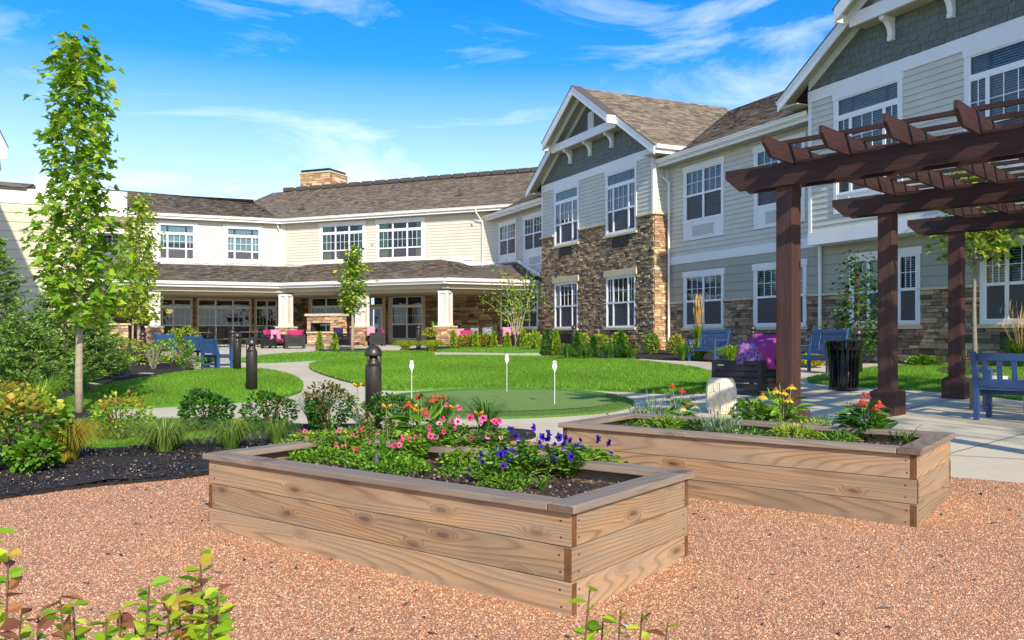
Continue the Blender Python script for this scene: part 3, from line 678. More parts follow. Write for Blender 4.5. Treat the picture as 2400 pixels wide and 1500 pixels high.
# windows of the long wall
def rng(w, x0, x1, o=0.): return w.sx(x0, o), w.sx(x1, o)
holes_up = []; holes_lo = []
a0, a1 = rng(WR, 1604, 1698); zz0 = WR.zx(1603, 566.5); zz1 = WR.zx(1603, 394); zm = WR.zx(1612, 461)
wh = a1-a0
pt0, pt1 = rng(WR, 1624, 1673)
holes_up.append(window(WR, bR, a0, a1, zz0, zz1, [1, 1], mz=zm, panel=WR.zx(1612, 519)-zz0, ptac=(pt0, pt1, WR.zx(1624, 554), WR.zx(1624, 529))))
b0 = WR.sx(1769); holes_up.append(window(WR, bR, b0, b0+wh, zz0, zz1, [1, 1], mz=zm, panel=WR.zx(1612, 519)-zz0, ptac=(b0+.55, b0+.55+pt1-pt0, WR.zx(1624, 554), WR.zx(1624, 529))))
zl0 = WR.zx(1604, 768.5); zl1 = WR.zx(1604, 638); zlm = WR.zx(1612, 707)
holes_lo.append(window(WR, bR, a0, a1, zl0, zl1, [1, 1], mz=zlm, sill=(.1, .1)))
b0 = WR.sx(1768); holes_lo.append(window(WR, bR, b0, WR.sx(1892), zl0, zl1, [1, 1], mz=zlm, sill=(.1, .1)))
c0, c1 = rng(WR, 1992, 2159); zt3 = WR.zx(2159, 577); holes_lo.append(window(WR, bR, c0, c1, zl0, zt3, [.55, 1, .55], mz=WR.zx(2125, 678), sill=(.1, .1)))
c2 = WR.sx(2299); holes_lo.append(window(WR, bR, c2, c2+(c1-c0), zl0, zt3, [.55, 1, .55], mz=WR.zx(2125, 678), sill=(.1, .1)))
# beyond the tower, second floor
d0, d1 = rng(WR, 1170, 1211); e0, e1 = rng(WR, 1228, 1275)
holes_up.append(window(WR, bR, d0, d1, WR.zx(1170, 624), WR.zx(1170, 524), [1, 1], mz=WR.zx(1175, 565), panel=WR.zx(1175, 600)-WR.zx(1170, 624), blind=None, curtain=('curtain_p', [(d0+.15, d0+1.4)])))
holes_up.append(window(WR, bR, e0, e1, WR.zx(1228, 626), WR.zx(1228, 507), [1, 1], mz=WR.zx(1235, 551), panel=WR.zx(1235, 587)-WR.zx(1228, 626), ptac=(e0+.7, e0+1.9, WR.zx(1240, 621), WR.zx(1240, 604))))
f0, f1 = rng(WR, 1174, 1209); holes_lo.append(window(WR, bR, f0, f1, WR.zx(1174, 772), WR.zx(1174, 686), [1, 1], mz=WR.zx(1174, 732), blind=None)); f2, f3 = rng(WR, 1222, 1262)
holes_lo.append(window(WR, bR, f2, f3, WR.zx(1174, 772), WR.zx(1174, 686), [1, 1], mz=WR.zx(1174, 732), blind=None))
backing(WR, bR, sL, sE, .5, 7.75, holes_up+holes_lo)
clapboards(WR, bR, sT, WR.sx(1896), ZB1, 7.72, .165, holes_up, M['siding'])
clapboards(WR, bR, sL, WR.sx(1285), ZB1, 7.72, .165, holes_up, M['siding'], single=False)
clapboards(WR, bR, sT, sE-.5, ZCAP, ZB0, .27, holes_lo, M['siding_low'])
clapboards(WR, bR, sL, WR.sx(1285), ZCAP, ZB0, .27, holes_lo, M['olive'], single=False)
mb = MB(); WR.box(mb, sT, WR.sx(1925), -.02, .035, ZB0, ZB1); mb.build('belt_board', M['white'], bR)
for x, y in intervals(sT-.02, sE, [(h[0]-.02, h[1]+.02) for h in holes_lo]): mb = MB(); WR.box(mb, x, y, -.02, .11, ZCAP-.07, ZCAP); mb.build('cap_stone', M['cap'], bR, bevel=.012)
grl = [rng(WR, 1795, 1835), rng(WR, 2028, 2064), rng(WR, 2347, 2395)]
gz0 = WR.zx(2028, 814); gz1 = WR.zx(2028, 779)
sg = [(a, b, gz0, gz1) for a, b in grl]
st = stones(WR, sT, sE-.6, .55, ZCAP-.075, [(h[0]-.01, h[1]+.01, h[2]-.1, h[3]) for h in holes_lo]+sg, STC3+STC, .07, .15, .16, .5, 11)
put_stones(st, bR, 260)
st = stones(WR, sL, WR.sx(1285), .6, ZCAP-.075, [(h[0]-.01, h[1]+.01, h[2], h[3]) for h in holes_lo], STC, .08, .14, .2, .5, 12); put_stones(st, bR)
mb = MB(); WR.box(mb, sL, sE, -.1, -.004, .5, ZCAP); mb.build('mortar_bed', M['mortar'], bR)
for a, b in grl: dark_grille(WR, bR, a, b, gz0, gz1)
# roof of the long wing
RD, RZ = 6.4, 11.57
def Rpt(s, o, z): return WR.pt(s, o, z)
sN = sE+2; sFar = WR.sx(1133, .5)
roof(bR, Rpt(sFar, .58, ZE-.02), Rpt(sN, .58, ZE-.02), Rpt(sN, -RD, RZ), Rpt(sFar-1.5, -RD, RZ))
mb = MB(); WR.box(mb, sFar-2, sN, -14, -RD, 7.5, 7.6); mb.hexa([Rpt(sFar-2, -RD-.02, RZ-.1), Rpt(sN, -RD-.02, RZ-.1), Rpt(sN, -13.5, 7.6), Rpt(sFar-2, -13.5, 7.6), Rpt(sFar-2, -RD-.02, RZ-.02), Rpt(sN, -RD-.02, RZ-.02), Rpt(sN, -13.5, 7.7), Rpt(sFar-2, -13.5, 7.7)]); mb.build('rear_roof', M['roofbase'], bR)
gutter(WR, bR, WR.sx(1541, .5), WR.sx(1897, .5), .5, ZE); gutter(WR, bR, sFar, WR.sx(1274, .5), .5, ZE)
s1 = WR.sx(1568, .1)
downspout([Rpt(s1-.35, .55, ZE-.12), Rpt(s1-.35, .55, ZE-.3), Rpt(s1+.02, .12, ZE-.85), Rpt(s1+.02, .12, .85)], bR)
s2 = WR.sx(1921, .1); downspout([Rpt(s2, .09, ZB0+.3), Rpt(s2, .09, .85)], bR, .055)
mb = MB(); mb.tube([Rpt(WR.sx(1826, -1.), -1.2, 8.7), Rpt(WR.sx(1826, -1.), -1.2, 9.2)], .06, 8); mb.build('vent_pipe', M['vent'], bR)
mb = MB(); WR.box(mb, sL, sL+.14, -.02, .05, ZCAP, 7.7); mb.build('corner_board', M['white'], bR)
# ---- gabled fronts
def gable_front(sl, sr, stoneface, wins):
    """sl..sr face extents on WF"""
    w = WF; mid = (sl+sr)/2; pit = .64; o1, o2 = .5, .92; side = .75
    zE = 8.30; zA = zE + pit*((sr-sl)/2+side)                           # roof surface
    zfr0, zfr1 = 8.06, 8.39
    base = ZB0 if not stoneface else .5
    backing(w, bR, sl, sr, base, zfr1, wins)
    # back face of the dark gable triangle
    mb = MB(); half = (sr-sl)/2
    mb.add([w.pt(sl, -.02, zfr1), w.pt(sr, -.02, zfr1), w.pt(mid, -.02, zfr1+pit*half)], [(0, 1, 2)]); mb.build('gable_wall', M['shake'], bR)
    mb = MB(); w.box(mb, sl-.01, sr+.01, -.02, .05, zfr0, zfr1); mb.build('frieze_board', M['white'], bR)
    zb = base
    if stoneface:
        zs = w.zx(1533, 497); capz = zs
        holes = [(h[0]-.01, h[1]+.01, h[2]-.1, h[3]) for h in wins]
        g = [rng(w, 1313, 1341) + (w.zx(1313, 601), w.zx(1313, 580)), rng(w, 1437, 1474) + (w.zx(1437, 582), w.zx(1437, 555)), rng(w, 1313, 1342) + (w.zx(1313, 803), w.zx(1313, 783)), rng(w, 1440, 1474) + (w.zx(1440, 806), w.zx(1440, 782))]
        lint = [(h[0]-.15, h[1]+.15, h[3], h[3]+.27) for h in wins if h[3] < zs-1]
        stn = stones(w, sl, sr, .5, capz-.08, holes+g+lint, STC+STC2[:3], .05, .12, .1, .34, 21); put_stones(stn, bR)
        for q in g: dark_grille(w, bR, *q)
        for q in lint:
            mb = MB(); w.box(mb, q[0], q[1], -.02, .09, q[2]+.005, q[3]); mb.build('lintel', M['cap'], bR, bevel=.012)
        mb = MB(); w.box(mb, sl+.01, sr-.01, -.1, -.004, .5, capz); mb.build('mortar_bed', M['mortar'], bR)
        for x, y in intervals(sl-.08, sr+.08, [(h[0], h[1]) for h in wins if h[2] < zs < h[3]]): mb = MB(); w.box(mb, x, y, -.02, .12, capz-.08, capz); mb.build('cap_stone', M['cap'], bR, bevel=.012)
        zb = capz
    clapboards(w, bR, sl+.11, sr-.11, zb if stoneface else ZB1+.03, zfr0, .165, wins, M['siding'])
    mb = MB(); w.box(mb, sl, sl+.11, -.02, .045, zb, zfr0); w.box(mb, sr-.11, sr, -.02, .045, zb, zfr0); mb.build('corner_board', M['white'], bR)
    if not stoneface:
        mb = MB(); w.box(mb, sl-.015, sr+.015, -.02, .06, ZB0-.03, ZB1+.03); w.box(mb, sl, sr, -BUMP, -.021, ZB0-.02, ZB0); mb.build('belt_board', M['white'], bR)
    # returns of the bay
    for (sx, dr) in ((sr, 1), (sl, -1)):
        p = w.pt(sx, 0, 0); q = Wall((p.x, p.y), (-nR[0], -nR[1]) if dr > 0 else nR, uR if dr > 0 else (-uR[0], -uR[1]))
        L0, L1 = (0, BUMP) if dr > 0 else (-BUMP, 0)
        mb = MB(); q.box(mb, L0, L1, -.1, -.02, base, zfr1); mb.build('wall', M['backing'], bR)
        if stoneface:
            stn = stones(q, L0, L1, .5, zb-.08, [], STC2, .07, .14, .14, .36, 31+dr); put_stones(stn, bR)
            mb = MB(); q.box(mb, L0, L1, -.09, -.004, .5, zb); mb.build('mortar_bed', M['mortar'], bR)
            mb = MB(); q.box(mb, L0-.0, L1, -.02, .12, zb-.08, zb); mb.build('cap_stone', M['cap'], bR)
        clapboards(q, bR, L0 + (.11 if dr > 0 else 0), L1-(.1 if dr > 0 else .11), zb if stoneface else ZB1, zfr1, .165, [], M['cream'] if stoneface else M['siding'], single=False)
        mb = MB(); q.box(mb, L0 if dr > 0 else L1-.11, L0+.11 if dr > 0 else L1, -.02, .045, zb, zfr1); q.box(mb, L1-.1 if dr > 0 else L0, L1 if dr > 0 else L0+.1, -.02, .03, zb, zfr1); mb.build('corner_board', M['white'], bR)
    # shakes
    r = random.Random(int(sl*100)); z = zfr1; big = MB(); single = []
    while z < zfr1+pit*half:
        a = sl + (z-zfr1)/pit; b = sr-(z-zfr1)/pit; x = a+r.uniform(0, .2)
        while x < b:
            L = r.uniform(.12, .34); zz = z+r.choice((0, 0, .035, -.03)); z2 = z+.235
            am = (min(x+L, sr)-sl if x+L/2 < mid else sr-x)*pit+zfr1
            if z2 < am+.12:
                zz = max(zz, zfr1+.002); P = [w.pt(x+.004, -.015, zz), w.pt(x+L-.004, -.015, zz), w.pt(x+L-.004, .024, zz), w.pt(x+.004, .024, zz), w.pt(x+.004, -.015, z2), w.pt(x+L-.004, -.015, z2), w.pt(x+L-.004, .006, z2), w.pt(x+.004, .006, z2)]
                k = r.uniform(.9, 1.1); c = tuple(v*k for v in hexc('626860')); single.append((P, c))
            x += L
        z += .2
    if stoneface:
        for P, c in single: big.hexa(P, c)
        tag(big.build('shakes', M['shake'], bR), kind='stuff')
    else:
        n = 0
        for P, c in single:
            if abs(P[0].x) < .62*P[0].y and CAMZ+.4*P[0].y > P[0].z and n < 300: MB().hexa(P, c).build('shingle', M['shake'], bR); n += 1
            else: big.hexa(P, c)
        if big.f: tag(big.build('shakes', M['shake'], bR), kind='stuff')
    # roof planes
    Rw = lambda s, o, zz: w.pt(s, o, zz)
    back = -RD-BUMP
    roof(bR, Rw(sr+side, o1, zE), Rw(sr+side, back, zE), Rw(mid, back, zA), Rw(mid, o1, zA), under=.06)
    roof(bR, Rw(sl-side, back, zE), Rw(sl-side, o1, zE), Rw(mid, o1, zA), Rw(mid, back, zA), under=.06)
    # rake boards and soffits, lower and upper layer
    for sd in (-1, 1):
        se = mid+sd*(half+side)
        def sl_box(mb, t0, t1, oa, ob, dz0, dz1, nose=False):
            A = mid+(se-mid)*t0; B = mid+(se-mid)*t1; za = zA+(zE-zA)*t0; zc = zA+(zE-zA)*t1
            mb.hexa([Rw(A, oa, za+dz0), Rw(B, oa, zc+dz0), Rw(B, ob, zc+dz0), Rw(A, ob, za+dz0), Rw(A, oa, za+dz1), Rw(B, oa, zc+dz1), Rw(B, ob, zc+dz1), Rw(A, ob, za+dz1)])
        mb = MB(); sl_box(mb, .0, 1., o1-.03, o1+.02, -.36, -.03); mb.build('rake_board', M['white'], bR)
        mb = MB(); sl_box(mb, 0, 1, -.02, o1-.031, -.14, -.07); mb.build('soffit', M['soffit'], bR)
        mb = MB(); sl_box(mb, 0, .52, o2-.03, o2+.02, -.33, .04); sl_box(mb, .515, .522, o1+.02, o2-.03, -.33, .03); mb.build('rake_board', M['white'], bR)
        mb = MB(); sl_box(mb, 0, .52, o1+.021, o2-.031, -.1, .03); mb.build('soffit', M['soffit'], bR)
        mb = MB(); sl_box(mb, 0, .53, o1, o2+.045, .041, .06); sl_box(mb, 0, 1.005, o1-.03, o1+.04, -.029, .0); mb.build('roof_edge', M['roofbase'], bR)
        # inner frieze along the slope
        mb = MB(); sl_box(mb, .02, .86, .0, .05, -.37, -.14); mb.build('rake_frieze', M['white'], bR)
        # side gutter
        p = w.pt(sr if sd > 0 else sl, 0, 0); q = Wall((p.x, p.y), (-nR[0], -nR[1]) if sd > 0 else nR, uR if sd > 0 else (-uR[0], -uR[1]))
        L0, L1 = (-o1+.03, BUMP+.9) if sd > 0 else (-BUMP-.9, o1-.03)
        mb = MB(); q.box(mb, L0, L1, side-.0, side+.12, zE-.14, zE-.01); q.box(mb, L0, L1, side+.1, side+.14, zE-.03, zE); mb.build('gutter', M['gutter'], bR)
        mb = MB(); q.box(mb, L0, L1, side-.04, side-.001, zE-.30, zE-.03); mb.build('fascia', M['white'], bR)
        mb = MB(); q.box(mb, L0, L1, -.0, side-.04, zE-.30, zE-.27); mb.build('soffit', M['soffit'], bR)
    zt = zA-.52*(zA-zE)-.10; hb = .5*(half+side)
    mb = MB(); w.box(mb, mid-hb, mid+hb, o1-.06, o1+.015, zt-.34, zt); mb.build('collar_beam', M['white'], bR)
    mb = MB(); w.box(mb, mid-hb+.1, mid+hb-.1, .0, o1-.06, zt-.34, zt-.29); mb.build('soffit', M['soffit'], bR)
    for k in (-1, 0, 1):
        s_ = mid+k*1.75; n = 8; prof = [(.0, -.34), (.42, -.34), (.42, -.42)] + [(.38-.26*math.sin(t*math.pi/2/n), -.44-.36*(1-math.cos(t*math.pi/2/n))) for t in range(n+1)] + [(.14, -.84), (.14, -.93), (.0, -.93)]
        V = [w.pt(s_-.075, a, zt+b) for a, b in prof]+[w.pt(s_+.075, a, zt+b) for a, b in prof]; m = len(prof); Fs = [tuple(range(m))[::-1], tuple(range(m, 2*m))]+[(i, (i+1) % m, (i+1) % m+m, i+m) for i in range(m)]
        MB().add(V, Fs).build('bracket', M['white'], bR)
    # louvre vent near the peak
    mb = MB(); w.box(mb, mid-.24, mid+.24, .0, .05, zt+.02, zt+.95)
    for i in range(10): w.box(mb, mid-.19, mid+.19, .05, .065, zt+.09+i*.08, zt+.13+i*.08)
    mb.build('louvre_vent', M['white'], bR)

tl, tr_ = WF.sx(1271), WF.sx(1533)
def wz(px, py): return WF.zx(px, py)
tw = []
for cx, up in ((1328, 0), (1456, 1)):
    ww = 2.32
    a = WF.sx(cx)-ww/2
    zb_ = wz(1427, 553); 
    tw.append(window(WF, bR, a, a+ww, zb_, 8.06, [.42, 1, .42], tz=wz(1427, 440), mz=wz(1427, 498), head=.19, headx=.03, sill=(.12, .1)))
    lz0 = wz(1427, 768); lz1 = wz(1427, 651); tw.append(window(WF, bR, a+.06, a+ww-.1, lz0, lz1, [.42, 1, .42], mz=wz(1427, 711), casing=.05, head=.05, headx=0, sill=(.12, .1)))
gable_front(tl, tr_, True, tw)
g3l = WF.sx(1897); g3r = g3l+9.4
gw = []; wwid = WF.sx(2117)-WF.sx(1956); 
for a in (WF.sx(1956), WF.sx(2262)):
    gw.append(window(WF, bR, a, a+wwid, wz(1956, 503), 8.06, [.42, 1, .42], tz=wz(1971, 276), mz=wz(1971, 372), head=.17, headx=.03, panel=wz(1971, 455)-wz(1956, 503), ptac=(a+.6, a+wwid-.6, wz(1971, 497), wz(1971, 468))))
gable_front(g3l, g3r, False, gw)

# ================================================================== CENTRE AND LEFT CREAM WINGS
bC = thing('cream_wing', 'cream clapboard two-storey centre wing with long brown roof and stone chimney', 'building')
bB = thing('cream_wing', 'cream clapboard wing left of the corner downspout, two blinded windows upstairs', 'building')
ZEC = 8.4; CL = 14.36
hc = []
for (x0, x1) in ((750, 857), (882, 995)):
    a, b = rng(WC, x0, x1); z0 = WC.zx(882, 611); z1 = WC.zx(882, 515)
    L = b-a; hc.append(window(WC, bC, a, b, z0, z1, [1, 1, 1], tz=WC.zx(882, 541), mz=WC.zx(882, 583), head=.22, casing=.16, blind=None, curtain=('curtain_g', [(a+.2, a+.75), (b-.6, b-.2)])))
backing(WC, bC, 0, CL, 5.3, 8.3, hc)
clapboards(WC, bC, .16, CL-.0, 5.0, 8.25, .17, hc, M['cream'], single=False)
mb = MB(); WC.box(mb, 0, .16, -.02, .05, 5.6, 8.2); mb.build('corner_board', M['white'], bC)
mb = MB(); WC.box(mb, 0, CL-1.5, -.02, .06, 5.52, 5.68); mb.build('flashing_board', M['white'], bC)
gutter(WC, bC, .2, CL+1.2, .5, ZEC)
downspout([WC.pt(CL-1.05, .55, ZEC-.1), WC.pt(CL-1.05, .55, ZEC-.3), WC.pt(CL-.85, .1, ZEC-.8), WC.pt(CL-.85, .1, 5.0)], bC)
downspout([WC.pt(-.1, .5, ZEC-.1), WC.pt(-.1, .45, ZEC-.45), WC.pt(-.12, .14, ZEC-.8), WC.pt(-.12, .12, 5.6)], bC)
CRD, CRZ = 8., 11.8
BRD, BRZ = 7., 10.76
# valley and hip points
Jg = WC.pt(.22, .58, ZEC); cr = WC.pt(CL+14, -CRD, CRZ); clft = WC.pt(WC.sx(640, -CRD), -CRD, CRZ)
# C plane height at offset o: ZEC + (0.58-o)*pitch
cp = (CRZ-ZEC)/(CRD+.58); bp_ = (BRZ-ZEC)/(BRD+.58)
o_h = .58-(BRZ-ZEC)/cp; hp = WC.pt(WC.sx(592, o_h), o_h, BRZ)
roof(bC, Jg, WC.pt(CL+3.5, .58, ZEC), WC.pt(CL+14, o_h, BRZ), hp)
roof(bC, hp, WC.pt(CL+14, o_h, BRZ), cr, clft)
mb = MB(); mb.hexa([WC.pt(-4, -CRD, CRZ-.12), WC.pt(CL+14, -CRD, CRZ-.12), WC.pt(CL+14, -17, 8), WC.pt(-4, -17, 8), clft+Vector((0, 0, -.02)), WC.pt(CL+14, -CRD, CRZ-.02), WC.pt(CL+14, -17, 8.1), WC.pt(-4, -17, 8.1)]); mb.build('rear_roof', M['roofbase'], bC)
nv = 20
for i in range(nv):
    px = 680+ (1262-680)*i/(nv-1); s = WC.sx(px, -CRD); mb = MB(); WC.box(mb, s-.42, s+.42, -CRD-.3, -CRD+.3, CRZ-.05, CRZ+.24); mb.build('ridge_vent', M['vent'], bC, bevel=.04)
for px, oo in ((709, -1.6), (1078, -2.4)):
    z = ZEC+(.58-oo)*cp; mb = MB(); s = WC.sx(px, oo); mb.tube([WC.pt(s, oo, z-.1), WC.pt(s, oo, z+.42)], .07, 8); WC.box(mb, s-.2, s+.2, oo-.2, oo+.2, z-.02, z+.06); mb.build('vent_pipe', M['vent'], bC)
# chimney
o = -CRD-1.0; s0, s1 = WC.sx(704, o), WC.sx(773, o); cz1 = WC.zx(704, 409, o)
Wch = Wall(WC.pt(s0, o, 0).xy, uC, nC); Lc = s1-s0
put_stones(stones(Wch, 0, Lc, CRZ-.6, cz1, [], STC2, .12, .22, .25, .8, 41), bC)
Wc2 = Wall(WC.pt(s1, o, 0).xy, (-nC[0], -nC[1]), uC); put_stones(stones(Wc2, 0, 2.2, CRZ-.6, cz1, [], STC2, .12, .22, .25, .8, 42), bC)
mb = MB(); Wch.box(mb, .02, Lc-.02, -2.2, -.01, CRZ-1, cz1); mb.build('chimney', M['mortar'], bC)
mb = MB(); Wch.box(mb, -.08, Lc+.08, -2.3, .09, cz1, cz1+.1); mb.build('chimney_cap', M['cap'], bC)
mb = MB(); Wch.box(mb, .05, Lc-.05, -2.1, .0, cz1+.1, cz1+.3); mb.build('chimney_flashing', M['blackmetal'], bC)
o = -9.; s0, s1 = WR.sx(1273, o), WR.sx(1285, o); zt = WR.zx(1273, 365, o); mb = MB(); WR.box(mb, s0, s1, o-1, o, 8, zt); mb.build('chimney', M['cap'], bR); mb = MB(); WR.box(mb, s0+.1, s1-.1, o-.9, o-.1, zt, zt+.35); mb.build('chimney_flashing', M['blackmetal'], bR)

# left cream wing (B)
hb = []
for (x0, x1, y0, y1, yt, ym) in ((366, 462, 611, 517, 545, 581), (525, 615, 613, 526, 552, 588)):
    a, b = rng(WB, x0, x1); hb.append(window(WB, bB, a, b, WB.zx(x0, y0), WB.zx(x0, y1), [.42, 1, .42], tz=WB.zx(x0, yt), mz=WB.zx(x0, ym), head=.2, casing=.18))
BLs = WB.sx(200)
a, b = rng(WB, 206, 285); hb.append(window(WB, bB, a, b, WB.zx(206, 596), WB.zx(206, 540), [.42, 1, .42], mz=WB.zx(206, 568), head=.2, casing=.16))
backing(WB, bB, BLs, 0, 5.2, 8.3, hb)
clapboards(WB, bB, BLs, -.16, 5.0, 8.25, .17, hb, M['cream'], single=False)
mb = MB(); WB.box(mb, -.16, 0, -.02, .05, 5.6, 8.2); mb.build('corner_board', M['white'], bB)
mb = MB(); WB.box(mb, BLs, 0, -.02, .06, 5.52, 5.68); mb.build('flashing_board', M['white'], bB)
gutter(WB, bB, WB.sx(298, .5), .0, .5, ZEC)
vpt = hp
SH = (hp.xy-WB.p).dot(WB.u)-.05
rb_l = WB.pt(BLs-3, -BRD, BRZ)
roof(bB, WB.pt(WB.sx(297, .58), .58, ZEC), Jg, hp, WB.pt(WB.sx(292, -BRD), -BRD, BRZ))
roof(bB, WB.pt(BLs-6, -.3, 8.75), WB.pt(WB.sx(297, -.3), -.3, 8.75), WB.pt(WB.sx(292, -BRD), -BRD, BRZ), WB.pt(BLs-9, -BRD, BRZ))
mb = MB(); mb.hexa([WB.pt(BLs-9, -BRD, BRZ-.12), WB.pt(SH, -BRD, BRZ-.12), WB.pt(SH, -15, 8), WB.pt(BLs-9, -15, 8), WB.pt(BLs-9, -BRD-.05, BRZ-.11), WB.pt(SH-.6, -BRD-.05, BRZ-.11), WB.pt(SH, -15, 8.1), WB.pt(BLs-9, -15, 8.1)]); mb.build('rear_roof', M['roofbase'], bB)
# projecting upper gable wall with white boards, small roof below it
a, b = WB.sx(120, 1.2), WB.sx(298, 1.2); z1 = WB.zx(298, 450, 1.2); z0 = WB.zx(298, 508, 1.2)
mb = MB(); WB.box(mb, a, b, .2, 1.18, z0, z1); mb.build('parapet_wall', M['backing'], bB)
clapboards(WB, bB, a, b-.0, z0, z1, .24, [], M['white'], single=False, off=1.2)
roof(bB, WB.pt(a, 2.6, WB.zx(290, 537, 2.6)), WB.pt(b+.2, 2.6, WB.zx(290, 537, 2.6)), WB.pt(b+.2, 1.2, z0), WB.pt(a, 1.2, z0))
mb = MB(); WB.box(mb, a, b+.2, 2.5, 2.66, WB.zx(290, 537, 2.6)-.25, WB.zx(290, 537, 2.6)-.01); mb.build('gutter', M['gutter'], bB)
# ---- near left wing (A)
bA = thing('beige_wing', 'beige board-clad wall at the left edge with white top band, behind spruces', 'building')
aR = WA.sx(214); zA1 = WA.zx(0, 438); zA0 = WA.zx(0, 474)
backing(WA, bA, -9, aR, .5, zA1, []); clapboards(WA, bA, -9, aR-.12, .9, zA0, .275, [], M['beige']); clapboards(WA, bA, -9, aR, zA0, zA1, .2, [], M['white'], off=.012)
mb = MB(); WA.box(mb, aR-.12, aR, -.02, .04, .6, zA0); mb.build('corner_board', M['white'], bA)
roof(bA, WA.pt(-9, .1, zA1), WA.pt(WA.sx(62, .1), .1, zA1), WA.pt(WA.sx(80, -.6), -.6, WA.zx(80, 431, -.6)), WA.pt(-9, -.6, WA.zx(80, 431, -.6)))
mb = MB(); WA.box(mb, WA.sx(84), aR-.05, -1.5, -.05, zA1-.3, WA.zx(84, 411)); mb.build('parapet_wall', M['white'], bA)
mb = MB(); WA.box(mb, -9, aR, -6, -.12, .5, .6); q = Wall(WA.pt(aR, 0, 0).xy, (-.47, .88), (.88, .47)); q.box(mb, 0, 6, -.1, 0, .5, zA1); mb.build('wall', M['beige'], bA)
# ---- eave of another roof poking in at the far left edge
bO = thing('roof_corner', 'white gabled eave corner poking in at the upper left edge', 'building')
Y = 16.; P1 = at(0, 262, Y); P2 = at(18, 352, Y); P3 = at(0, 372, Y)
mb = MB(); mb.hexa([at(-260, 352, Y), at(16, 372, Y), at(16, 372, Y+1.5), at(-260, 352, Y+1.5), at(-260, 200-400, Y), at(18, 350, Y), at(18, 350, Y+1.5), at(-260, -200, Y+1.5)]); mb.build('eave', M['white'], bO)
mb = MB(); mb.hexa([at(-260, -215, Y), at(20, 350, Y), at(20, 350, Y+1.6), at(-260, -215, Y+1.6), at(-260, -235, Y), at(20, 344, Y), at(20, 344, Y+1.6), at(-260, -235, Y+1.6)]); mb.build('roof_edge', M['roofbase'], bO)
mb = MB(); mb.hexa([at(-260, 350, Y+.6), at(4, 400, Y+.6), at(4, 400, Y+.9), at(-260, 350, Y+.9), at(-260, 300, Y+.6), at(-2, 362, Y+.6), at(-2, 362, Y+.9), at(-260, 300, Y+.9)]); mb.build('lower_eave', M['white'], bO)

# ================================================================== VERANDA
bV = thing('veranda', 'brown-roofed veranda with white columns on stone bases along the ground floor', 'veranda')
D = 7.0; ZV = 4.06; ZW = 5.62
Qc = WC.pt(WC.sx(1043, D), D, ZV)                         # outer right corner
Jc = at(655, 663.5, (ZV-CAMZ)*F/(HZ-663.5))                # inner corner of the eaves
Jc = Vector((Jc.x, Jc.y, ZV))
El = at(200, 656, 42.0); El = Vector((Jc.x-uB[0]*14, Jc.y-uB[1]*14, ZV))
Er = Vector((Qc.x+.909*5.0, Qc.y+.416*5.0, ZV))
cw = WC.sx(1036)
roof(bV, Jc, Qc, WC.pt(cw, .06, ZW), WC.pt(WC.sx(717), .06, ZW), under=.14, gap=.08)
roof(bV, El, Jc, WC.pt(WC.sx(717), .06, ZW), WB.pt(-14, .06, ZW), under=.22, gap=.16)
kk = WR.pt(WR.sx(1215), .03, 5.18); k0 = WC.pt(WC.sx(1104), .03, 5.2)
roof(bV, Qc, Er, kk, k0, under=.16, gap=.1); 
mb = MB(); mb.add([WC.pt(cw, .05, ZW), Qc, k0], [(0, 1, 2)]); 
roof(bV, Qc+Vector((0, 0, .0)), Qc+Vector((.02, .01, 0)), k0, WC.pt(cw, .06, ZW))
mb = MB(); a = WC.pt(cw, .09, ZW+.1); b = WC.pt(WC.sx(1078), .09, ZW-.1); c = WC.pt(WC.sx(1104), .09, 5.28)
for p, q in ((WC.pt(cw, .09, ZW+.02), b), (b, c), (c, WC.pt(CL, .09, 5.28)), (WR.pt(WR.sx(1165), .1, 5.24), WR.pt(WR.sx(1215), .1, 5.24)), (WR.pt(WR.sx(1217), .1, 5.2), WR.pt(WR.sx(1270), .1, 4.3))): mb.bar(p, q, .05, .16)
mb.build('flashing', M['white'], bV)
# dark return slope of the little roof
mb = MB(); mb.add([WR.pt(WR.sx(1215), .02, 5.16), WR.pt(WR.sx(1275), .02, 4.15), Er+Vector((0, 0, .02))], [(0, 1, 2)]); mb.build('roof', M['roofbase'], bV)
def line_gutter(P, Q_, nrm):
    d = (Q_-P); L = d.length; w = Wall(P.xy, d.xy, nrm); mb = MB(); w.box(mb, 0, L, 0, .13, ZV-.14, ZV-.01); w.box(mb, 0, L, .11, .15, ZV-.03, ZV); mb.build('gutter', M['gutter'], bV)
    mb = MB(); w.box(mb, 0, L, -.05, -.001, ZV-.27, ZV-.02); mb.build('fascia', M['white'], bV)
    mb = MB(); w.box(mb, -.05, L+.05, -.5, -.051, ZV-.27, ZV-.24); mb.build('soffit', M['soffit'], bV)
    mb = MB(); w.box(mb, 0, L, -.62, -.32, ZV-.62, ZV-.27); mb.build('beam', M['soffit'], bV)
mb = MB(); mb.box(Jc.x-.5, Jc.x+.5, Jc.y+.2, Jc.y+.8, ZV-.62, ZV-.27); mb.build('beam', M['soffit'], bV)
line_gutter(Jc, Qc, nC); line_gutter(El, Jc, nB); line_gutter(Qc, Er, (.416, -.909))
mb = MB(); mb.add([El+Vector((0, 0, -.5)), Jc+Vector((0, 0, -.5)), Qc+Vector((0, 0, -.5)), Er+Vector((0, 0, -.5)), WC.pt(CL, 0, ZV-.5), WC.pt(0, 0, ZV-.5), WB.pt(-14, 0, ZV-.5)], [(0, 1, 5, 6), (1, 2, 4, 5), (2, 3, 4)]); mb.build('ceiling', M['soffit'], bV)
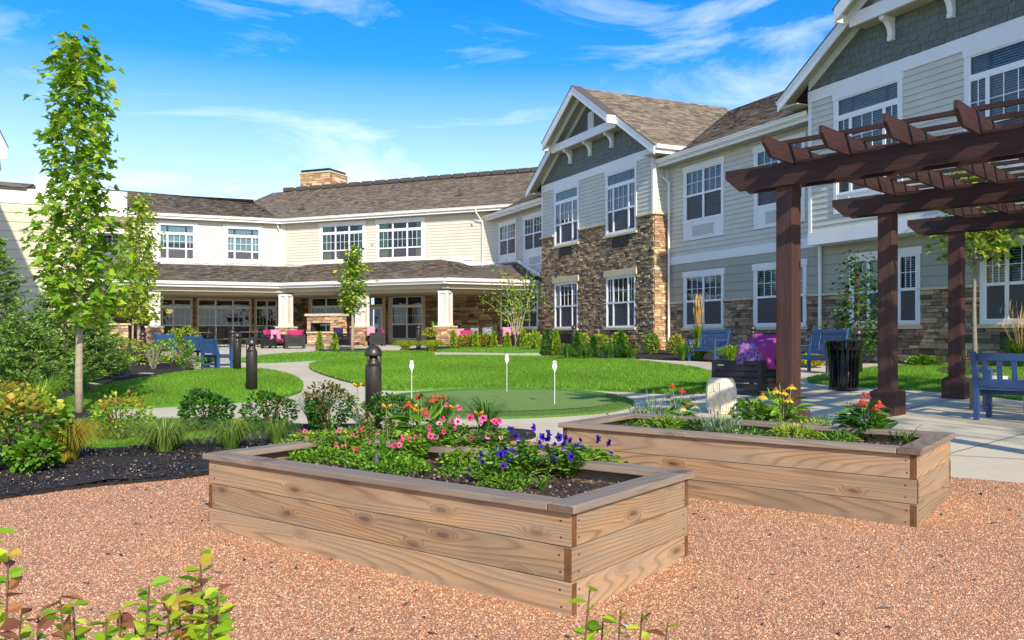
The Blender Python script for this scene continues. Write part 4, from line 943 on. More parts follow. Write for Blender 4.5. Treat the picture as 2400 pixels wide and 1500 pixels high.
def column(p, ang, par):
    cs, sn = math.cos(ang), math.sin(ang); T = Matrix.Translation((p[0], p[1], 0)) @ Matrix.Rotation(ang, 4, 'Z')
    g = gz(*p[:2])-.05; zb = 1.80; zt = ZV-.6
    def frus(mb, r0, r1, z0, z1, col=None): mb.hexa([T @ Vector(q) for q in ((-r0, -r0, z0), (r0, -r0, z0), (r0, r0, z0), (-r0, r0, z0), (-r1, -r1, z1), (r1, -r1, z1), (r1, r1, z1), (-r1, r1, z1))], col)
    mb = MB(); frus(mb, .23, .21, zb, zt); col_ = mb.build('column', M['cream'], par)
    mb = MB(); t = .26
    for i, j in ((-1, -1), (1, -1), (1, 1), (-1, 1)):
        c = .205; mb.box(i*c-.055, i*c+.055, j*c-.055, j*c+.055, zb, zt, M=T)
    mb.box(-.27, .27, -.27, .27, zb, zb+.12, M=T); mb.box(-.27, .27, -.27, .27, zt-.1, zt, M=T); mb.build('column_trim', M['white'], col_)
    mb = MB(); frus(mb, .40, .34, g, zb-.09); mb.build('stone_core', M['mortar'], col_)
    lst = []
    for k in range(4):
        a = ang+k*math.pi/2; n = Vector((math.sin(a), -math.cos(a))); u = Vector((math.cos(a), math.sin(a))); o_ = Vector(p[:2])+n*.37
        w = Wall(o_-u*.39, u, n); lst += stones(w, 0, .78, g, zb-.1, [], STC2, .08, .14, .14, .36, 50+k)
    put_stones(lst, col_, name='base_stone')
    mb = MB(); mb.box(-.44, .44, -.44, .44, zb-.09, zb, M=T); mb.build('cap_stone', M['cap'], col_, bevel=.01)
aC = math.atan2(uC[1], uC[0])
cpos = [WC.pt(WC.sx(x, 6.6), 6.6, 0) for x in (1044, 849, 670)]
for c in cpos: column(c, aC, bV)
cB = cpos[2].xy - Vector(uB)*6.29; column(cB, math.atan2(uB[1], uB[0]), bV)
column(cB-Vector(uB)*6.29, math.atan2(uB[1], uB[0]), bV)
# ground floor walls under the veranda
hw = []
def wn(w, par, x0, x1, y0, y1, **k):
    a, b = rng(w, x0, x1); h = window(w, par, a, b, w.zx((x0+x1)/2, y0), w.zx((x0+x1)/2, y1), trim='beige', **k); return h
hw.append(wn(WC, bC, 724, 806, 797, 691, cols=[1, 1], tz=WC.zx(765, 719), mz=WC.zx(765, 762), blind=None, casing=.2))
hw.append(wn(WC, bC, 911, 998, 801, 687, cols=[1, 1], tz=WC.zx(955, 717), mz=WC.zx(955, 760), blind=None, casing=.22))
a, b = rng(WC, 862, 904); dz1 = WC.zx(883, 688); hw.append((a, b, ZG, dz1))
mb = MB(); WC.box(mb, a, a+.2, -.05, .05, ZG, dz1); WC.box(mb, b-.2, b, -.05, .05, ZG, dz1); WC.box(mb, a-.06, b+.06, -.05, .06, dz1-.25, dz1); zt_ = WC.zx(883, 716); WC.box(mb, a+.2, b-.2, -.05, .03, zt_-.08, zt_+.06); dcas = mb.build('door', M['beige'], bC)
mb = MB(); WC.box(mb, a+.2, a+.33, -.04, .0, ZG, zt_-.08); WC.box(mb, b-.33, b-.2, -.04, .0, ZG, zt_-.08); WC.box(mb, a+.33, b-.33, -.04, .0, ZG, ZG+.3); WC.box(mb, a+.33, b-.33, -.04, .0, zt_-.22, zt_-.08); mb.build('door_leaf', M['white'], dcas)
mb = MB(); mb.add([WC.pt(a+.3, -.02, ZG+.28), WC.pt(b-.3, -.02, ZG+.28), WC.pt(b-.3, -.02, zt_-.2), WC.pt(a+.3, -.02, zt_-.2), WC.pt(a+.2, -.02, zt_+.06), WC.pt(b-.2, -.02, zt_+.06), WC.pt(b-.2, -.02, dz1-.25), WC.pt(a+.2, -.02, dz1-.25)], [(0, 1, 2, 3), (4, 5, 6, 7)]); mb.build('pane', M['glass'], dcas)
mb = MB(); WC.box(mb, a+.48, b-.48, -.018, -.012, 1.75, 2.0); mb.build('paper_notice', M['plastic'], dcas)
mb = MB(); WC.box(mb, a, b, -.8, -.7, ZG, dz1); mb.build('interior', M['room'], dcas)
backing(WC, bC, 0, CL, .5, 5.55, hw, mat=M['mortar'])
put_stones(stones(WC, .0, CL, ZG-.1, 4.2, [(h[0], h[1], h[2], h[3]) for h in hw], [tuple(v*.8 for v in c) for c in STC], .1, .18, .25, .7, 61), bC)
hB2 = []
zb_, zt_ = WB.zx(510, 797), WB.zx(510, 691)
for x0, x1, cl in ((376, 452, [.62, 1]), (460, 590, [1, 1, 1]), (596, 652, [1, .9])):
    a, b = rng(WB, x0, x1); hB2.append(window(WB, bB, a, b, zb_, zt_, cl, tz=WB.zx(510, 720), mz=WB.zx(510, 763), blind=None, casing=.1, head=.3, headx=.0, trim='beige'))
a, b = rng(WB, 180, 243); hB2.append(window(WB, bB, a, b, zb_, zt_, [1, 1], tz=WB.zx(510, 720), mz=WB.zx(510, 763), blind=None, casing=.2, head=.3, trim='beige'))
backing(WB, bB, WB.sx(120), 0, .5, 5.55, hB2, mat=M['mortar'])
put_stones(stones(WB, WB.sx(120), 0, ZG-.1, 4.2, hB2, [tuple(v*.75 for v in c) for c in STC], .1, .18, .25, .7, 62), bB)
t = thing('pendant_lamp', 'lit amber bowl lamp hanging behind the window wall', 'lamp', WB.pt(WB.sx(396), -.4, WB.zx(396, 729)))
MB().lathe([(.02, .12), (.2, .1), (.21, .0), (.14, -.1), (.02, -.15)], 16).build('lamp_shade', M['lamp'], t, smooth=True)
MB().tube([(0, 0, .1), (0, 0, .9)], .012, 6).build('cord', M['blackmetal'], t)
t = thing('ceiling_heater', 'long pale strip heater under the veranda ceiling', 'heater', at(998, 678, 43)); MB().box(-.45, .45, -.08, .08, 0, .06).build('housing', M['cap'], t)
t = thing('wall_floodlight', 'small white floodlight high on the cream wall beside the downspout', 'light', WC.pt(CL-1.5, .0, 7.55)); MB().box(-.06, .06, -.12, 0, 0, .12).build('housing', M['white'], t); MB().lathe([(.03, 0), (.06, -.08), (.05, -.1)], 10, (0, -.12, .02)).build('lamp_head', M['white'], t)
print('BUILDINGS OK', len(bpy.data.objects))

# ================================================================== furniture and fittings
def face_rz(fx, fy): return math.atan2(fx, -fy)      # local -Y looks towards (fx, fy)
def bollard(loc, label, h=1.0):
    t = thing('bollard_light', label, 'bollard light', loc, rnd.random()*6, 'dome-topped bollard lights along the paths'); r = .098
    MB().lathe([(r, -.05), (r, h*.745), (r*.99, h*.75)], 24).build('post', M['bronze'], t, smooth=False).data.polygons.foreach_set('use_smooth', [True]*24*2+[False, False])
    MB().lathe([(r*.98, h*.751), (r*.7, h*.81), (r*.52, h*.84), (r*.5, h*.87)], 24).build('reflector_cone', M['bronze'], t, smooth=True)
    for k in range(3):
        a = k*2.094; MB().bar((r*.93*math.cos(a), r*.93*math.sin(a), h*.74), (r*.93*math.cos(a), r*.93*math.sin(a), h*.9), .014, .014).build('strut', M['bronze'], t)
    n = 8; pr = [(r*1.02, h*.87), (r*1.06, h*.885), (r*1.06, h*.9)]+[(r*1.05*math.cos(i*math.pi/2/n), h*.9+h*.105*math.sin(i*math.pi/2/n)) for i in range(1, n)]+[(.002, h*1.005)]
    MB().lathe(pr, 24).build('dome_cap', M['bronze'], t, smooth=True)
    return t
for (px, py, w, lab) in ((875, None, 40, 'nearest brown bollard light, standing among the flowers in front of the putting green'),
        (590, 917, 27, 'brown scuffed bollard light standing on the curved left lawn'), (556, 868, 19, 'bollard light right behind the one on the left lawn, by the blue chair'),
        (545, 846, 15, 'smallest bollard light of the three in a line left of centre'), (981, None, 11.7, 'slim bollard light in the yellow-green planting by the double window doors'),
        (1345, None, 13, 'bollard light against the stone tower, behind the conical shrubs'), (1764, None, 16.2, 'black bollard light by the stone wall behind the black sofa'),
        (2010, None, 22.5, 'black bollard light behind the black trash can'), (335, None, 16.5, 'bollard light half hidden by shrubs and thin maple stems')):
    Z = .205*F/w; x = (px-1200)/F*Z; bollard((x, Z, gz(x, Z)), lab)

def putting_flag(px, py, lab):
    g = G(px, py); g.z += .03; t = thing('putting_marker', lab, 'golf marker', g, rnd.uniform(-.2, .2), 'white putting hole markers'); t.scale = (.7, .7, .93)
    MB().lathe([(.055, 0), (.055, .008), (.03, .012)], 16).build('hole_cup', M['plastic'], t)
    MB().tube([(0, 0, 0), (0, 0, .56)], .0065, 8).build('pole', M['plastic'], t)
    n = 20; prof = [(.045*math.cos(a), .60+.05*math.sin(a)) for a in [2*math.pi*i/n for i in range(n)]]
    prof = [(-.012, .53), (.012, .53), (.02, .56), (.042, .585), (.05, .62), (.036, .645), (.036, .69), (.026, .70), (-.026, .70), (-.036, .69), (-.036, .645), (-.05, .62), (-.042, .585), (-.02, .56)]
    m = len(prof); V = [(x, -.006, z) for x, z in prof]+[(x, .006, z) for x, z in prof]; MB().add(V, [tuple(range(m)), tuple(range(m, 2*m))[::-1]]+[(i, i+m, (i+1) % m+m, (i+1) % m) for i in range(m)]).build('marker_head', M['plastic'], t)
    mb = MB(); mb.box(-.024, .024, -.0075, -.0062, .668, .682); mb.box(-.007, .007, -.0075, -.0062, .60, .63); mb.box(-.014, .006, -.0075, -.0062, .618, .63); mb.build('printed_mark', M['ink'], t)
putting_flag(965, 951, 'putting marker nearest the brown bollard, left of the green'); putting_flag(1188, 924, 'farthest putting marker, at the back edge of the green'); putting_flag(1300, 955, 'tallest-looking putting marker, right of the middle of the green')

def bench(loc, rz, label, W_=1.2, back_h=.84, slats=11, depth=.5, cat='bench', name='garden_bench', group=None):
    t = thing(name, label, cat, loc, rz, group); h = .40
    for sx in (-1, 1):
        x = sx*(W_/2-.03)
        MB().box(x-.03, x+.03, -depth/2, -depth/2+.06, 0, .60).build('leg', M['blue'], t, bevel=.005)
        mb = MB(); mb.hexa([(x-.03, depth/2-.06, 0), (x+.03, depth/2-.06, 0), (x+.03, depth/2, 0), (x-.03, depth/2, 0), (x-.03, depth/2-.06, h), (x+.03, depth/2-.06, h), (x+.03, depth/2, h), (x-.03, depth/2, h)]); mb.hexa([(x-.03, depth/2-.06, h), (x+.03, depth/2-.06, h), (x+.03, depth/2, h), (x-.03, depth/2, h), (x-.03, depth/2+.06, back_h+.03), (x+.03, depth/2+.06, back_h+.03), (x+.03, depth/2+.12, back_h+.03), (x-.03, depth/2+.12, back_h+.03)]); mb.build('leg', M['blue'], t, bevel=.004)
        MB().box(x-.035, x+.035, -depth/2-.03, depth/2+.04, .60, .63).build('armrest', M['blue'], t, bevel=.006)
        MB().box(x-.015, x+.015, -depth/2+.06, depth/2-.06, .10, .16).build('stretcher', M['blue'], t)
        MB().box(x-.018, x+.018, -depth/2+.06, depth/2-.06, h-.09, h-.02).build('seat_rail', M['blue'], t)
    MB().box(-W_/2+.06, W_/2-.06, -depth/2+.01, -depth/2+.04, h-.10, h-.02).build('seat_rail', M['blue'], t)
    for i in range(5):
        y = -depth/2+.0+i*(depth-.06)/4.4; MB().box(-W_/2+.01, W_/2-.01, y, y+.08, h-.02, h+.002).build('seat_slat', M['blue'], t)
    yb = lambda z: depth/2-.03+(z-h)*.135
    for z, hh in ((h+.03, .08), (back_h-.08, .09)):
        y = yb(z); MB().hexa([(-W_/2+.06, y-.005, z), (W_/2-.06, y-.005, z), (W_/2-.06, y+.03, z), (-W_/2+.06, y+.03, z), (-W_/2+.06, y+.006, z+hh), (W_/2-.06, y+.006, z+hh), (W_/2-.06, y+.041, z+hh), (-W_/2+.06, y+.041, z+hh)]).build('back_rail', M['blue'], t, bevel=.004)
    sw = .05 if slats > 9 else .06
    for i in range(slats):
        x = -W_/2+.06+(W_-.12)*(i+.5)/slats; z0, z1 = h+.11, back_h-.08; y0, y1 = yb(z0)+.006, yb(z1)+.006
        MB().hexa([(x-sw/2, y0, z0), (x+sw/2, y0, z0), (x+sw/2, y0+.016, z0), (x-sw/2, y0+.016, z0), (x-sw/2, y1, z1), (x+sw/2, y1, z1), (x+sw/2, y1+.016, z1), (x-sw/2, y1+.016, z1)]).build('back_slat', M['blue'], t)
    return t
BG = 'blue painted slatted garden seats'
g = G(2292, 985); e_b = Vector((.682, -.731, 0)); e_p = Vector((.731, .682, 0)); c = g+e_b*.57+e_p*.25; c.z = gz(c.x, c.y)
bench(c, face_rz(e_p.x, e_p.y), 'blue bench seen from behind at the right edge, beyond the pergola', 1.25, .82, 7, group=BG)
g = G(1660, 848); bench((g.x, g.y+.1, gz(g.x, g.y)), face_rz(-.86, -.5), 'blue bench in front of the tan feather grass by the stone wall', 1.1, .9, 9, group=BG)
g = G(1918, 876); bench((g.x+.1, g.y+.3, gz(g.x, g.y)), face_rz(-.93, -.37), 'blue bench partly hidden by the black trash can', 1.15, .98, 12, group=BG)
g = G(500, 866); bench((g.x+.1, g.y, gz(g.x, g.y)), face_rz(.5, .87), 'blue armchair with its back to the lawn, beside the two left bollards', .66, .8, 8, cat='chair', name='garden_chair', group=BG)
g = G(470, 850); bench((g.x, g.y, gz(g.x, g.y)), face_rz(.35, .9), 'blue chair just behind the nearer blue armchair', .66, .8, 8, cat='chair', name='garden_chair', group=BG)
g = G(392, 846); bench((g.x, g.y, gz(g.x, g.y)), face_rz(-.1, .9), 'blue chair behind the shrubs, left of the other blue chairs', .62, .85, 8, cat='chair', name='garden_chair', group=BG)

# trash can
g = G(1977, 914); t = thing('trash_can', 'black slatted metal trash can with flared rim beside the pergola post', 'trash can', (g.x, g.y, g.z))
MB().lathe([(.205, .02), (.255, .72), (.25, .72), (.2, .02)], 32, cap=False).build('liner', M['blackmetal'], t, smooth=True)
for k in range(22):
    a = 2*math.pi*k/22; cs, sn = math.cos(a), math.sin(a); tx, ty = -sn*.021, cs*.021
    pts = [(.225, .02), (.245, .35), (.27, .62), (.30, .84)]; mb = MB()
    for (r0, z0), (r1, z1) in zip(pts, pts[1:]):
        mb.hexa([(r0*cs-tx, r0*sn-ty, z0), (r0*cs+tx, r0*sn+ty, z0), ((r0+.01)*cs+tx, (r0+.01)*sn+ty, z0), ((r0+.01)*cs-tx, (r0+.01)*sn-ty, z0), (r1*cs-tx, r1*sn-ty, z1), (r1*cs+tx, r1*sn+ty, z1), ((r1+.01)*cs+tx, (r1+.01)*sn+ty, z1), ((r1+.01)*cs-tx, (r1+.01)*sn-ty, z1)])
    mb.build('slat', M['blackmetal'], t)
MB().lathe([(.235, 0), (.245, 0), (.25, .05), (.238, .05)], 32).build('base_ring', M['blackmetal'], t)
MB().lathe([(.262, .70), (.285, .70), (.288, .74), (.265, .74)], 32).build('band', M['blackmetal'], t)
MB().lathe([(.30, .83), (.325, .835), (.33, .855), (.30, .87), (.16, .885), (.155, .84)], 32, cap=False).build('lid', M['blackmetal'], t, smooth=True)

# garden stool
g = G(1690, 968); t = thing('garden_stool', 'cream ceramic barrel garden stool with a round medallion beside black sofa', 'stool', (g.x, g.y, g.z), .32)
n = 6; R0 = .215
def oct_r(z): return R0*(.78+.26*math.sin(math.pi*(.12+.76*z/.46)))
prof = [(oct_r(.0)*1, 0)]+[(oct_r(z), z) for z in [.46*i/12 for i in range(13)]]+[(oct_r(.46)*.9, .475), (.001, .475)]
MB().lathe(prof, n).build('body', M['ceramic'], t, bevel=.008)
for k in range(n):
    a = 2*math.pi*(k+.5)/n; cs, sn = math.cos(a), math.sin(a); ap = math.cos(math.pi/n)
    P = lambda u, z, o=.004: Vector((cs*(oct_r(z)*ap+o)-sn*u, sn*(oct_r(z)*ap+o)+cs*u, z))
    m = 22; mb = MB(); mb.tube([P(.066*math.cos(q), .235+.075*math.sin(q)) for q in [2*math.pi*i/m for i in range(m+1)]], .006, 6)
    mb.tube([P(0, z) for z in (.315, .36, .42)], .005, 5); mb.tube([P(0, z) for z in (.155, .1, .05)], .005, 5)
    for sd in (-1, 1):
        mb.tube([P(sd*(oct_r(z)*.5*.82), z) for z in [.04+.385*i/8 for i in range(9)]], .005, 5)
        mb.tube([P(sd*.068, .235), P(sd*.088, .235)], .006, 5)
    mb.tube([P(-.08, .425), P(.08, .425)], .005, 5); mb.tube([P(-.075, .04), P(.075, .04)], .005, 5); mb.build('raised_moulding', M['ceramic'], t, smooth=True)

def pillow_mesh(w, h, tk, mat, name='cushion'):
    n = 10; V = []; Fs = []
    for s in (1, -1):
        for i in range(n+1):
            for j in range(n+1):
                u, v = i/n*2-1, j/n*2-1; b = max(0, (1-u**4)*(1-v**4))**.5; pin = 1-.10*(abs(u)**2)*(1-abs(v)**2)*0-.07*((1-abs(v))*abs(u)**3+(1-abs(u))*abs(v)**3)
                V.append((u*w/2*pin, s*tk/2*b, (v*pin+1)*h/2))
    o = (n+1)**2
    for s in (0, 1):
        for i in range(n):
            for j in range(n):
                q = [s*o+i*(n+1)+j, s*o+(i+1)*(n+1)+j, s*o+(i+1)*(n+1)+j+1, s*o+i*(n+1)+j+1]; Fs.append(tuple(q) if s else tuple(q[::-1]))
    mb = MB(); mb.add(V, Fs); return mb.mesh(name, mat, True)
def pillow(loc, rz, tilt, w, h, tk, mat, label, roll=0., cat='cushion', group=None):
    o = bpy.data.objects.new('cushion', pillow_mesh(w, h, tk, M[mat])); link(o); o.location = loc; o.rotation_euler = (tilt, roll, rz); tag(o, label, cat, group); return o
def sofa(loc, rz, label, W_=1.5, dp=.8, h=.56, mat='magenta', nseat=2, cushions=True, cat='sofa', bh=None, backc=True):
    t = thing('slatted_sofa' if cat == 'sofa' else 'slatted_armchair', label, cat, loc, rz, 'black slatted lounge furniture'); bh = bh or h
    def panel(x0, x1, y0, y1, H, ax, n=4):
        """frame with slats"""
        a, b = (x0, x1) if ax == 'x' else (y0, y1); mb = MB()
        q = lambda p, r, z0, z1, nm: (MB().box(p, r, y0, y1, z0, z1) if ax == 'x' else MB().box(x0, x1, p, r, z0, z1)).build(nm, M['blackwood'], t)
        q(a, a+.075, .0, H, 'leg'); q(b-.075, b, .0, H, 'leg'); q(a+.075, b-.075, H-.075, H, 'top_rail')
        hh = (H-.075-.10)/n
        for i in range(n): q(a+.075, b-.075, .10+i*hh, .10+(i+1)*hh-.014, 'slat')
        if b-a > 1.1: m = (a+b)/2; q(m-.04, m+.04, .09, H-.075, 'upright') if False else None
    tk = .055
    panel(-W_/2, -W_/2+tk, -dp/2, dp/2, h, 'y'); panel(W_/2-tk, W_/2, -dp/2, dp/2, h, 'y'); panel(-W_/2+tk, W_/2-tk, dp/2-tk, dp/2, bh, 'x')
    MB().box(-W_/2+tk, W_/2-tk, -dp/2, dp/2-tk, .2, .27).build('seat_frame', M['blackwood'], t)
    ww = (W_-2*tk)/nseat
    for i in range(nseat):
        x = -W_/2+tk+ww*i
        MB().box(x+.01, x+ww-.01, -dp/2+.0, dp/2-.16, .272, .40).build('seat_cushion', M[mat], t, bevel=.03)
        if backc:
            o = bpy.data.objects.new('back_cushion', pillow_mesh(ww-.03, .46, .2, M[mat])); link(o, t); o.location = (x+ww/2, dp/2-.14, .38); o.rotation_euler = (-.18, 0, 0)
    return t
# big sofa by the pergola: back slats on the camera side
g = G(1784, 931); e_l = -e_b; c = g + e_l*.45 + Vector((.62, .78, 0))*.78; c.z = gz(c.x, c.y)
sofa(c, face_rz(-.78, .62), 'black slatted sofa with purple cushions behind the nearest pergola post', 1.6, .86, .56, 'purple', 2)
rs = face_rz(-.78, .62)
base = g+e_l*.35; top = g.z+.60
pillow((g.x-.15, g.y+.25, top-.15), -.5, -.3, .46, .46, .18, 'pat_purple', 'purple vine-patterned cushion leaning at the sofa end', .12, group='loose cushions on black sofa')
pillow((g.x+.04, g.y+.30, top-.17), -.15, -.28, .56, .50, .22, 'purple', 'plain purple cushion right of the vine-patterned one', -.05, group='loose cushions on black sofa')
pillow((g.x+.26, g.y+.62, top-.13), -.1, -.28, .56, .50, .22, 'purple', 'plain purple cushion half hidden behind the front one', -.02, group='loose cushions on black sofa')
pillow((g.x+.50, g.y+1.0, top-.06), .1, -.28, .56, .50, .22, 'purple', 'purple cushion farthest back, against the pergola post', group='loose cushions on black sofa')
# low planter box and small table behind bench
g = G(1730, 862); t = thing('low_planter', 'low black planter box with bright green fern-like plant behind the sofa', 'planter', g, .6)
MB().box(-.3, .3, -.2, .2, 0, .3).build('box', M['blackwood'], t); 
g = G(2350, 962); t = thing('side_table', 'small grey-brown wooden table beyond the blue bench', 'table', (g.x+.1, g.y+.1, g.z), face_rz(e_p.x, e_p.y))
for i in range(5): MB().box(-.38+i*.155, -.38+i*.155+.145, -.3, .3, .40, .425).build('top_plank', M['table'], t)
for sx in (-1, 1):
    for sy in (-1, 1): MB().box(sx*.33-.035, sx*.33+.035, sy*.25-.035, sy*.25+.035, 0, .40).build('leg', M['table'], t)
g2 = Vector((g.x-.05, g.y+.1, g.z+.425)); o = MB().box(-.13, .13, -.09, .09, 0, .04).build('tissue_packet', M['plastic'], None); o.location = g2; tag(o, 'white paper packet lying on the grey-brown table', 'packet')

# outdoor fireplace
g = at(756, 813, 41.0); g.z = gz(g.x, g.y)
fa = aC+.02; Wp = Wall((g.x-math.cos(fa)*.0, g.y), (math.cos(fa), math.sin(fa)), (math.sin(fa), -math.cos(fa)))
t = thing('outdoor_fireplace', 'see-through stone outdoor fireplace with buff cap under the veranda', 'fireplace'); fw = .88; zt = at(0, 741, 41.0).z
hl = [(-.62, .42, CAMZ+.0*1, CAMZ+.44)]
hl = [(-.6, .42, at(0, 778, 41).z, at(0, 758, 41).z)]
put_stones(stones(Wp, -fw, fw, g.z, zt, hl, STC2+[hexc('b98a7c'), hexc('a08a8a')], .08, .15, .14, .4, 71), t)
W2 = Wall(Wp.pt(fw, 0, 0).xy, (-Wp.n[0], -Wp.n[1]), Wp.u); put_stones(stones(W2, 0, .7, g.z, zt, [], STC2, .08, .15, .14, .4, 72), t)
mb = MB(); h_ = hl[0]; Wp.box(mb, -fw, h_[0], -.7, -.004, g.z, zt); Wp.box(mb, h_[1], fw, -.7, -.004, g.z, zt); Wp.box(mb, h_[0], h_[1], -.7, -.004, g.z, h_[2]); Wp.box(mb, h_[0], h_[1], -.7, -.004, h_[3], zt); mb.build('stone_core', M['mortar'], t)
mb = MB(); Wp.box(mb, -fw-.1, fw+.1, -.8, .1, zt, zt+.12); mb.build('cap_stone', M['cap'], t, bevel=.02)
mb = MB(); Wp.box(mb, -fw+.02, fw-.1, .06, .12, g.z+.62, g.z+.7); mb.build('hearth_ledge', M['cap'], t, bevel=.01)
mb = MB(); a, b, z0, z1 = h_; Wp.box(mb, a-.03, a+.02, .0, .07, z0-.03, z1+.03); Wp.box(mb, b-.02, b+.03, .0, .07, z0-.03, z1+.03); Wp.box(mb, a, b, .0, .07, z1, z1+.03); Wp.box(mb, a, b, .0, .07, z0-.03, z0); mb.build('firebox_frame', M['blackmetal'], t)
# grill island far left
g = at(275, 800, 38.0); g.z = gz(g.x, g.y); t = thing('stone_island', 'low stone outdoor kitchen island with pale cap behind the left shrubs', 'stone island')
Wi = Wall(at(250, 800, 38.).xy, (.95, .25), (.25, -.95)); zt = at(0, 762, 38.).z; put_stones(stones(Wi, -.6, .9, g.z, zt, [], STC2, .08, .15, .16, .4, 73), t); mb = MB(); Wi.box(mb, -.6, .9, -.7, -.004, g.z, zt); mb.build('stone_core', M['mortar'], t); mb = MB(); Wi.box(mb, -.7, 1.0, -.8, .1, zt, zt+.08); mb.build('cap_stone', M['cap'], t)
# porch lounge seats
def PG(px, py, Y): p = at(px, py, Y); return (p.x, p.y, gz(p.x, p.y))
sofa(PG(640, 818, 38.5), face_rz(.95, -.3), 'black armchair with magenta cushions left of the fireplace, seen from its side', .72, .78, .62, 'magenta', 1, cat='armchair')
sofa(PG(690, 822, 37.8), face_rz(-.35, .94), 'black armchair with magenta back cushion seen from behind', .85, .78, .62, 'magenta', 1, cat='armchair')
sofa(PG(808, 818, 38.5), face_rz(-.9, -.1), 'black armchair with purple cushions right of the fireplace', .8, .78, .62, 'purple', 1, cat='armchair')
sofa(PG(882, 812, 42.0), face_rz(-.9, -.3), 'black armchair with red-pink cushion right of the second stone column', .8, .75, .64, 'magenta', 1, cat='armchair')
p = PG(793, 800, 38.6); pillow((p[0], p[1], p[2]+.5), .3, -.2, .45, .42, .16, 'pat_purple', 'lilac patterned cushion on the armchair right of the fireplace')
p = PG(648, 800, 38.3); pillow((p[0], p[1]-.15, p[2]+.40), .2, -.2, .45, .45, .15, 'pat_pink', 'pink patterned cushion on the armchair left of the fireplace')
p = PG(870, 800, 41.8); pillow((p[0], p[1]-.1, p[2]+.5), .2, -.2, .42, .42, .15, 'pinkfab', 'pale pink cushion on the armchair by the door')
sofa(PG(1105, 806, 41.5), face_rz(-.15, -.98), 'long black sofa under the veranda behind the row of small conifers', 2.3, .8, .62, 'magenta', 3, backc=False)
sofa(PG(1205, 806, 40.6), face_rz(-.8, -.5), 'black armchair behind the leaning birch stems', .85, .75, .62, 'magenta', 1, cat='armchair', backc=False)
for x, m_, w_, h_, lab in ((1078, 'pinkfab', .42, .4, 'pale pink cushion at the left end of the long veranda sofa'), (1092, 'magenta', .66, .32, 'long magenta bolster cushion on the veranda sofa'), (1112, 'pat_bw', .44, .44, 'black and white cushion beside the magenta bolster'), (1142, 'pat_bw', .5, .46, 'black and white cushion at the right end of the veranda sofa'), (1188, 'pinkfab', .42, .46, 'tilted pink cushion on the armchair behind the birch'), (1201, 'magenta', .5, .36, 'magenta cushion on the armchair behind the birch')):
    p = PG(x, 800, 41.2 if x < 1160 else 40.4); pillow((p[0], p[1]-.12+.04*(x % 3), p[2]+.46), rnd.uniform(-.1, .1), -.2, w_, h_, .15, m_, lab)
def dchair(loc, rz, label):
    t = thing('dining_chair', label, 'chair', loc, rz, 'dark metal veranda dining chairs'); m = M['chairmetal']
    for sx in (-1, 1):
        MB().tube([(sx*.22, -.2, 0), (sx*.22, -.22, .3), (sx*.22, -.2, .62)], .016, 6).build('leg', m, t); MB().tube([(sx*.22, .3, 0), (sx*.22, .2, .42), (sx*.21, .3, .95)], .016, 6).build('leg', m, t); MB().tube([(sx*.22, -.2, .62), (sx*.23, .0, .66), (sx*.22, .23, .64)], .018, 6).build('armrest', m, t)
    MB().box(-.22, .22, -.22, .2, .41, .45).build('seat', m, t); MB().box(-.21, .21, .27, .3, .88, .96).build('top_rail', m, t)
    for i in range(4): z = .52+i*.085; MB().box(-.2, .2, .21+(z-.42)*.17, .225+(z-.42)*.17, z, z+.04).build('back_slat', m, t)
def dtable(loc, label):
    t = thing('dining_table', label, 'table', loc, 0, 'round veranda dining tables'); m = M['chairmetal']
    MB().lathe([(.02, .70), (.5, .70), (.52, .715), (.5, .73), (.02, .73)], 24).build('table_top', M['table'], t)
    for k in range(4): a = k*1.571+.5; MB().tube([(.06*math.cos(a), .06*math.sin(a), .7), (.16*math.cos(a), .16*math.sin(a), .35), (.38*math.cos(a), .38*math.sin(a), 0)], .02, 6).build('leg', m, t)
for i, (x, Y, dx) in enumerate(((470, 40, 0), (588, 40, 0))):
    p = PG(x, 800, Y); w_ = ('left', 'right')[i]
    dtable(p, ('round table beyond the blue chairs, left of the bollards', 'round table just left of the magenta armchair')[i])
    for (ax, ay, lb) in ((-.75, .1, 'on its left side'), (.78, -.1, 'on its right side'), (.15, .75, 'behind it')):
        q = (p[0]+ax, p[1]+ay, p[2]); dchair(q, face_rz(-ax, -ay), f"dark metal chair {lb}, at the round table {'beyond the blue chairs' if i == 0 else 'left of the magenta armchair'}")

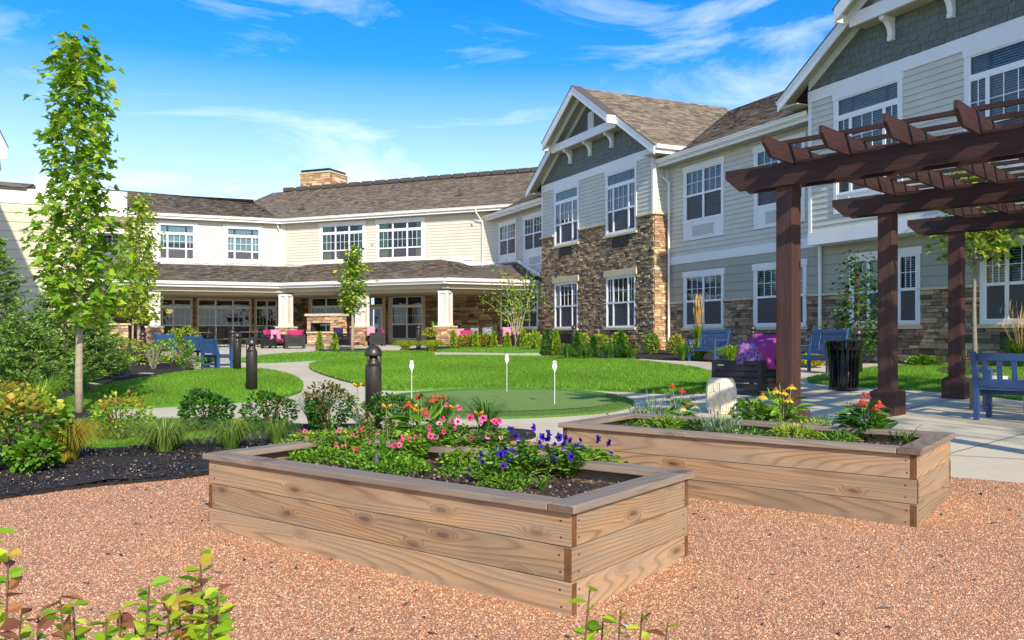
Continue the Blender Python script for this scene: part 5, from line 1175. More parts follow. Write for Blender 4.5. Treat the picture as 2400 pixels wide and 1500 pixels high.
# ================================================================== pergola
e_p = Vector((.695, .719, 0)).normalized(); e_b = Vector((.690, -.724, 0)).normalized()
P1 = Vector((2.98, 9.2, 0)); P1.z = gz(P1.x, P1.y)
pg = thing('pergola', 'dark red-brown stained timber pergola on chunky posts over the patio', 'pergola')
RowL = 5.66; posts = [P1 + e_p*(RowL/2*i) for i in range(3)]; Wd = 3.4
def local_obj(mbx, name, mat, par, A, xdir, **k):
    """mesh whose local X runs along xdir, origin A"""
    x = Vector(xdir).normalized(); z = Vector((0, 0, 1)); y = z.cross(x).normalized(); z = x.cross(y)
    o = mbx.build(name, mat, par, **k); Mx = Matrix((x, y, z)).transposed().to_4x4(); Mx.translation = A; o.matrix_local = Mx; return o
ZBm, ZBt, ZRt = 2.955, 3.20, 3.345
for rowk in (0, 1):
    for i, p in enumerate(posts):
        q = p + e_b*(Wd*rowk); g_ = gz(q.x, q.y)
        local_obj(MB().box(-.095, .095, -.095, .095, .0, ZBt-g_-.0), 'post', M['stain'], pg, Vector((q.x, q.y, g_)), e_b, bevel=.006)
        local_obj(MB().hexa([Vector(v) for v in ((-.17, -.17, 0), (.17, -.17, 0), (.17, .17, 0), (-.17, .17, 0), (-.17, -.17, .32), (.17, -.17, .32), (.17, .17, .32), (-.17, .17, .32))]), 'plinth', M['stain'], pg, Vector((q.x, q.y, g_-.02)), e_b, bevel=.012)
        local_obj(MB().hexa([Vector(v) for v in ((-.165, -.165, 0), (.165, -.165, 0), (.165, .165, 0), (-.165, .165, 0), (-.1, -.1, .035), (.1, -.1, .035), (.1, .1, .035), (-.1, .1, .035))]), 'plinth_cap', M['stain'], pg, Vector((q.x, q.y, g_+.30)), e_b)
def board(L, h, t, cut, both=True):
    """profile board along X, bottom corners cut at slant"""
    prof = [(cut, 0), (L-(cut if both else 0), 0), (L, h*.62), (L, h), (0, h), (0, h*.62)]; m = len(prof)
    V = [(x, -t/2, z) for x, z in prof]+[(x, t/2, z) for x, z in prof]; return MB().add(V, [tuple(range(m)), tuple(range(m, 2*m))[::-1]]+[(i, i+m, (i+1) % m+m, (i+1) % m) for i in range(m)])
for p in posts:
    for sd in (-1, 1):
        A = p - e_b*.70 + e_p*(sd*.117); local_obj(board(Wd+1.4, ZBt-ZBm, .04, .17), 'beam', M['stainh'], pg, Vector((A.x, A.y, ZBm)), e_b, bevel=.003)
nr = 8
for k in range(nr):
    A = P1 + e_b*(.14-.0+.6*k) - e_p*.82; local_obj(board(RowL+1.64, ZRt-3.155, .04, .15), 'rafter', M['stainh'], pg, Vector((A.x, A.y, 3.155+.0)), e_p, bevel=.003)
k = 0; v = -.78+.47*1
while v < RowL+.8:
    A = P1 + e_b*(-.05) + e_p*v; local_obj(MB().box(0, Wd+1.1, -.022, .022, 0, .042), 'purlin', M['stainh'], pg, Vector((A.x, A.y, ZRt-.004)), e_b); v += .47
# bolts
for p in posts[:3]:
    for a, z in ((-.05, .3), (.05, .15)): pass

# ================================================================== raised beds
e1 = Vector((-.7986, .6018, 0)); e2 = Vector((.6018, .7986, 0))
def raised_bed(c, L, Wb, hgt, label, z0, odd=(0, 1, 0)):
    """c = near corner on the ground, L along e1, Wb along e2"""
    t = thing('raised_bed', label, 'raised bed', (0, 0, 0), 0, 'cedar raised garden beds')
    bh = hgt/3; th = .038
    def plank(A, d, ln, h, name='plank', y0=0., y1=th, mat='cedar', bev=.004):
        return local_obj(MB().box(0, ln, y0, y1, .0015, h-.0015), name, M[mat], t, A, d, bevel=bev)
    z = z0
    for r in range(3):
        lon = odd[r] == 0      # long board runs through to the corner
        A = c + Vector((0, 0, z))
        # local Y of local_obj = Z x X
        sh = 0 if lon else th
        # front long side: X along e1 ; y axis = z x e1 -> points -e2?  handle by explicit offsets
        yv = Vector((0, 0, 1)).cross(e1); s = 1 if yv.dot(e2) > 0 else -1
        plank(A+e1*sh, e1, L-2*sh, bh, y0=0 if s > 0 else -th, y1=th if s > 0 else 0)
        plank(A+e1*sh+e2*(Wb-th), e1, L-2*sh, bh, y0=0 if s > 0 else -th, y1=th if s > 0 else 0)
        yv = Vector((0, 0, 1)).cross(e2); s = 1 if yv.dot(e1) > 0 else -1; sh2 = th if lon else 0
        for off in (0, L-th): plank(A+e1*off+e2*sh2, e2, Wb-2*sh2, bh, y0=0 if s > 0 else -th, y1=th if s > 0 else 0)
        # screw heads on the visible long and short faces
        for f, base_, dr, ou, LN in ((0, A, e1, -e2, L), (1, A, e2, -e1, Wb)):
            for q_ in (.06, LN-.06) if LN > 2 else (.06, LN-.06):
                for zz_ in (.04, bh-.04):
                    p_ = base_+dr*(q_+rnd.uniform(-.008, .008))+ou*.001+Vector((0, 0, zz_)); MB().hexa([p_-dr*.004+ou*.0008+Vector((0, 0, -.004)), p_+dr*.004+ou*.0008+Vector((0, 0, -.004)), p_+dr*.004+Vector((0, 0, -.004)), p_-dr*.004+Vector((0, 0, -.004)), p_-dr*.004+ou*.0008+Vector((0, 0, .004)), p_+dr*.004+ou*.0008+Vector((0, 0, .004)), p_+dr*.004+Vector((0, 0, .004)), p_-dr*.004+Vector((0, 0, .004))]).build('screw', M['screwhead'], t)
        # end grain faces
        for off in (0, L):
            for wo in (0, Wb):
                pass
        # end-grain caps: thin slices at the through ends
        if lon:
            for off, dd in ((-.0015, 1), (L, 1)):
                for wo in (0, Wb-th): 
                    q = A+e1*off+e2*wo; mb = MB(); mb.hexa([q+Vector((0, 0, .004)), q+e1*.0015+Vector((0, 0, .004)), q+e1*.0015+e2*th+Vector((0, 0, .004)), q+e2*th+Vector((0, 0, .004)), q+Vector((0, 0, bh-.004)), q+e1*.0015+Vector((0, 0, bh-.004)), q+e1*.0015+e2*th+Vector((0, 0, bh-.004)), q+e2*th+Vector((0, 0, bh-.004))]); mb.build('plank_end', M['endgrain'], t)
        else:
            for wo in (-.0015, Wb):
                for off in (0, L-th):
                    q = A+e2*wo+e1*off; mb = MB(); mb.hexa([q+Vector((0, 0, .004)), q+e2*.0015+Vector((0, 0, .004)), q+e2*.0015+e1*th+Vector((0, 0, .004)), q+e1*th+Vector((0, 0, .004)), q+Vector((0, 0, bh-.004)), q+e2*.0015+Vector((0, 0, bh-.004)), q+e2*.0015+e1*th+Vector((0, 0, bh-.004)), q+e1*th+Vector((0, 0, bh-.004))]); mb.build('plank_end', M['endgrain'], t)
        z += bh
    cw_, ov = .14, .03
    zt = z+.001; C0 = c+Vector((0, 0, zt))-e1*ov-e2*ov; LL, WW = L+2*ov, Wb+2*ov
    s = 1 if Vector((0, 0, 1)).cross(e1).dot(e2) > 0 else -1; yy = (0, cw_) if s > 0 else (-cw_, 0)
    local_obj(MB().box(cw_+.004, LL-.0, yy[0], yy[1], 0, .036), 'cap_board', M['cedarcap'], t, C0, e1, bevel=.006)
    local_obj(MB().box(.0, LL, yy[0], yy[1], 0, .038), 'cap_board', M['cedarcap'], t, C0+e2*(WW-cw_)+e1*0, e1, bevel=.006)
    s = 1 if Vector((0, 0, 1)).cross(e2).dot(e1) > 0 else -1; yy = (0, cw_) if s > 0 else (-cw_, 0)
    local_obj(MB().box(0, WW-cw_-.002, yy[0], yy[1], 0, .039), 'cap_board', M['cedarcap'], t, C0, e2, bevel=.006)
    q = C0-e2*.0012; MB().hexa([q+e1*.004+Vector((0, 0, .004)), q+e1*(cw_-.004)+Vector((0, 0, .004)), q+e1*(cw_-.004)+e2*.0015+Vector((0, 0, .004)), q+e1*.004+e2*.0015+Vector((0, 0, .004)), q+e1*.004+Vector((0, 0, .034)), q+e1*(cw_-.004)+Vector((0, 0, .034)), q+e1*(cw_-.004)+e2*.0015+Vector((0, 0, .034)), q+e1*.004+e2*.0015+Vector((0, 0, .034))]).build('plank_end', M['capend'], t)
    local_obj(MB().box(cw_+.002, WW-cw_-.002, yy[0], yy[1], 0, .037), 'cap_board', M['cedarcap'], t, C0+e1*(LL-cw_), e2, bevel=.006)
    n, m = 60, 26; V = []; Fs = []
    for i in range(n+1):
        for j in range(m+1):
            a = th+(L-2*th)*i/n; b = th+(Wb-2*th)*j/m; q = c+e1*a+e2*b; V.append((q.x, q.y, zt-.07+.014*math.sin(a*9+b*5)+.012*math.sin(b*17-a*4)+rnd.uniform(-.008, .008)))
    for i in range(n):
        for j in range(m): k = i*(m+1)+j; Fs.append((k, k+1, k+m+2, k+m+1))
    MB().add(V, Fs).build('soil', M['soil'], t, smooth=True)
    poly = [(c+e1*a+e2*b) for a, b in ((.1, .1), (L-.1, .1), (L-.1, Wb-.1), (.1, Wb-.1))]
    poly = [(p.x, p.y) for p in poly]; Q = scatter(poly, 2500); nn = len(Q); zz = zt-.058
    s_ = .004+.006*R_.rand(nn, 1)*R_.rand(nn, 1)*1.5; cc = np.concatenate([Q, np.full((nn, 1), zz)+R_.rand(nn, 1)*.012], 1); dirs = np.array([(1, 0, 0), (0, 1, 0), (-1, 0, 0), (0, -1, 0), (0, 0, 1)]); V = (cc[:, None]+dirs[None]*s_[:, None]*(1+.5*R_.rand(nn, 5, 1))).reshape(-1, 3)
    T = np.array([(0, 1, 4), (1, 2, 4), (2, 3, 4), (3, 0, 4)]); Fa = (T[None]+np.arange(nn)[:, None, None]*5).reshape(-1, 3); pc = np.array([hexc('8a7458'), hexc('3a2d22'), hexc('b5a283'), hexc('54432f')]); npmesh('soil_clods', V, Fa, M['pebble'], t, C=np.repeat(pc[R_.choice(4, nn, p=[.2, .4, .05, .35])], 4, 0), kind='stuff')
    return t, zt-.07
c1_ = G(1340, 1449); c1 = Vector((c1_.x, c1_.y, 0)); z1_ = c1_.z
bed1, soil1 = raised_bed(c1, 2.73, 1.17, .462, 'nearest cedar raised bed with pink and violet petunias', z1_, (0, 1, 0))
c2_ = G(2149, 1238); c2 = Vector((c2_.x, c2_.y, 0))
bed2, soil2 = raised_bed(c2, 2.62, 1.08, .462, 'right-hand cedar raised bed with coneflowers and lavender', c2_.z-.01, (1, 0, 1))

# ================================================================== plants
def leafshape(kind):
    if kind == 'oval': P = [(0, 0), (.26, .3), (.3, .6), (0, 1), (-.3, .6), (-.26, .3)]
    elif kind == 'lance': P = [(0, 0), (.14, .3), (.12, .65), (0, 1), (-.12, .65), (-.14, .3)]
    elif kind == 'round': P = [(0, 0), (.36, .2), (.45, .55), (.25, .9), (0, 1), (-.25, .9), (-.45, .55), (-.36, .2)]
    elif kind == 'tiny': return np.array([(0, 0), (.3, .5), (0, 1), (-.3, .5)], 'f'), np.array([(0, 1, 2), (0, 2, 3)])
    elif kind == 'maple':
        P = [(0, 0), (.14, .10), (.42, -.04), (.36, .14), (.62, .30), (.38, .36), (.50, .60), (.24, .54), (.20, .72), (0, 1.02), (-.20, .72), (-.24, .54), (-.50, .60), (-.38, .36), (-.62, .30), (-.36, .14), (-.42, -.04), (-.14, .10)]
        P = [(0, .3)]+P; n = len(P); return np.array(P, 'f'), np.array([(0, i, i+1 if i+1 < n else 1) for i in range(1, n)])
    elif kind == 'needle': return np.array([(0, 0), (.13, .4), (0, 1), (-.13, .4)], 'f'), np.array([(0, 1, 2), (0, 2, 3)])
    elif kind == 'petal': P = [(0, 0), (.16, .3), (.2, .75), (.06, 1), (-.06, 1), (-.2, .75), (-.16, .3)]
    n = len(P); return np.array(P, 'f'), np.array([(0, i, i+1) for i in range(1, n-1)])
def rand_dirs(n): v = R_.randn(n, 3); return v/np.linalg.norm(v, axis=1, keepdims=True)
def leaves(Cn, D, size, kind, cols, droop=.25, up=.5, var=.3, weights=None):
    """Cn base points, D pointing dirs -> V,F,C arrays"""
    P, T = leafshape(kind); n = len(Cn); s = (size*(1+var*(R_.rand(n)*2-1)))[:, None] if np.isscalar(size) else size[:, None]
    d = D/np.linalg.norm(D, axis=1, keepdims=True); u = np.array([0, 0, 1.])[None]*up+rand_dirs(n)*(1-up*.6); b = np.cross(d, u); b /= np.linalg.norm(b, axis=1, keepdims=True)+1e-6; nn = np.cross(b, d)
    V = Cn[:, None]+d[:, None]*(P[None, :, 1:2]*s[:, None])+b[:, None]*(P[None, :, 0:1]*s[:, None])-nn[:, None]*((P[None, :, 1:2]**2)*droop-np.abs(P[None, :, 0:1])*.25)*s[:, None]
    k = len(P); Fa = (T[None]+(np.arange(n)*k)[:, None, None]).reshape(-1, 3)
    C = np.array(cols)[R_.choice(len(cols), n, p=weights)]*(R_.rand(n, 1)*.45+.78); return V.reshape(-1, 3), Fa, np.repeat(C, len(T), 0)
def join(parts):
    Vs, Fs, Cs = [], [], []; o = 0
    for V, Fa, C in parts: Vs.append(V); Fs.append(Fa+o); Cs.append(C); o += len(V)
    return np.concatenate(Vs), np.concatenate(Fs), np.concatenate(Cs)
def shared_leaves(parent, V, Fa, C, mat, pick, kind, size, name='leaf'):
    pass
def foliage(parent, parts, mat='leaf', name='foliage', stuff=True):
    V, Fa, C = join(parts); o = npmesh(name, V, Fa, M[mat], parent, C=C)
    if stuff: o['kind'] = 'stuff'
    return o
def single_leaves(parent, Cn, D, size, kind, cols, droop=.25, up=.5, name='leaf'):
    V, Fa, C = leaves(Cn, D, size, kind, cols, droop, up); k = len(leafshape(kind)[0]); tn = len(leafshape(kind)[1])
    for i in range(len(Cn)):
        mb = MB(); mb.add(V[i*k:(i+1)*k].tolist(), leafshape(kind)[1].tolist(), tuple(C[i*tn])); mb.build(name, M['leaf'], parent)
GR = [hexc(h) for h in ('5c8a22', '4a7a1c', '74a02c', '8ab536', '3f6a1a')]
YG = [hexc(h) for h in ('98b830', '7fa62a', 'b2c43a', '6d9226', 'c2c848')]
DG = [hexc(h) for h in ('2f5a1e', '3a6824', '44762a', '27491a', '5a8a34')]
AU = [hexc(h) for h in ('a8b033', 'c0a23a', 'a8803a', '8aa42e', '9c7238', 'bcc044', '7f9e30')]

def columnar_tree(base, H, z0, prof, nb, leaf, kind, cols, label, nleaf=14, trunk_r=.06, mat='bark', tilt=(0, 0), asc=1.1, singles=0, stems=None, cat='tree', name='maple_tree', group=None, spread=.07):
    """prof(t)->crown radius, t 0..1 over crown height"""
    t = thing(name, label, cat, base, 0, group); r = random.Random(int(abs(base[0]*100)+H*10))
    mb = MB(); n = 9; pts = [(tilt[0]*i/n*H+r.uniform(-.012, .012)*H*.3, tilt[1]*i/n*H+r.uniform(-.012, .012)*H*.3, -.05+H*i/n) for i in range(n+1)]; pts[0] = (0, 0, -.05); pts[1] = (tilt[0]*H/n, 0, H/n)
    mb.tube(pts, [trunk_r*(1-.9*(i/n))+.004 for i in range(n)]+[.002], 10)
    tp = lambda z: Vector(pts[min(n-1, max(0, int(z/H*n)))]).lerp(Vector(pts[min(n, max(0, int(z/H*n))+1)]), (z/H*n) % 1)
    Cn, Dn = [], []
    for b in range(nb):
        f = (b+r.random())/nb; z = z0+(H-z0)*f*.97; R = prof(f)*r.uniform(.65, 1.1); a = b*2.4+r.uniform(-.4, .4); st = tp(z-R*.55*asc if z-R*.5 > z0*.9 else z0*r.uniform(.92, 1.05))
        en = Vector((math.cos(a)*R, math.sin(a)*R, 0))+tp(z); en.z = z+R*.15
        md = st.lerp(en, .5)+Vector((math.cos(a)*R*.12, math.sin(a)*R*.12, -R*.1))
        mb.tube([st, md, en], [trunk_r*.22*(1-f*.6)+.002, trunk_r*.13*(1-f*.5)+.0015, .0015], 5, cap=False)
        k = max(4, int(nleaf*(.5+R/max(prof(.3), .1)*.6)))
        for i in range(k):
            q = .25+.78*(i+r.random())/k; p = (st.lerp(md, q*2) if q < .5 else md.lerp(en, min(1.05, q*2-1)))
            sp = spread*(1+.6*r.random()); p = p+Vector((r.gauss(0, sp), r.gauss(0, sp), r.gauss(0, sp*.8))); Cn.append(tuple(p)); aa = a+r.gauss(0, 1.1); Dn.append((math.cos(aa), math.sin(aa), r.uniform(-.5, .35)))
    mb.build('trunk', M[mat], t, smooth=True)
    Cn = np.array(Cn); Dn = np.array(Dn)
    if singles:
        idx = np.argsort(Cn[:, 1])[:singles*3]; idx = R_.permutation(idx)[:singles]; msk = np.zeros(len(Cn), bool); msk[idx] = True
        single_leaves(t, Cn[msk], Dn[msk], leaf, kind, cols, .3, .75); Cn, Dn = Cn[~msk], Dn[~msk]
    foliage(t, [leaves(Cn, Dn, leaf, kind, cols, .3, .7)]); return t
g = G(185, 976); H = 5.36
pf = lambda f: (.50 if f < .08 else .62-.42*(f-.1) if f < .55 else .44-.22*(f-.55)) if f < .92 else .34-2.6*(f-.92)
columnar_tree(g, H, 1.42, pf, 100, .112, 'maple', [hexc(h) for h in ('6f9c28', '82ad2e', '9cc23a', '5c8820', 'b0c840')], 'tall narrow maple with pale smooth trunk in a mulch ring on the left', 27, .052, tilt=(-.004, 0), singles=300, spread=.06)
g = G(325, 829); s = g.y/F
columnar_tree(g, (829-455)*s, (829-745)*s, lambda f: (47-22*f)*s*(1.05 if f < .85 else .55), 90, .15, 'maple', YG, 'yellow-green narrow maple right of the tall maple, in front of the left wing', 22, .07, tilt=(.004, 0), spread=.12)
g = G(311, 812); s = g.y/F
columnar_tree(g, (812-560)*s, (812-740)*s, lambda f: (30-14*f)*s, 40, .15, 'maple', YG, 'thinner second maple stem just behind the yellow-green maple', 16, .05, spread=.12)
g = G(826, 824); s = g.y/F
columnar_tree(g, (824-575)*s, (824-722)*s, lambda f: (17+8*math.sin(min(1, f*1.5)*math.pi))*s*(1 if f < .75 else .6), 80, .15, 'oval', YG+GR[:3], 'small bright green street maple before the second veranda column', 18, .07, tilt=(.0, 0), spread=.12)
g = G(1218, 836); g = Vector((g.x, 36.0, gz(g.x, 36.0))); s = g.y/F
t = thing('river_birch', 'leaning multi-stem birch with sparse yellow-green leaves beside the stone tower', 'tree', g)
mb = MB(); Cn, Dn = [], []; r = random.Random(9)
for dx, H_ in ((-95, 560-40), (-45, 650), (-28, 655), (-10, 670), (8, 690), (25, 660), (45, 690), (60, 700), (-70, 720), (35, 640)):
    hz = r.uniform(165, 200)*s; ex = Vector((dx*s*.85, r.uniform(-.6, .6), hz*(.95 if abs(dx) < 60 else .62))); md = Vector((dx*s*.25, r.uniform(-.15, .15), hz*.4)); mb.tube([(r.uniform(-.08, .08), r.uniform(-.08, .08), -.05), md, ex], [.035, .025, .006], 6, cap=False)
    for k in range(70):
        q = r.uniform(.35, 1.05); p = md.lerp(ex, max(0, (q-.4)/.6)); 
        p = p+Vector((r.gauss(0, .22), r.gauss(0, .2), r.gauss(0, .25))); Cn.append(tuple(p)); Dn.append((r.gauss(0, 1), r.gauss(0, 1), r.uniform(-1, .1)))
mb.build('trunk', M['bark'], t, smooth=True); foliage(t, [leaves(np.array(Cn), np.array(Dn), .12, 'oval', YG+GR[:2])])
g = G(2012, 862); g = Vector((0, 21.5, 0)); g.x = (2012-1200)/F*21.5; g.z = gz(g.x, g.y)+.05; s = g.y/F
columnar_tree(g, (812-560)*s+.15, .35, lambda f: (78-50*f)*s*(1 if f > .12 else .7), 42, .125, 'oval', DG, 'young dark-leaved tree against the ground-floor window, behind the trash can', 22, .03, mat='twig', asc=1.4, spread=.08, name='young_tree')
g = G(2285, 868); s = g.y/F
columnar_tree(g, (868-375)*s, (868-590)*s, lambda f: (95-50*f)*s, 60, .14, 'maple', YG+GR[:1], 'young maple with grey trunk behind the third pergola post', 20, .055, mat='barkgrey', asc=1.2, spread=.1)
# spruces
def spruce(base, H, Rb, label, seed, lean=0.):
    t = thing('spruce_tree', label, 'spruce', base); r = random.Random(seed); mb = MB(); mb.tube([(0, 0, -.1), (0, 0, H*.97)], [.07, .012], 7); Cs, Ds, Ss = [], [], []
    nl = int(H/.11)
    for l in range(nl):
        f = l/nl; z = .12+H*f*.98; R = Rb*(1-f)**.8*r.uniform(.85, 1.1)+.05; nb = max(5, int(13*(1-f)+4))
        for b in range(nb):
            a = r.uniform(0, 6.283); Rr = R*r.uniform(.6, 1.12); en = Vector((math.cos(a)*Rr, math.sin(a)*Rr, z+Rr*.12)); st = Vector((0, 0, z-.06)); md = st.lerp(en, .5)-Vector((0, 0, Rr*.08)); mb.tube([st, md, en], [.012, .008, .003], 4, cap=False)
            nt_ = int(8+Rr*26)
            for k in range(nt_):
                q = .2+.8*(k+r.random())/nt_; p = st.lerp(md, q*2) if q < .5 else md.lerp(en, q*2-1); sd = r.choice((-1, 1)); L = (.10+.12*(1-q))*r.uniform(.7, 1.3); da = a+sd*r.uniform(.3, 1.1)
                dd = Vector((math.cos(da), math.sin(da), r.uniform(-.15, .35))).normalized()
                for j in range(5):
                    pj = p+dd*(L*j/5); Cs.append(tuple(pj)); e = dd+Vector((r.gauss(0, .45), r.gauss(0, .45), r.gauss(.15, .4))); Ds.append(tuple(e)); Ss.append(.05)
    mb.build('trunk', M['twig'], t); foliage(t, [leaves(np.array(Cs), np.array(Ds), .085, 'needle', [hexc(h) for h in ('5f8636', '729a40', '4a7030', '86ac4a', 'a0bc58', '3c6028')], 0, .2)], 'needle', 'needles')
def sp(px, py, top, wpx, lab, seed):
    g = G(px, py); s = g.y/F; spruce(g, (py-top)*s, wpx*s, lab, seed)
sp(-20, 905, 560, 150, 'tallest spruce cut by the left edge, before the beige wall', 1)
sp(150, 895, 640, 135, 'broad spruce directly behind the pale maple trunk', 2)
sp(60, 925, 740, 140, 'low spreading spruce nearest the front, left of the maple', 3)
sp(215, 880, 700, 95, 'smaller blue-green spruce right of the maple trunk', 4)
# generic shrubs
def shrub(base, rx, h, label, leaf=.05, kind='oval', n=700, cols=GR, name='shrub', cat='shrub', shape='ball', stems=9, ry=None, group=None, z0=.08, mat='leaf', tipcols=None, singles=0, stemc='twig', up=.5, hollow=.55):
    t = thing(name, label, cat, base, 0, group); r = random.Random(int(abs(base[0]*97+base[1]*31)*10)); ry = ry or rx
    mb = MB(); ends = []
    for k in range(stems):
        a = r.uniform(0, 6.283); q = r.uniform(.4, .85); e = Vector((math.cos(a)*rx*q, math.sin(a)*ry*q, h*r.uniform(.6, .92))); ends.append(e); mb.tube([(math.cos(a)*rx*.06, math.sin(a)*ry*.06, -.03), e*.5+Vector((0, 0, h*.05)), e], [.008+h*.006, .006+h*.003, .002], 5, cap=False)
    mb.build('stems', M[stemc], t)
    lob = R_.randn(9, 3)
    U = rand_dirs(n*2); rad = hollow+(1-hollow)*R_.rand(n*2)**.5; P = U*rad[:, None]
    if shape == 'cone':
        zz = R_.rand(n*2)**1.15; a = R_.rand(n*2)*6.283; rr = (1-zz)**.62*(.72+.28*R_.rand(n*2)); rr *= np.minimum(1, .55+zz*4); P = np.stack([np.cos(a)*rr, np.sin(a)*rr, zz*2-1], 1); U = np.stack([np.cos(a), np.sin(a), np.full(n*2, .8)], 1)
    else:
        bump = sum(np.maximum(0, U@(l/np.linalg.norm(l)))**6 for l in lob); P *= (.78+.3*np.minimum(bump, 1.2))[:, None]
    P = P[:n]; U = U[:n]; Cn = np.stack([P[:, 0]*rx, P[:, 1]*ry, z0*h+(P[:, 2]*.5+.5)*h*(1-z0)], 1); D = U*np.array([1, 1, .6])+rand_dirs(n)*.6; D[:, 2] += .25
    if tipcols is not None:
        top = P[:, 2] > .35; parts = [leaves(Cn[~top], D[~top], leaf, kind, cols, up=up), leaves(Cn[top], D[top], leaf, kind, tipcols, up=up)]
    else: parts = [leaves(Cn, D, leaf, kind, cols, up=up)]
    foliage(t, parts, mat); return t
def shr(px, py, wpx, top, label, **k):
    g = G(px, py); g.z += .03; s = g.y/F; return shrub(g, wpx/2*s, (py-top)*s, label, **k)
def tuft(px, py, wpx, top, label, cols, n=260, name='ornamental_grass', w=.003, arch=1., plume=None, cat='ornamental grass', nplume=30, Y=None, group=None, zoff=.03):
    g = G(px, py) if Y is None else Vector(((px-1200)/F*Y, Y, gz((px-1200)/F*Y, Y))); g.z += zoff; s = g.y/F; R = wpx/2*s*(1.25 if arch > .8 else 1); h = (py-top)*s; t = thing(name, label, cat, g, 0, group)
    seg = 5; a = R_.rand(n)*6.283; out = R*(.35+.75*R_.rand(n)**.7); hh = h*(.55+.45*R_.rand(n)); V = []; b0 = R_.rand(n)*R*.15
    ts = np.linspace(0, 1, seg+1)
    for i, q in enumerate(ts):
        rr = b0+out*(q**(1.6-.35*min(arch, 1.2))); z = hh*(np.sin(q*math.pi/2*(1+.5*arch))/1.0)*(1-.12*arch*q**3); ww = w*(1-q*.9)*(1+.5*R_.rand(n)) if i == 0 else w*(1-q*.92)*np.ones(n)
        x = np.cos(a)*rr; y = np.sin(a)*rr; px_, py_ = -np.sin(a)*ww, np.cos(a)*ww; V.append(np.stack([x-px_, y-py_, z], 1)); V.append(np.stack([x+px_, y+py_, z], 1))
    V = np.stack(V, 1); k = 2*(seg+1); T = np.array([(2*i, 2*i+1, 2*i+3, 2*i+2) for i in range(seg)]); Fa = (T[None]+(np.arange(n)*k)[:, None, None]).reshape(-1, 4); C = np.repeat(np.array(cols)[R_.randint(len(cols), size=n)]*(R_.rand(n, 1)*.4+.8), seg, 0)
    o = npmesh('blades', V.reshape(-1, 3), Fa, M['blade'], t, C=C); o['kind'] = 'stuff'
    if plume:
        mb = MB(); r = random.Random(px)
        for i in range(nplume):
            a_ = r.uniform(0, 6.283); rr = R*r.uniform(.05, plume[2]); H1 = h*r.uniform(plume[0], plume[1]); e = Vector((math.cos(a_)*rr, math.sin(a_)*rr, H1)); mb.tube([(0, 0, 0), e*.5+Vector((0, 0, H1*.08)), e], .0025, 3, cap=False); L = h*plume[3]
            mb.tube([e-Vector((0, 0, L*.4)), e, e+Vector((rr*.1, 0, L))], [.004, plume[4], .002], 5)
        mb.build('seed_heads', M['straw'], t)
    return t
M['straw'] = pm('straw_seed_head', hexc('c2a05e'), .8, .2, 20)
# left foreground planting
shr(40, 1108, 190, 925, 'large-leaved shrub at the left edge over the black mulch', leaf=.055, kind='round', n=900, cols=GR+[hexc('8fb03c')], tipcols=AU, stems=14, up=.8)
shr(75, 1118, 110, 1040, 'low round-leaved shrub at the foot of the left edge shrub', leaf=.055, kind='round', n=260, cols=GR[:3]+[hexc('7fae3a')], stems=6, up=.9)
shr(20, 985, 180, 905, 'golden-tipped shrub behind the left edge shrub', leaf=.05, n=900, cols=YG, tipcols=AU)
tuft(95, 968, 150, 890, 'daylily clump with orange blooms at left below the spruces', GR+YG, 260, 'daylily', .008, cat='daylily')
shr(280, 1046, 130, 928, 'bronze-tipped shrub between the maple trunk and the path', leaf=.045, n=800, cols=YG+GR[:2], tipcols=AU, stems=12)
shr(477, 1024, 118, 920, 'dense dark green shrub left of the nearer raised bed', leaf=.045, n=1500, cols=DG+GR[:1], stems=10)
shr(632, 1020, 112, 922, 'open green shrub at the curve of the path', leaf=.045, n=850, cols=DG+GR[:2], stems=12)
shr(0, 1010, 130, 900, 'yellow-leaved shrub cut off by the left edge of the frame', leaf=.05, n=700, cols=YG, tipcols=AU)
tuft(160, 1088, 190, 985, 'yellow-orange fountain grass in the black mulch', [hexc(h) for h in ('c2a838', 'd08a2c', '9aa838', 'b8b448', 'd6b64c')], 420, w=.0042, arch=1.1)
tuft(385, 1066, 235, 985, 'wide arching green grass clump in front of the grass strip', [hexc(h) for h in ('7f9a3e', '8fa84c', '64832e', 'a8b45c')], 520, w=.0042, arch=1.2)
tuft(540, 1060, 170, 985, 'green arching grass clump next to the raised bed corner', [hexc(h) for h in ('7f9a3e', '8fa84c', '64832e')], 360, w=.0042, arch=1.2)
tuft(650, 1052, 120, 985, 'small grass clump behind the raised bed corner', [hexc(h) for h in ('6f8f3a', '8fa84c', '64832e')], 220, w=.0042)
tuft(375, 960-28, 110, 880, 'wispy seeded grass on the left lawn edge', [hexc(h) for h in ('7f9a4e', '64832e')], 50, w=.002)
tuft(120, 955, 130, 870, 'thin ornamental grass between daylilies and lawn', GR, 130, w=.004)
tuft(190, 930, 110, 860, 'ornamental grass at the base of the spruces', GR, 130, w=.004)
shr(770, 1022, 130, 908, 'bronze-green shrub left of the nearest bollard', leaf=.04, n=1200, cols=DG+GR[:1], tipcols=[hexc('6a6a34'), hexc('7f8a34'), hexc('5c4a30')])
tuft(742, 1020, 150, 915, 'dark strappy grass left of the bronze shrub', DG, 140, 'daylily', .006, cat='daylily')
shr(925, 1015, 120, 925, 'green shrub right of the nearest bollard', leaf=.04, n=1000, cols=DG+GR[:1])
tuft(1030, 1015, 130, 930, 'daylily clump with one yellow flower before the green', DG+GR[:2], 200, 'daylily', .007, cat='daylily')
tuft(1140, 1018, 170, 935, 'loose daylily clump right of the other daylilies', DG+GR[:2], 130, 'daylily', .006, cat='daylily')
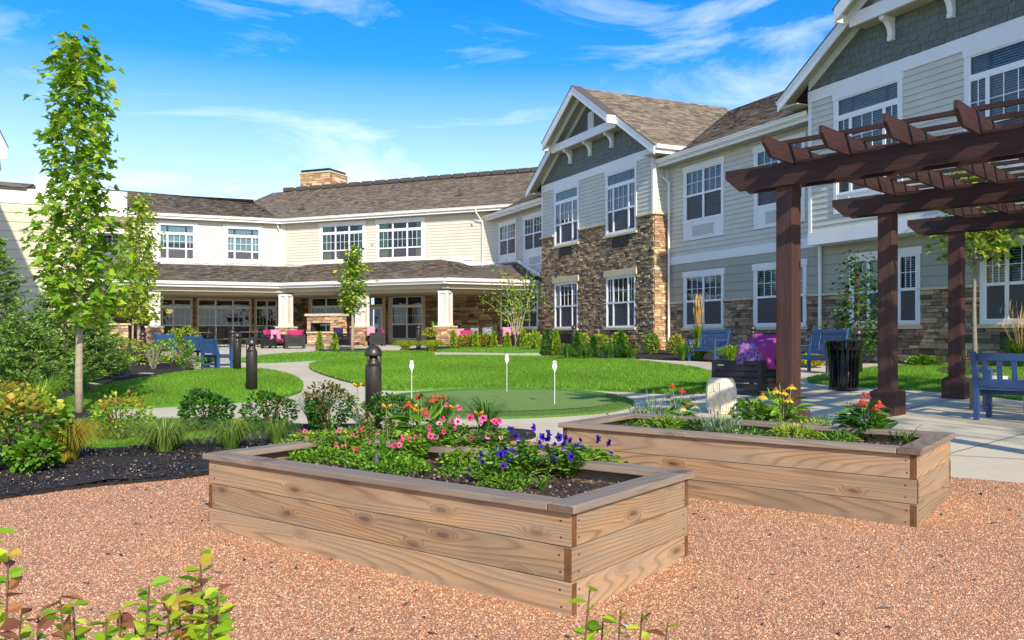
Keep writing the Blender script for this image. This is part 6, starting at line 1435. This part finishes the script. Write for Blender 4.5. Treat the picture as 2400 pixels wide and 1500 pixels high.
# mid-left shrubs
shr(360, 868, 85, 800, 'sparse shrub with bare grey stems beside the curved lawn', leaf=.06, n=260, cols=YG, tipcols=AU, stems=26, stemc='barkgrey')
shr(405, 862, 100, 795, 'rounded light green shrub left of the blue armchair', leaf=.06, n=1100, cols=GR+YG[:2])
shr(430, 832, 80, 770, 'leafy shrub on bare legs in front of the blue chairs', leaf=.07, n=900, cols=YG+GR[:2], tipcols=YG+AU[:1])
shr(290, 858, 130, 790, 'broad yellow-green shrub right of the spruces', leaf=.07, n=1200, cols=YG+GR[:1], tipcols=AU)
shr(250, 880, 90, 815, 'low green shrub at the edge of the spruces', leaf=.06, n=700, cols=GR)
shr(445, 868, 60, 830, 'small grassy shrub under the blue armchair', leaf=.05, n=400, cols=GR)
tuft(485, 862, 70, 832, 'grass clump at the back of the blue armchair', GR, 160, w=.008)
# arborvitae cones
CG = 'small conical arborvitae shrubs'
def cone(px, py, w, top, lab, cols=YG+GR[:2], Y=None, n=1500):
    if Y is None: g = G(px, py)
    else: g = Vector(((px-1200)/F*Y, Y, gz((px-1200)/F*Y, Y)))
    g.z += .03; s = g.y/F; shrub(g, w/2*s, (py-top)*s, lab, leaf=.065, kind='tiny', n=n, cols=cols, name='arborvitae', cat='conifer', shape='cone', stems=3, group=CG, z0=.02, mat='needle', up=.1)
cone(749, 824, 19, 781, 'small cone shrub directly in front of the fireplace'); cone(784, 825, 19, 783, 'small cone shrub right of the one before the fireplace')
for x, b, w, tp, lab in ((1062, 815, 15, 774, 'cone shrub just right of the third stone column'), (1114, 814, 16, 775, 'cone shrub between the two orange-green bushes'), (1157, 812, 17, 774, 'cone shrub right of the orange-green bushes'), (1189, 812, 17, 776, 'cone shrub left of the birch stems'), (1226, 812, 17, 768, 'cone shrub touching the birch stems on their left'), (1253, 812, 18, 768, 'cone shrub touching the birch stems on their right')):
    cone(x, b, w, tp, lab, Y=35.5)
for x, b, w, tp, lab in ((1283, 838, 34, 774, 'broad dark cone shrub at the corner of the stone tower'), (1303, 838, 26, 776, 'lighter cone shrub beside the broad corner one'), (1352, 842, 24, 782, 'dark cone shrub in front of the tower bollard'), (1392, 842, 24, 791, 'dark cone shrub below the middle of the tower'), (1455, 845, 27, 779, 'dark cone shrub below the right tower window')):
    cone(x, b, w, tp, lab, DG+GR[:2] if x != 1303 else YG+GR)
for i, (x, b, w, tp, lab, cl) in enumerate(((1365, 822, 34, 782, 'yellow-green bush behind the first dark cones', YG), (1405, 822, 36, 783, 'golden bush between the tower windows', YG+AU[:1]), (1455, 820, 40, 780, 'bright bush under the right tower window', YG), (1527, 832, 36, 788, 'loose green bush at the right corner of the tower', GR+YG[:2]), (1583, 834, 34, 786, 'upright bush at the foot of the downspout', YG+AU[1:3]), (1722, 850, 44, 812, 'orange-tinted bush beside the blue bench', AU+GR), (2350, 850, 60, 815, 'low bush behind the right-hand bench', GR), (1905, 862, 60, 835, 'yellow-edged bush behind the trash can', YG+AU), (2160, 862, 60, 838, 'low clump at the wall right of the second pergola post', GR), (1250, 822, 40, 780, 'pale bush between birch and tower', YG))):
    shr(x, b, w, tp, lab, leaf=.075, n=700, cols=cl)
for x, lab in ((1090, 'orange-green clipped bush left of the middle cone shrub'), (1134, 'orange-green clipped bush right of the middle cone shrub')):
    shrub(Vector(((x-1200)/F*36, 36., .78)), .42, .62, lab, leaf=.07, n=1300, cols=AU+YG[:2])
for x, w, lab in ((950, 60, 'yellow-green grassy clump before the double window'), (1012, 64, 'yellow-green grassy clump before the third column')):
    tuft(x, 824, w, 797, lab, YG+[hexc('c8b448')], 900, w=.012, arch=1.)
for x, w, tp, lab in ((1330, 50, 806, 'daylily clump at the tower corner'), (1372, 40, 808, 'daylily clump between the first two dark cones'), (1425, 60, 800, 'wide daylily clump below the tower'), (1480, 50, 808, 'daylily clump with orange flower at the end of the row'), (1640, 60, 815, 'arching grass clump left of the blue bench'), (1600, 50, 805, 'grass clump behind the bench and downspout')):
    tuft(x, 846, w, tp, lab, DG+GR, 260, 'daylily', .012, cat='daylily')
tuft(1637, 845, 46, 770, 'tall feather grass with tan plumes before the stone-wall window', GR+YG, 420, 'feather_grass', .007, .3, (1.25, 1.72, .5, .17, .014), nplume=60, Y=29)
tuft(2395, 868, 120, 790, 'feather grass with brown plumes at the right edge wall', DG+GR, 420, 'feather_grass', .007, .6, (1.1, 1.95, .8, .18, .01), nplume=45, Y=19.5)
tuft(1712, 850, 90, 812, 'bright green strappy plant in the low black planter', GR+YG[:2], 240, 'potted_plant', .012, .9, cat='plant', Y=19.5, zoff=.25)
tuft(2190, 862, 70, 836, 'tan-green grass tuft at the wall behind the third post', GR+[hexc('a09a4a')], 180, w=.008)
# planters on the veranda
for px, Y, lab in ((1012, 40.6, 'dark pot of lime and orange foliage beside the third column'),):
    p = PG(px, 800, Y); t = thing('planter_pot', 'dark round pot beside the third stone column', 'pot', p); MB().lathe([(.2, 0), (.3, .45), (.32, .47), (.27, .47), (.25, .4)], 18, cap=False).build('pot', M['chairmetal'], t, smooth=True)
    shrub(Vector((p[0], p[1], p[2]+.38)), .42, .45, lab, leaf=.11, n=350, cols=YG+AU[:3], name='potted_plant', cat='plant'); tuft(px+6, 800, 44, 760, 'spiky grass rising from the veranda pot', GR+YG, 40, 'spike_plant', .015, .2, cat='plant', Y=Y-.0, zoff=.45)
for px, Y, lab in ((405, 40.5, 'spiky dark plant by the first window on the veranda'),):
    tuft(px, 800, 60, 760, lab, DG, 60, 'spike_plant', .02, .5, cat='plant', Y=Y)

# ================================================================== flowers
def flower_np(P, T, mat): pass
def petunia(mb_, c, d, size, col, throat):
    d = Vector(d).normalized(); a = Vector((0, 0, 1)) if abs(d.z) < .9 else Vector((1, 0, 0)); x = d.cross(a).normalized(); y = d.cross(x); c = Vector(c); n = 10; V = [c-d*size*.55]; sq = rnd.uniform(.6, 1.05); 
    for k in range(n):
        q = 2*math.pi*k/n; V.append(c-d*size*.1+(x*math.cos(q)+y*math.sin(q))*size*.16)
    for k in range(n):
        q = 2*math.pi*k/n; rr = size*(.5 if k % 2 == 0 else .40)*rnd.uniform(.8, 1.12); V.append(c+d*size*rnd.uniform(-.22, .1)+(x*math.cos(q)*sq+y*math.sin(q))*rr)
    mb_.add(V, [(0, 1+(k+1) % n, 1+k) for k in range(n)], throat); 
    mb_.add(V, [(1+k, 1+(k+1) % n, 1+n+(k+1) % n, 1+n+k) for k in range(n)], col)
def petunia_plant(base, rx, ry, h, nl, nf, size, cols, throat, label, leafc=GR, group='petunia plants in the nearer bed'):
    t = thing('petunia', label, 'petunia', base, 0, group); r = random.Random(int(abs(base[0])*1000)); mb = MB()
    Cn, D = [], []
    for s in range(max(14, int(nl/12))):
        a = r.uniform(0, 6.283); q = r.uniform(.2, 1); e = Vector((math.cos(a)*rx*q, math.sin(a)*ry*q, h*r.uniform(.35, 1)*(1-.35*q))); m_ = Vector((e.x*.45, e.y*.45, e.z*.75)); mb.tube([(0, 0, 0), m_, e], .0025, 4, cap=False)
        for i in range(22):
            u = r.uniform(.15, 1); p = m_.lerp(e, u) if u > .4 else (m_*(u/.4)); Cn.append((p.x+r.gauss(0, .008), p.y+r.gauss(0, .008), p.z+r.gauss(0, .008))); aa = r.uniform(0, 6.283); D.append((math.cos(aa), math.sin(aa), r.uniform(.0, .9)))
    mb.build('stems', M['leafstem'], t); foliage(t, [leaves(np.array(Cn), np.array(D), .042, 'lance', leafc, up=.6)])
    for i in range(nf):
        a = r.uniform(0, 6.283); q = r.uniform(.05, 1)**.6; p = (math.cos(a)*rx*q, math.sin(a)*ry*q-.01, h*(r.uniform(.7, 1.35)-.32*q)); m2 = MB(); petunia(m2, p, (r.uniform(-1.1, .8), r.uniform(-1.3, -.3), r.uniform(.0, 1.0)), size*r.uniform(.6, 1.15), tuple(v*r.uniform(.8, 1.15) for v in r.choice(cols)), throat); m2.build('blossom', M['petal'], t)
    return t
M['leafstem'] = pm('green_stem', hexc('6f8f3a'), .6, .1, 10)
def onbed(c, a, b, soil): q = c+e1*a+e2*b; return Vector((q.x, q.y, soil))
VI = [hexc('3a22a0'), hexc('4a2cb4'), hexc('2e1a86'), hexc('5a34b0')]; PK = [hexc('e8486e'), hexc('ee6a88'), hexc('f07a92')]; PP = [hexc('e46a9c'), hexc('f0a0bc'), hexc('d84a80')]
def bedpx(px, py, soil):   # point on the soil plane under pixel
    Y = (CAMZ-soil)*F/(py-HZ); return Vector(((px-1200)/F*Y, Y, soil))
for px, py, rx, h, nl, nf, sz, cl, th, lab in (
    (1225, 1125, .24, .20, 420, 12, .058, VI, hexc('1a0a50'), 'violet petunia, left part of the violet drift'), (1330, 1120, .25, .19, 420, 9, .055, VI, hexc('1a0a50'), 'violet petunia trailing towards the bed end'), (1150, 1135, .13, .14, 130, 3, .05, VI, hexc('1a0a50'), 'small violet petunia at the front of the bed'),
    (1060, 1080, .20, .24, 300, 10, .06, PP, hexc('c03060'), 'tall pink petunia in the middle of the bed'), (1150, 1078, .15, .22, 200, 5, .06, PP, hexc('c03060'), 'pink veined petunia beside the violet ones'), (970, 1085, .14, .16, 150, 4, .055, PK, hexc('b02050'), 'coral petunia below the orange coneflowers'),
    (800, 1068, .26, .14, 340, 4, .05, PK, hexc('b02050'), 'coral petunia left of the seedy spikes'), (735, 1060, .24, .12, 300, 4, .048, PP, hexc('c03060'), 'pink petunia at the left end of the bed'), (860, 1085, .2, .10, 240, 2, .048, PK, hexc('b02050'), 'low coral petunia near the front cap board')):
    petunia_plant(bedpx(px, py, soil1), rx*1.05, rx*.85, h*1.25, int(nl*2.3), int(nf*2+1), sz, cl, th, lab, leafc=YG[:2]+GR if px < 1000 else GR+[hexc('86a060')])
def groundcover(px, py, soil, rx, h, n, lab, cols=GR+YG[1:2]+YG[3:4], leaf=.024):
    b = bedpx(px, py, soil); shrub(b, rx, h, lab, leaf=leaf, n=n, cols=cols, name='ground_plant', cat='plant', stems=8, z0=.0, hollow=.2, stemc='leafstem', group='low green filler plants in the beds')
for px, py, rx, h, n, lab in ((690, 1068, .2, .07, 420, 'mat of tiny leaves at the left corner of the near bed'), (760, 1085, .2, .07, 420, 'creeping green mat in front of the coral petunias'), (940, 1110, .2, .06, 330, 'creeping mat by the bare soil in the near bed'), (890, 1098, .2, .08, 420, 'leafy mat around the green spike leaves'), (1190, 1150, .14, .06, 160, 'small lime seedling patch before the violet petunias'), (1060, 1120, .1, .05, 80, 'tiny weed patch on the bare soil')):
    groundcover(px, py, soil1, rx*1.15, h*1.3, int(n*2.2), lab)
for px, py, rx, h, n, lab in ((820, 1050, .26, .16, 900, 'mid-green filler foliage behind the seedy stalks'), (1010, 1065, .22, .18, 700, 'leafy filler below the pink petunias'), (1090, 1100, .18, .12, 500, 'silvery green filler beside the violet drift'), (640+90, 1048, .2, .12, 500, 'light green filler at the back left corner'), (1400, 1100, .16, .11, 380, 'green filler at the right end of the violet drift')):
    groundcover(px, py, soil1, rx, h, n, lab, cols=GR+YG[:3]+[hexc('7f8f50')], leaf=.03)
def bladeplant(px, py, soil, R, h, n, w, cols, lab, name='strap_leaf_plant'):
    b = bedpx(px, py, soil); t = thing(name, lab, 'plant', b); k = random.Random(px); mb = MB()
    for i in range(n):
        a = k.uniform(0, 6.283); rr = R*k.uniform(.4, 1); hh = h*k.uniform(.6, 1); col = k.choice(cols); pts = [Vector((math.cos(a)*rr*q**1.5, math.sin(a)*rr*q**1.5, hh*math.sin(q*2.0)/.95)) for q in (0, .25, .5, .75, 1)]
        nx_, ny_ = -math.sin(a), math.cos(a); V = []
        for j, p in enumerate(pts): ww = w*(.6, 1, .9, .6, .02)[j]; V += [(p.x-nx_*ww, p.y-ny_*ww, p.z), (p.x+nx_*ww, p.y+ny_*ww, p.z)]
        m2 = MB(); m2.add(V, [(2*j, 2*j+1, 2*j+3, 2*j+2) for j in range(4)], col); m2.build('leaf', M['leaf'], t)
bladeplant(897, 1092, soil1, .05, .20, 9, .011, GR[:2], 'upright green blade plant near the front of the near bed')
bladeplant(1270, 1160, soil1, .13, .12, 16, .006, GR[1:4], 'grassy weed in front of the violet petunias')
bladeplant(1380, 1110, soil1, .16, .10, 12, .005, YG, 'thin grass blades at the right end of the near bed')
bladeplant(1500, 1118, soil1, .07, .08, 10, .006, GR, 'little seedling beside the right cap board')
def coneflower(px, py, soil, h, R, heads, petal, label, name='coneflower', leafn=60, leafs=.10, leafcols=GR):
    b = bedpx(px, py, soil); t = thing(name, label, 'coneflower', b, 0, 'coneflowers in the raised beds'); k = random.Random(px+py); Cn, D = [], []
    for i in range(leafn): a = k.uniform(0, 6.283); rr = R*k.uniform(.05, .6); Cn.append((math.cos(a)*rr, math.sin(a)*rr, h*k.uniform(.05, .7))); D.append((math.cos(a), math.sin(a), k.uniform(-.2, .8)))
    single_leaves(t, np.array(Cn), np.array(D), leafs, 'lance', leafcols, .5)
    for (dx, hz, sz, kd) in heads:
        x = dx*b.y/F; y = k.uniform(-.08, .08); z = (soil*0)+hz; MB().tube([(x*.2, y*.2, 0), (x*.7, y*.6, z*.6), (x, y, z)], .004, 5, cap=False).build('stem', M['leafstem'], t)
        n = 5; MB().lathe([(sz*.30*math.cos(i*math.pi/2/n), z+sz*.34*math.sin(i*math.pi/2/n)) for i in range(n)]+[(.001, z+sz*.34)], 12, (x, y, 0)).build('flower_cone', M['conedark' if kd == 'dead' else 'cone'], t, smooth=True)
        m2 = MB(); P, T = leafshape('petal'); c = petal if kd == 'ok' else hexc('4a2a24')
        for q in range(12 if kd == 'ok' else 7):
            a = q*2*math.pi/12+k.uniform(-.15, .15); L = sz*k.uniform(.7, .95); dn = k.uniform(.5, 1.2); d = Vector((math.cos(a), math.sin(a), -dn)).normalized(); bb = Vector((-math.sin(a), math.cos(a), 0)); o_ = Vector((x+math.cos(a)*sz*.26, y+math.sin(a)*sz*.26, z))
            m2.add([o_+d*(v*L)+bb*(u*L) for u, v in P.tolist()], [tuple(tt) for tt in T.tolist()], tuple(v*k.uniform(.85, 1.1) for v in c))
        m2.build('petals', M['petal'], t)
M['cone'] = pm('orange_flower_cone', hexc('a8561c'), .8, .3, 80); M['conedark'] = pm('dried_flower_cone', hexc('2a1c18'), .9, .2, 60)
coneflower(985, 1062, soil1, .36, .2, ((-28, .36, .05, 'ok'), (12, .31, .05, 'ok'), (30, .40, .05, 'ok'), (5, .42, .05, 'dead'), (-8, .41, .045, 'ok')), hexc('d0603c'), 'orange coneflower with a dried black head in the near bed', leafn=70, leafs=.16)
# seedy snapdragon stalks
def stalks(px, py, soil, n, h, R, lab, cols, name='snapdragon'):
    b = bedpx(px, py, soil); t = thing(name, lab, 'plant', b); k = random.Random(px); mb = MB(); Cn, D = [], []; fl = MB()
    for i in range(n):
        a = k.uniform(0, 6.283); e = Vector((math.cos(a)*R*k.random(), math.sin(a)*R*k.random(), h*k.uniform(.7, 1.05))); mb.tube([(e.x*.3, e.y*.3, 0), e*.6, e], .003, 4, cap=False)
        for j in range(42):
            q = k.uniform(.08, 1); p = Vector((e.x*(.3+.7*q), e.y*(.3+.7*q), e.z*q)); Cn.append(tuple(p)); aa = k.uniform(0, 6.283); D.append((math.cos(aa), math.sin(aa), k.uniform(.2, .9)))
        for j in range(5): p = Vector((e.x, e.y, e.z*(1-j*.03))); petunia(fl, p+Vector((k.gauss(0, .006), k.gauss(0, .006), 0)), (k.uniform(-1, 1), -1, .2), .016, hexc('d9b0a8'), hexc('c09a90'))
    mb.build('stems', M['leafstem'], t); foliage(t, [leaves(np.array(Cn), np.array(D), .03, 'lance', cols, up=.5)]); fl.build('blossom', M['petal'], t)
stalks(868, 1062, soil1, 9, .34, .14, 'tall seedy snapdragon stalks with faded blooms in the near bed', [hexc('6a7a38'), hexc('7f8a3c'), hexc('54702c')])
stalks(905, 1068, soil1, 5, .26, .12, 'shorter snapdragon stalks beside the tall seedy ones', [hexc('6a7a38'), hexc('5f8030')])
b = bedpx(882, 1108, soil1); t = thing('water_bottle', 'small clear plastic bottle with blue cap standing in the near bed', 'bottle', b); MB().lathe([(.016, 0), (.018, .02), (.018, .08), (.008, .11), (.008, .12)], 14).build('bottle_body', M['screen'], t, smooth=True); MB().lathe([(.009, .12), (.009, .135)], 12).build('cap', M['blue'], t)
# far bed
coneflower(1590, 985, soil2, .30, .16, ((-12, .33, .05, 'ok'), (8, .29, .045, 'ok'), (-22, .22, .04, 'dead'), (18, .18, .05, 'ok'), (34, .2, .04, 'dead')), hexc('d4484e'), 'red-flowered coneflower at the left end of the right bed', leafn=50, leafs=.08)
coneflower(1600, 1000, soil2, .2, .16, ((0, .17, .05, 'ok'), (25, .19, .045, 'ok'), (-20, .16, .045, 'dead')), hexc('cfd07a'), 'pale yellow coneflower with dark seed heads, left in the right bed', leafn=50, leafs=.08)
coneflower(1835, 1010, soil2, .4, .2, ((-45, .30, .065, 'ok'), (-20, .35, .06, 'ok'), (20, .38, .055, 'ok'), (2, .33, .055, 'ok'), (-5, .28, .065, 'ok'), (12, .27, .06, 'ok'), (-38, .2, .05, 'ok'), (-8, .41, .045, 'dead')), hexc('e2cf4a'), 'yellow coneflower cluster in front of the first pergola post', leafn=70, leafs=.11)
coneflower(2030, 1035, soil2, .36, .2, ((0, .36, .055, 'ok'), (-16, .31, .05, 'ok'), (-2, .30, .055, 'ok'), (22, .30, .055, 'ok'), (12, .27, .05, 'ok'), (30, .20, .045, 'ok'), (-20, .27, .045, 'ok')), hexc('cf4a50'), 'red coneflower bush at the right end of the right bed', leafn=160, leafs=.11, leafcols=DG+GR[:2])
def lavender(px, py, lab, n=26, h=.28):
    b = bedpx(px, py, soil2); t = thing('lavender', lab, 'lavender', b, 0, 'lavender plants in the right bed'); k = random.Random(px); mb = MB(); fl = MB(); Cn, D = [], []
    for i in range(n):
        a = k.uniform(0, 6.283); R = .14*k.random(); e = Vector((math.cos(a)*R*1.5, math.sin(a)*R*1.5, h*k.uniform(.5, 1.1))); mb.tube([(e.x*.3, e.y*.3, 0), e], .0018, 3, cap=False)
        if i % 3 == 0: fl.tube([e-Vector((0, 0, .03)), e-Vector((0, 0, .01)), e+Vector((0, 0, .012))], [.003, .006, .002], 5)
    for i in range(420): a = k.uniform(0, 6.283); R = .16*k.random()**.6; Cn.append((math.cos(a)*R, math.sin(a)*R, k.uniform(.0, h*.5))); D.append((math.cos(a)*.4, math.sin(a)*.4, 1))
    mb.build('stems', M['leafstem'], t); fl.build('flower_spikes', M['lav'], t); foliage(t, [leaves(np.array(Cn), np.array(D), .04, 'lance', [hexc('8fa08a'), hexc('7d917a'), hexc('6a8064')])])
M['lav'] = pm('lavender_bloom', hexc('5a4a8a'), .8, .2, 60)
lavender(1520, 995, 'lavender at the left corner of the right bed'); lavender(1690, 1025, 'silvery lavender in the middle of the right bed, before the stool', 22, .26)
for px, py, rx, h, n, lab, cl in ((1765, 1010, .15, .27, 420, 'upright bright green bushy plant in front of the black sofa', GR), (1560, 1010, .2, .12, 500, 'bright low plant at the left of the right bed', YG[:3]+GR), (1470, 1000, .12, .05, 200, 'tiny leafy weeds in the left corner of the right bed', GR), (1640, 1015, .16, .1, 350, 'dark low greenery before the lavender', DG), (1750, 1035, .2, .10, 420, 'ferny low greenery at the front of the right bed', DG+GR), (1860, 1035, .2, .13, 480, 'lime green bushy plant right of the yellow coneflowers', YG), (1930, 1020, .2, .14, 480, 'fresh green marigold-like plant left of the red coneflowers', GR+YG), (1960, 1045, .16, .1, 380, 'low green clump before the red coneflowers', GR), (2110, 1040, .14, .06, 260, 'grassy weeds in the right corner of the right bed', GR)):
    b = bedpx(px, py, soil2); shrub(b, rx, h, lab, leaf=.05 if h > .2 else .034, n=n, kind='lance' if h < .2 else 'oval', cols=cl, name='bed_plant', cat='plant', stems=8, z0=0, hollow=.3, stemc='leafstem', group='low green filler plants in the beds')
bladeplant(2130, 1050, soil2, .22, .16, 22, .004, GR, 'long thin grass blades leaning over the right bed corner'); bladeplant(1980, 1010, soil2, .2, .3, 6, .003, GR, 'wiry arching grass stalks by the red coneflowers')
for px, py, lab, col in ((1727, 1018, 'crumpled white and purple plant tag at the front of the right bed', 'pat_bw'), (1840, 1016, 'red and yellow plant tag in the right bed', 'magenta')):
    b = bedpx(px, py+12, soil2); o = MB().hexa([Vector(v) for v in ((-.02, 0, 0), (.02, .004, 0), (.02, .006, 0), (-.02, .002, 0), (-.025, .01, .06), (.018, .0, .055), (.018, .002, .055), (-.025, .012, .06))]).build('plant_tag', M[col]); o.location = b+Vector((0, 0, .03)); tag(o, lab, 'plant tag', 'plant tags stuck in the right bed')
# daylily blooms
def bloom(px, py, Y, col, lab, name='daylily_flower'):
    p = at(px, py, Y); z0 = gz(p.x, p.y); t = thing(name, lab, 'flower', (p.x, p.y, z0)); m2 = MB(); P, T = leafshape('petal'); k = random.Random(px)
    for q in range(6):
        a = q*math.pi/3; d = Vector((math.cos(a), math.sin(a)*.8-.3, .55)).normalized(); bb = Vector((-math.sin(a), math.cos(a), .1)); L = .075
        m2.add([Vector((0, 0, p.z-z0))+d*(v*L)+bb*(u*L*1.2) for u, v in P.tolist()], [tuple(tt) for tt in T.tolist()], col)
    m2.build('petals', M['petal'], t); MB().tube([(-.03, .02, .0), (-.01, 0, (p.z-z0)*.6), (0, 0, p.z-z0)], .004, 4, cap=False).build('stem', M['leafstem'], t)
for i, (x, y, Y, c_, lab) in enumerate(((838, 908, 8.8, 'e8b428', 'yellow-orange daylily bloom left of the nearest bollard'), (906, 958, 8.6, 'e6c030', 'yellow daylily bloom right of the nearest bollard'), (968, 958, 8.5, 'ecd03a', 'lemon yellow bloom before the putting green'), (980, 968, 8.4, 'e0a02c', 'golden bloom beside the lemon yellow one'), (1035, 936, 9, 'd8702c', 'orange daylily bloom before the putting green'), (1064, 960, 8.8, 'e6a82c', 'yellow bloom farther right before the green'), (1122, 974, 8.9, 'e0a02c', 'small yellow bloom of the loose daylily clump'), (1488, 822, 23, 'e08a2c', 'orange daylily bloom at the end of the tower row'), (48, 912, 15.2, 'e08a2c', 'orange daylily bloom at the left edge'), (62, 915, 15.0, 'e8a030', 'second orange daylily bloom at the left edge'))):
    bloom(x, y, Y, hexc(c_), lab)

# ================================================================== foreground branches
def spray(px, py, Y, stems, label, leafn=26, seed=1, size=.044):
    p = at(px, 1500, Y); z0 = gz(p.x, p.y); t = thing('foreground_shrub', label, 'shrub', (p.x, p.y, z0), 0, 'blurred shrubs at the bottom edge'); r = random.Random(seed); Cn, Dn = [], []; mb = MB()
    for (dx, top) in stems:
        e = at(px+dx, top, Y+r.uniform(-.15, .15)); e = e-Vector((p.x, p.y, z0)); b = Vector((e.x*.55+r.uniform(-.03, .03), r.uniform(-.05, .05), 0)); md = b.lerp(e, .6)+Vector((r.uniform(-.02, .02), 0, 0)); mb.tube([b, md, e], [.006, .004, .002], 6)
        for i in range(leafn):
            q = .58+.44*i/leafn; pp_ = b.lerp(md, q/.6) if q < .6 else md.lerp(e, (q-.6)/.4); a = i*2.2+r.uniform(-.4, .4); Cn.append(tuple(pp_)); Dn.append((math.cos(a), math.sin(a), r.uniform(.0, .9)))
    mb.build('stems', M['twig'], t)
    C = [hexc(h) for h in ('9fbf2c', '84ac26', 'b4c83a', '6d9a22', '9fbf2c', 'b4c83a', 'b8a83a', 'a8704a', '8a5a48', '78a428')]
    single_leaves(t, np.array(Cn), np.array(Dn), size, 'oval', C, .25, .6)
spray(470, 1500, 2.05, ((0, 1320), (-50, 1400), (60, 1440), (20, 1410), (-20, 1370), (40, 1390)), 'leafy shrub tip rising at the bottom left, highest of the foreground sprays', 33, 3)
spray(340, 1500, 2.0, ((10, 1375), (-60, 1430), (60, 1420), (-25, 1450), (30, 1460)), 'bronze-tinted shrub tips left of the highest foreground spray', 24, 4)
spray(170, 1500, 1.95, ((0, 1420), (-80, 1440), (80, 1450), (-30, 1400)), 'shrub tips along the bottom edge near the left corner', 24, 5)
spray(30, 1500, 1.95, ((-10, 1300), (-50, 1250), (20, 1440)), 'dark green sprigs entering at the lower left edge', 21, 6)
spray(1395, 1500, 2.05, ((-12, 1375), (60, 1430), (110, 1440), (170, 1460), (20, 1440)), 'small reddish-tipped shrub spray at the bottom, right of the near bed', 12, 7, .042)

# ================================================================== shade trees behind the camera
def shade_tree(x, y, H, cz, rx, rz, n, label, seed):
    t = thing('shade_tree', label, 'tree', (x, y, gz(x, y)), 0, 'mature trees shading the garden from the sunny side'); r = random.Random(seed); mb = MB(); mb.tube([(0, 0, -.1), (.05, .05, cz*.6), (0, 0, H*.85)], [.2, .15, .03], 10)
    Cn, D = [], []
    for b in range(30):
        u = rand_dirs(1)[0]; e = Vector((u[0]*rx*.85, u[1]*rx*.85, cz+u[2]*rz*.85)); mb.tube([(0, 0, cz*.62), e*.5+Vector((0, 0, cz*.35)), e], [.06, .035, .01], 5, cap=False)
        for k in range(n//30): Cn.append((e.x+r.gauss(0, rx*.2), e.y+r.gauss(0, rx*.2), e.z+r.gauss(0, rz*.2))); D.append((r.gauss(0, 1), r.gauss(0, 1), r.uniform(-.6, .3)))
    mb.build('trunk', M['barkgrey'], t, smooth=True); foliage(t, [leaves(np.array(Cn), np.array(D), .17, 'maple', GR)])
SHADE = [(11.2, -4.8, 12, 9.4, 2.3, 2.0, 600, 2), (12.2, 1.0, 11, 8.6, 1.9, 1.6, 700, 3)]
for i, (x, y, H, cz, rx, rz_, n, sd) in enumerate(SHADE):
    shade_tree(x, y, H, cz, rx, rz_, n, 'leafy tree outside the picture whose crown dapples the ' + ('pergola and patio', 'central lawn')[i], sd)
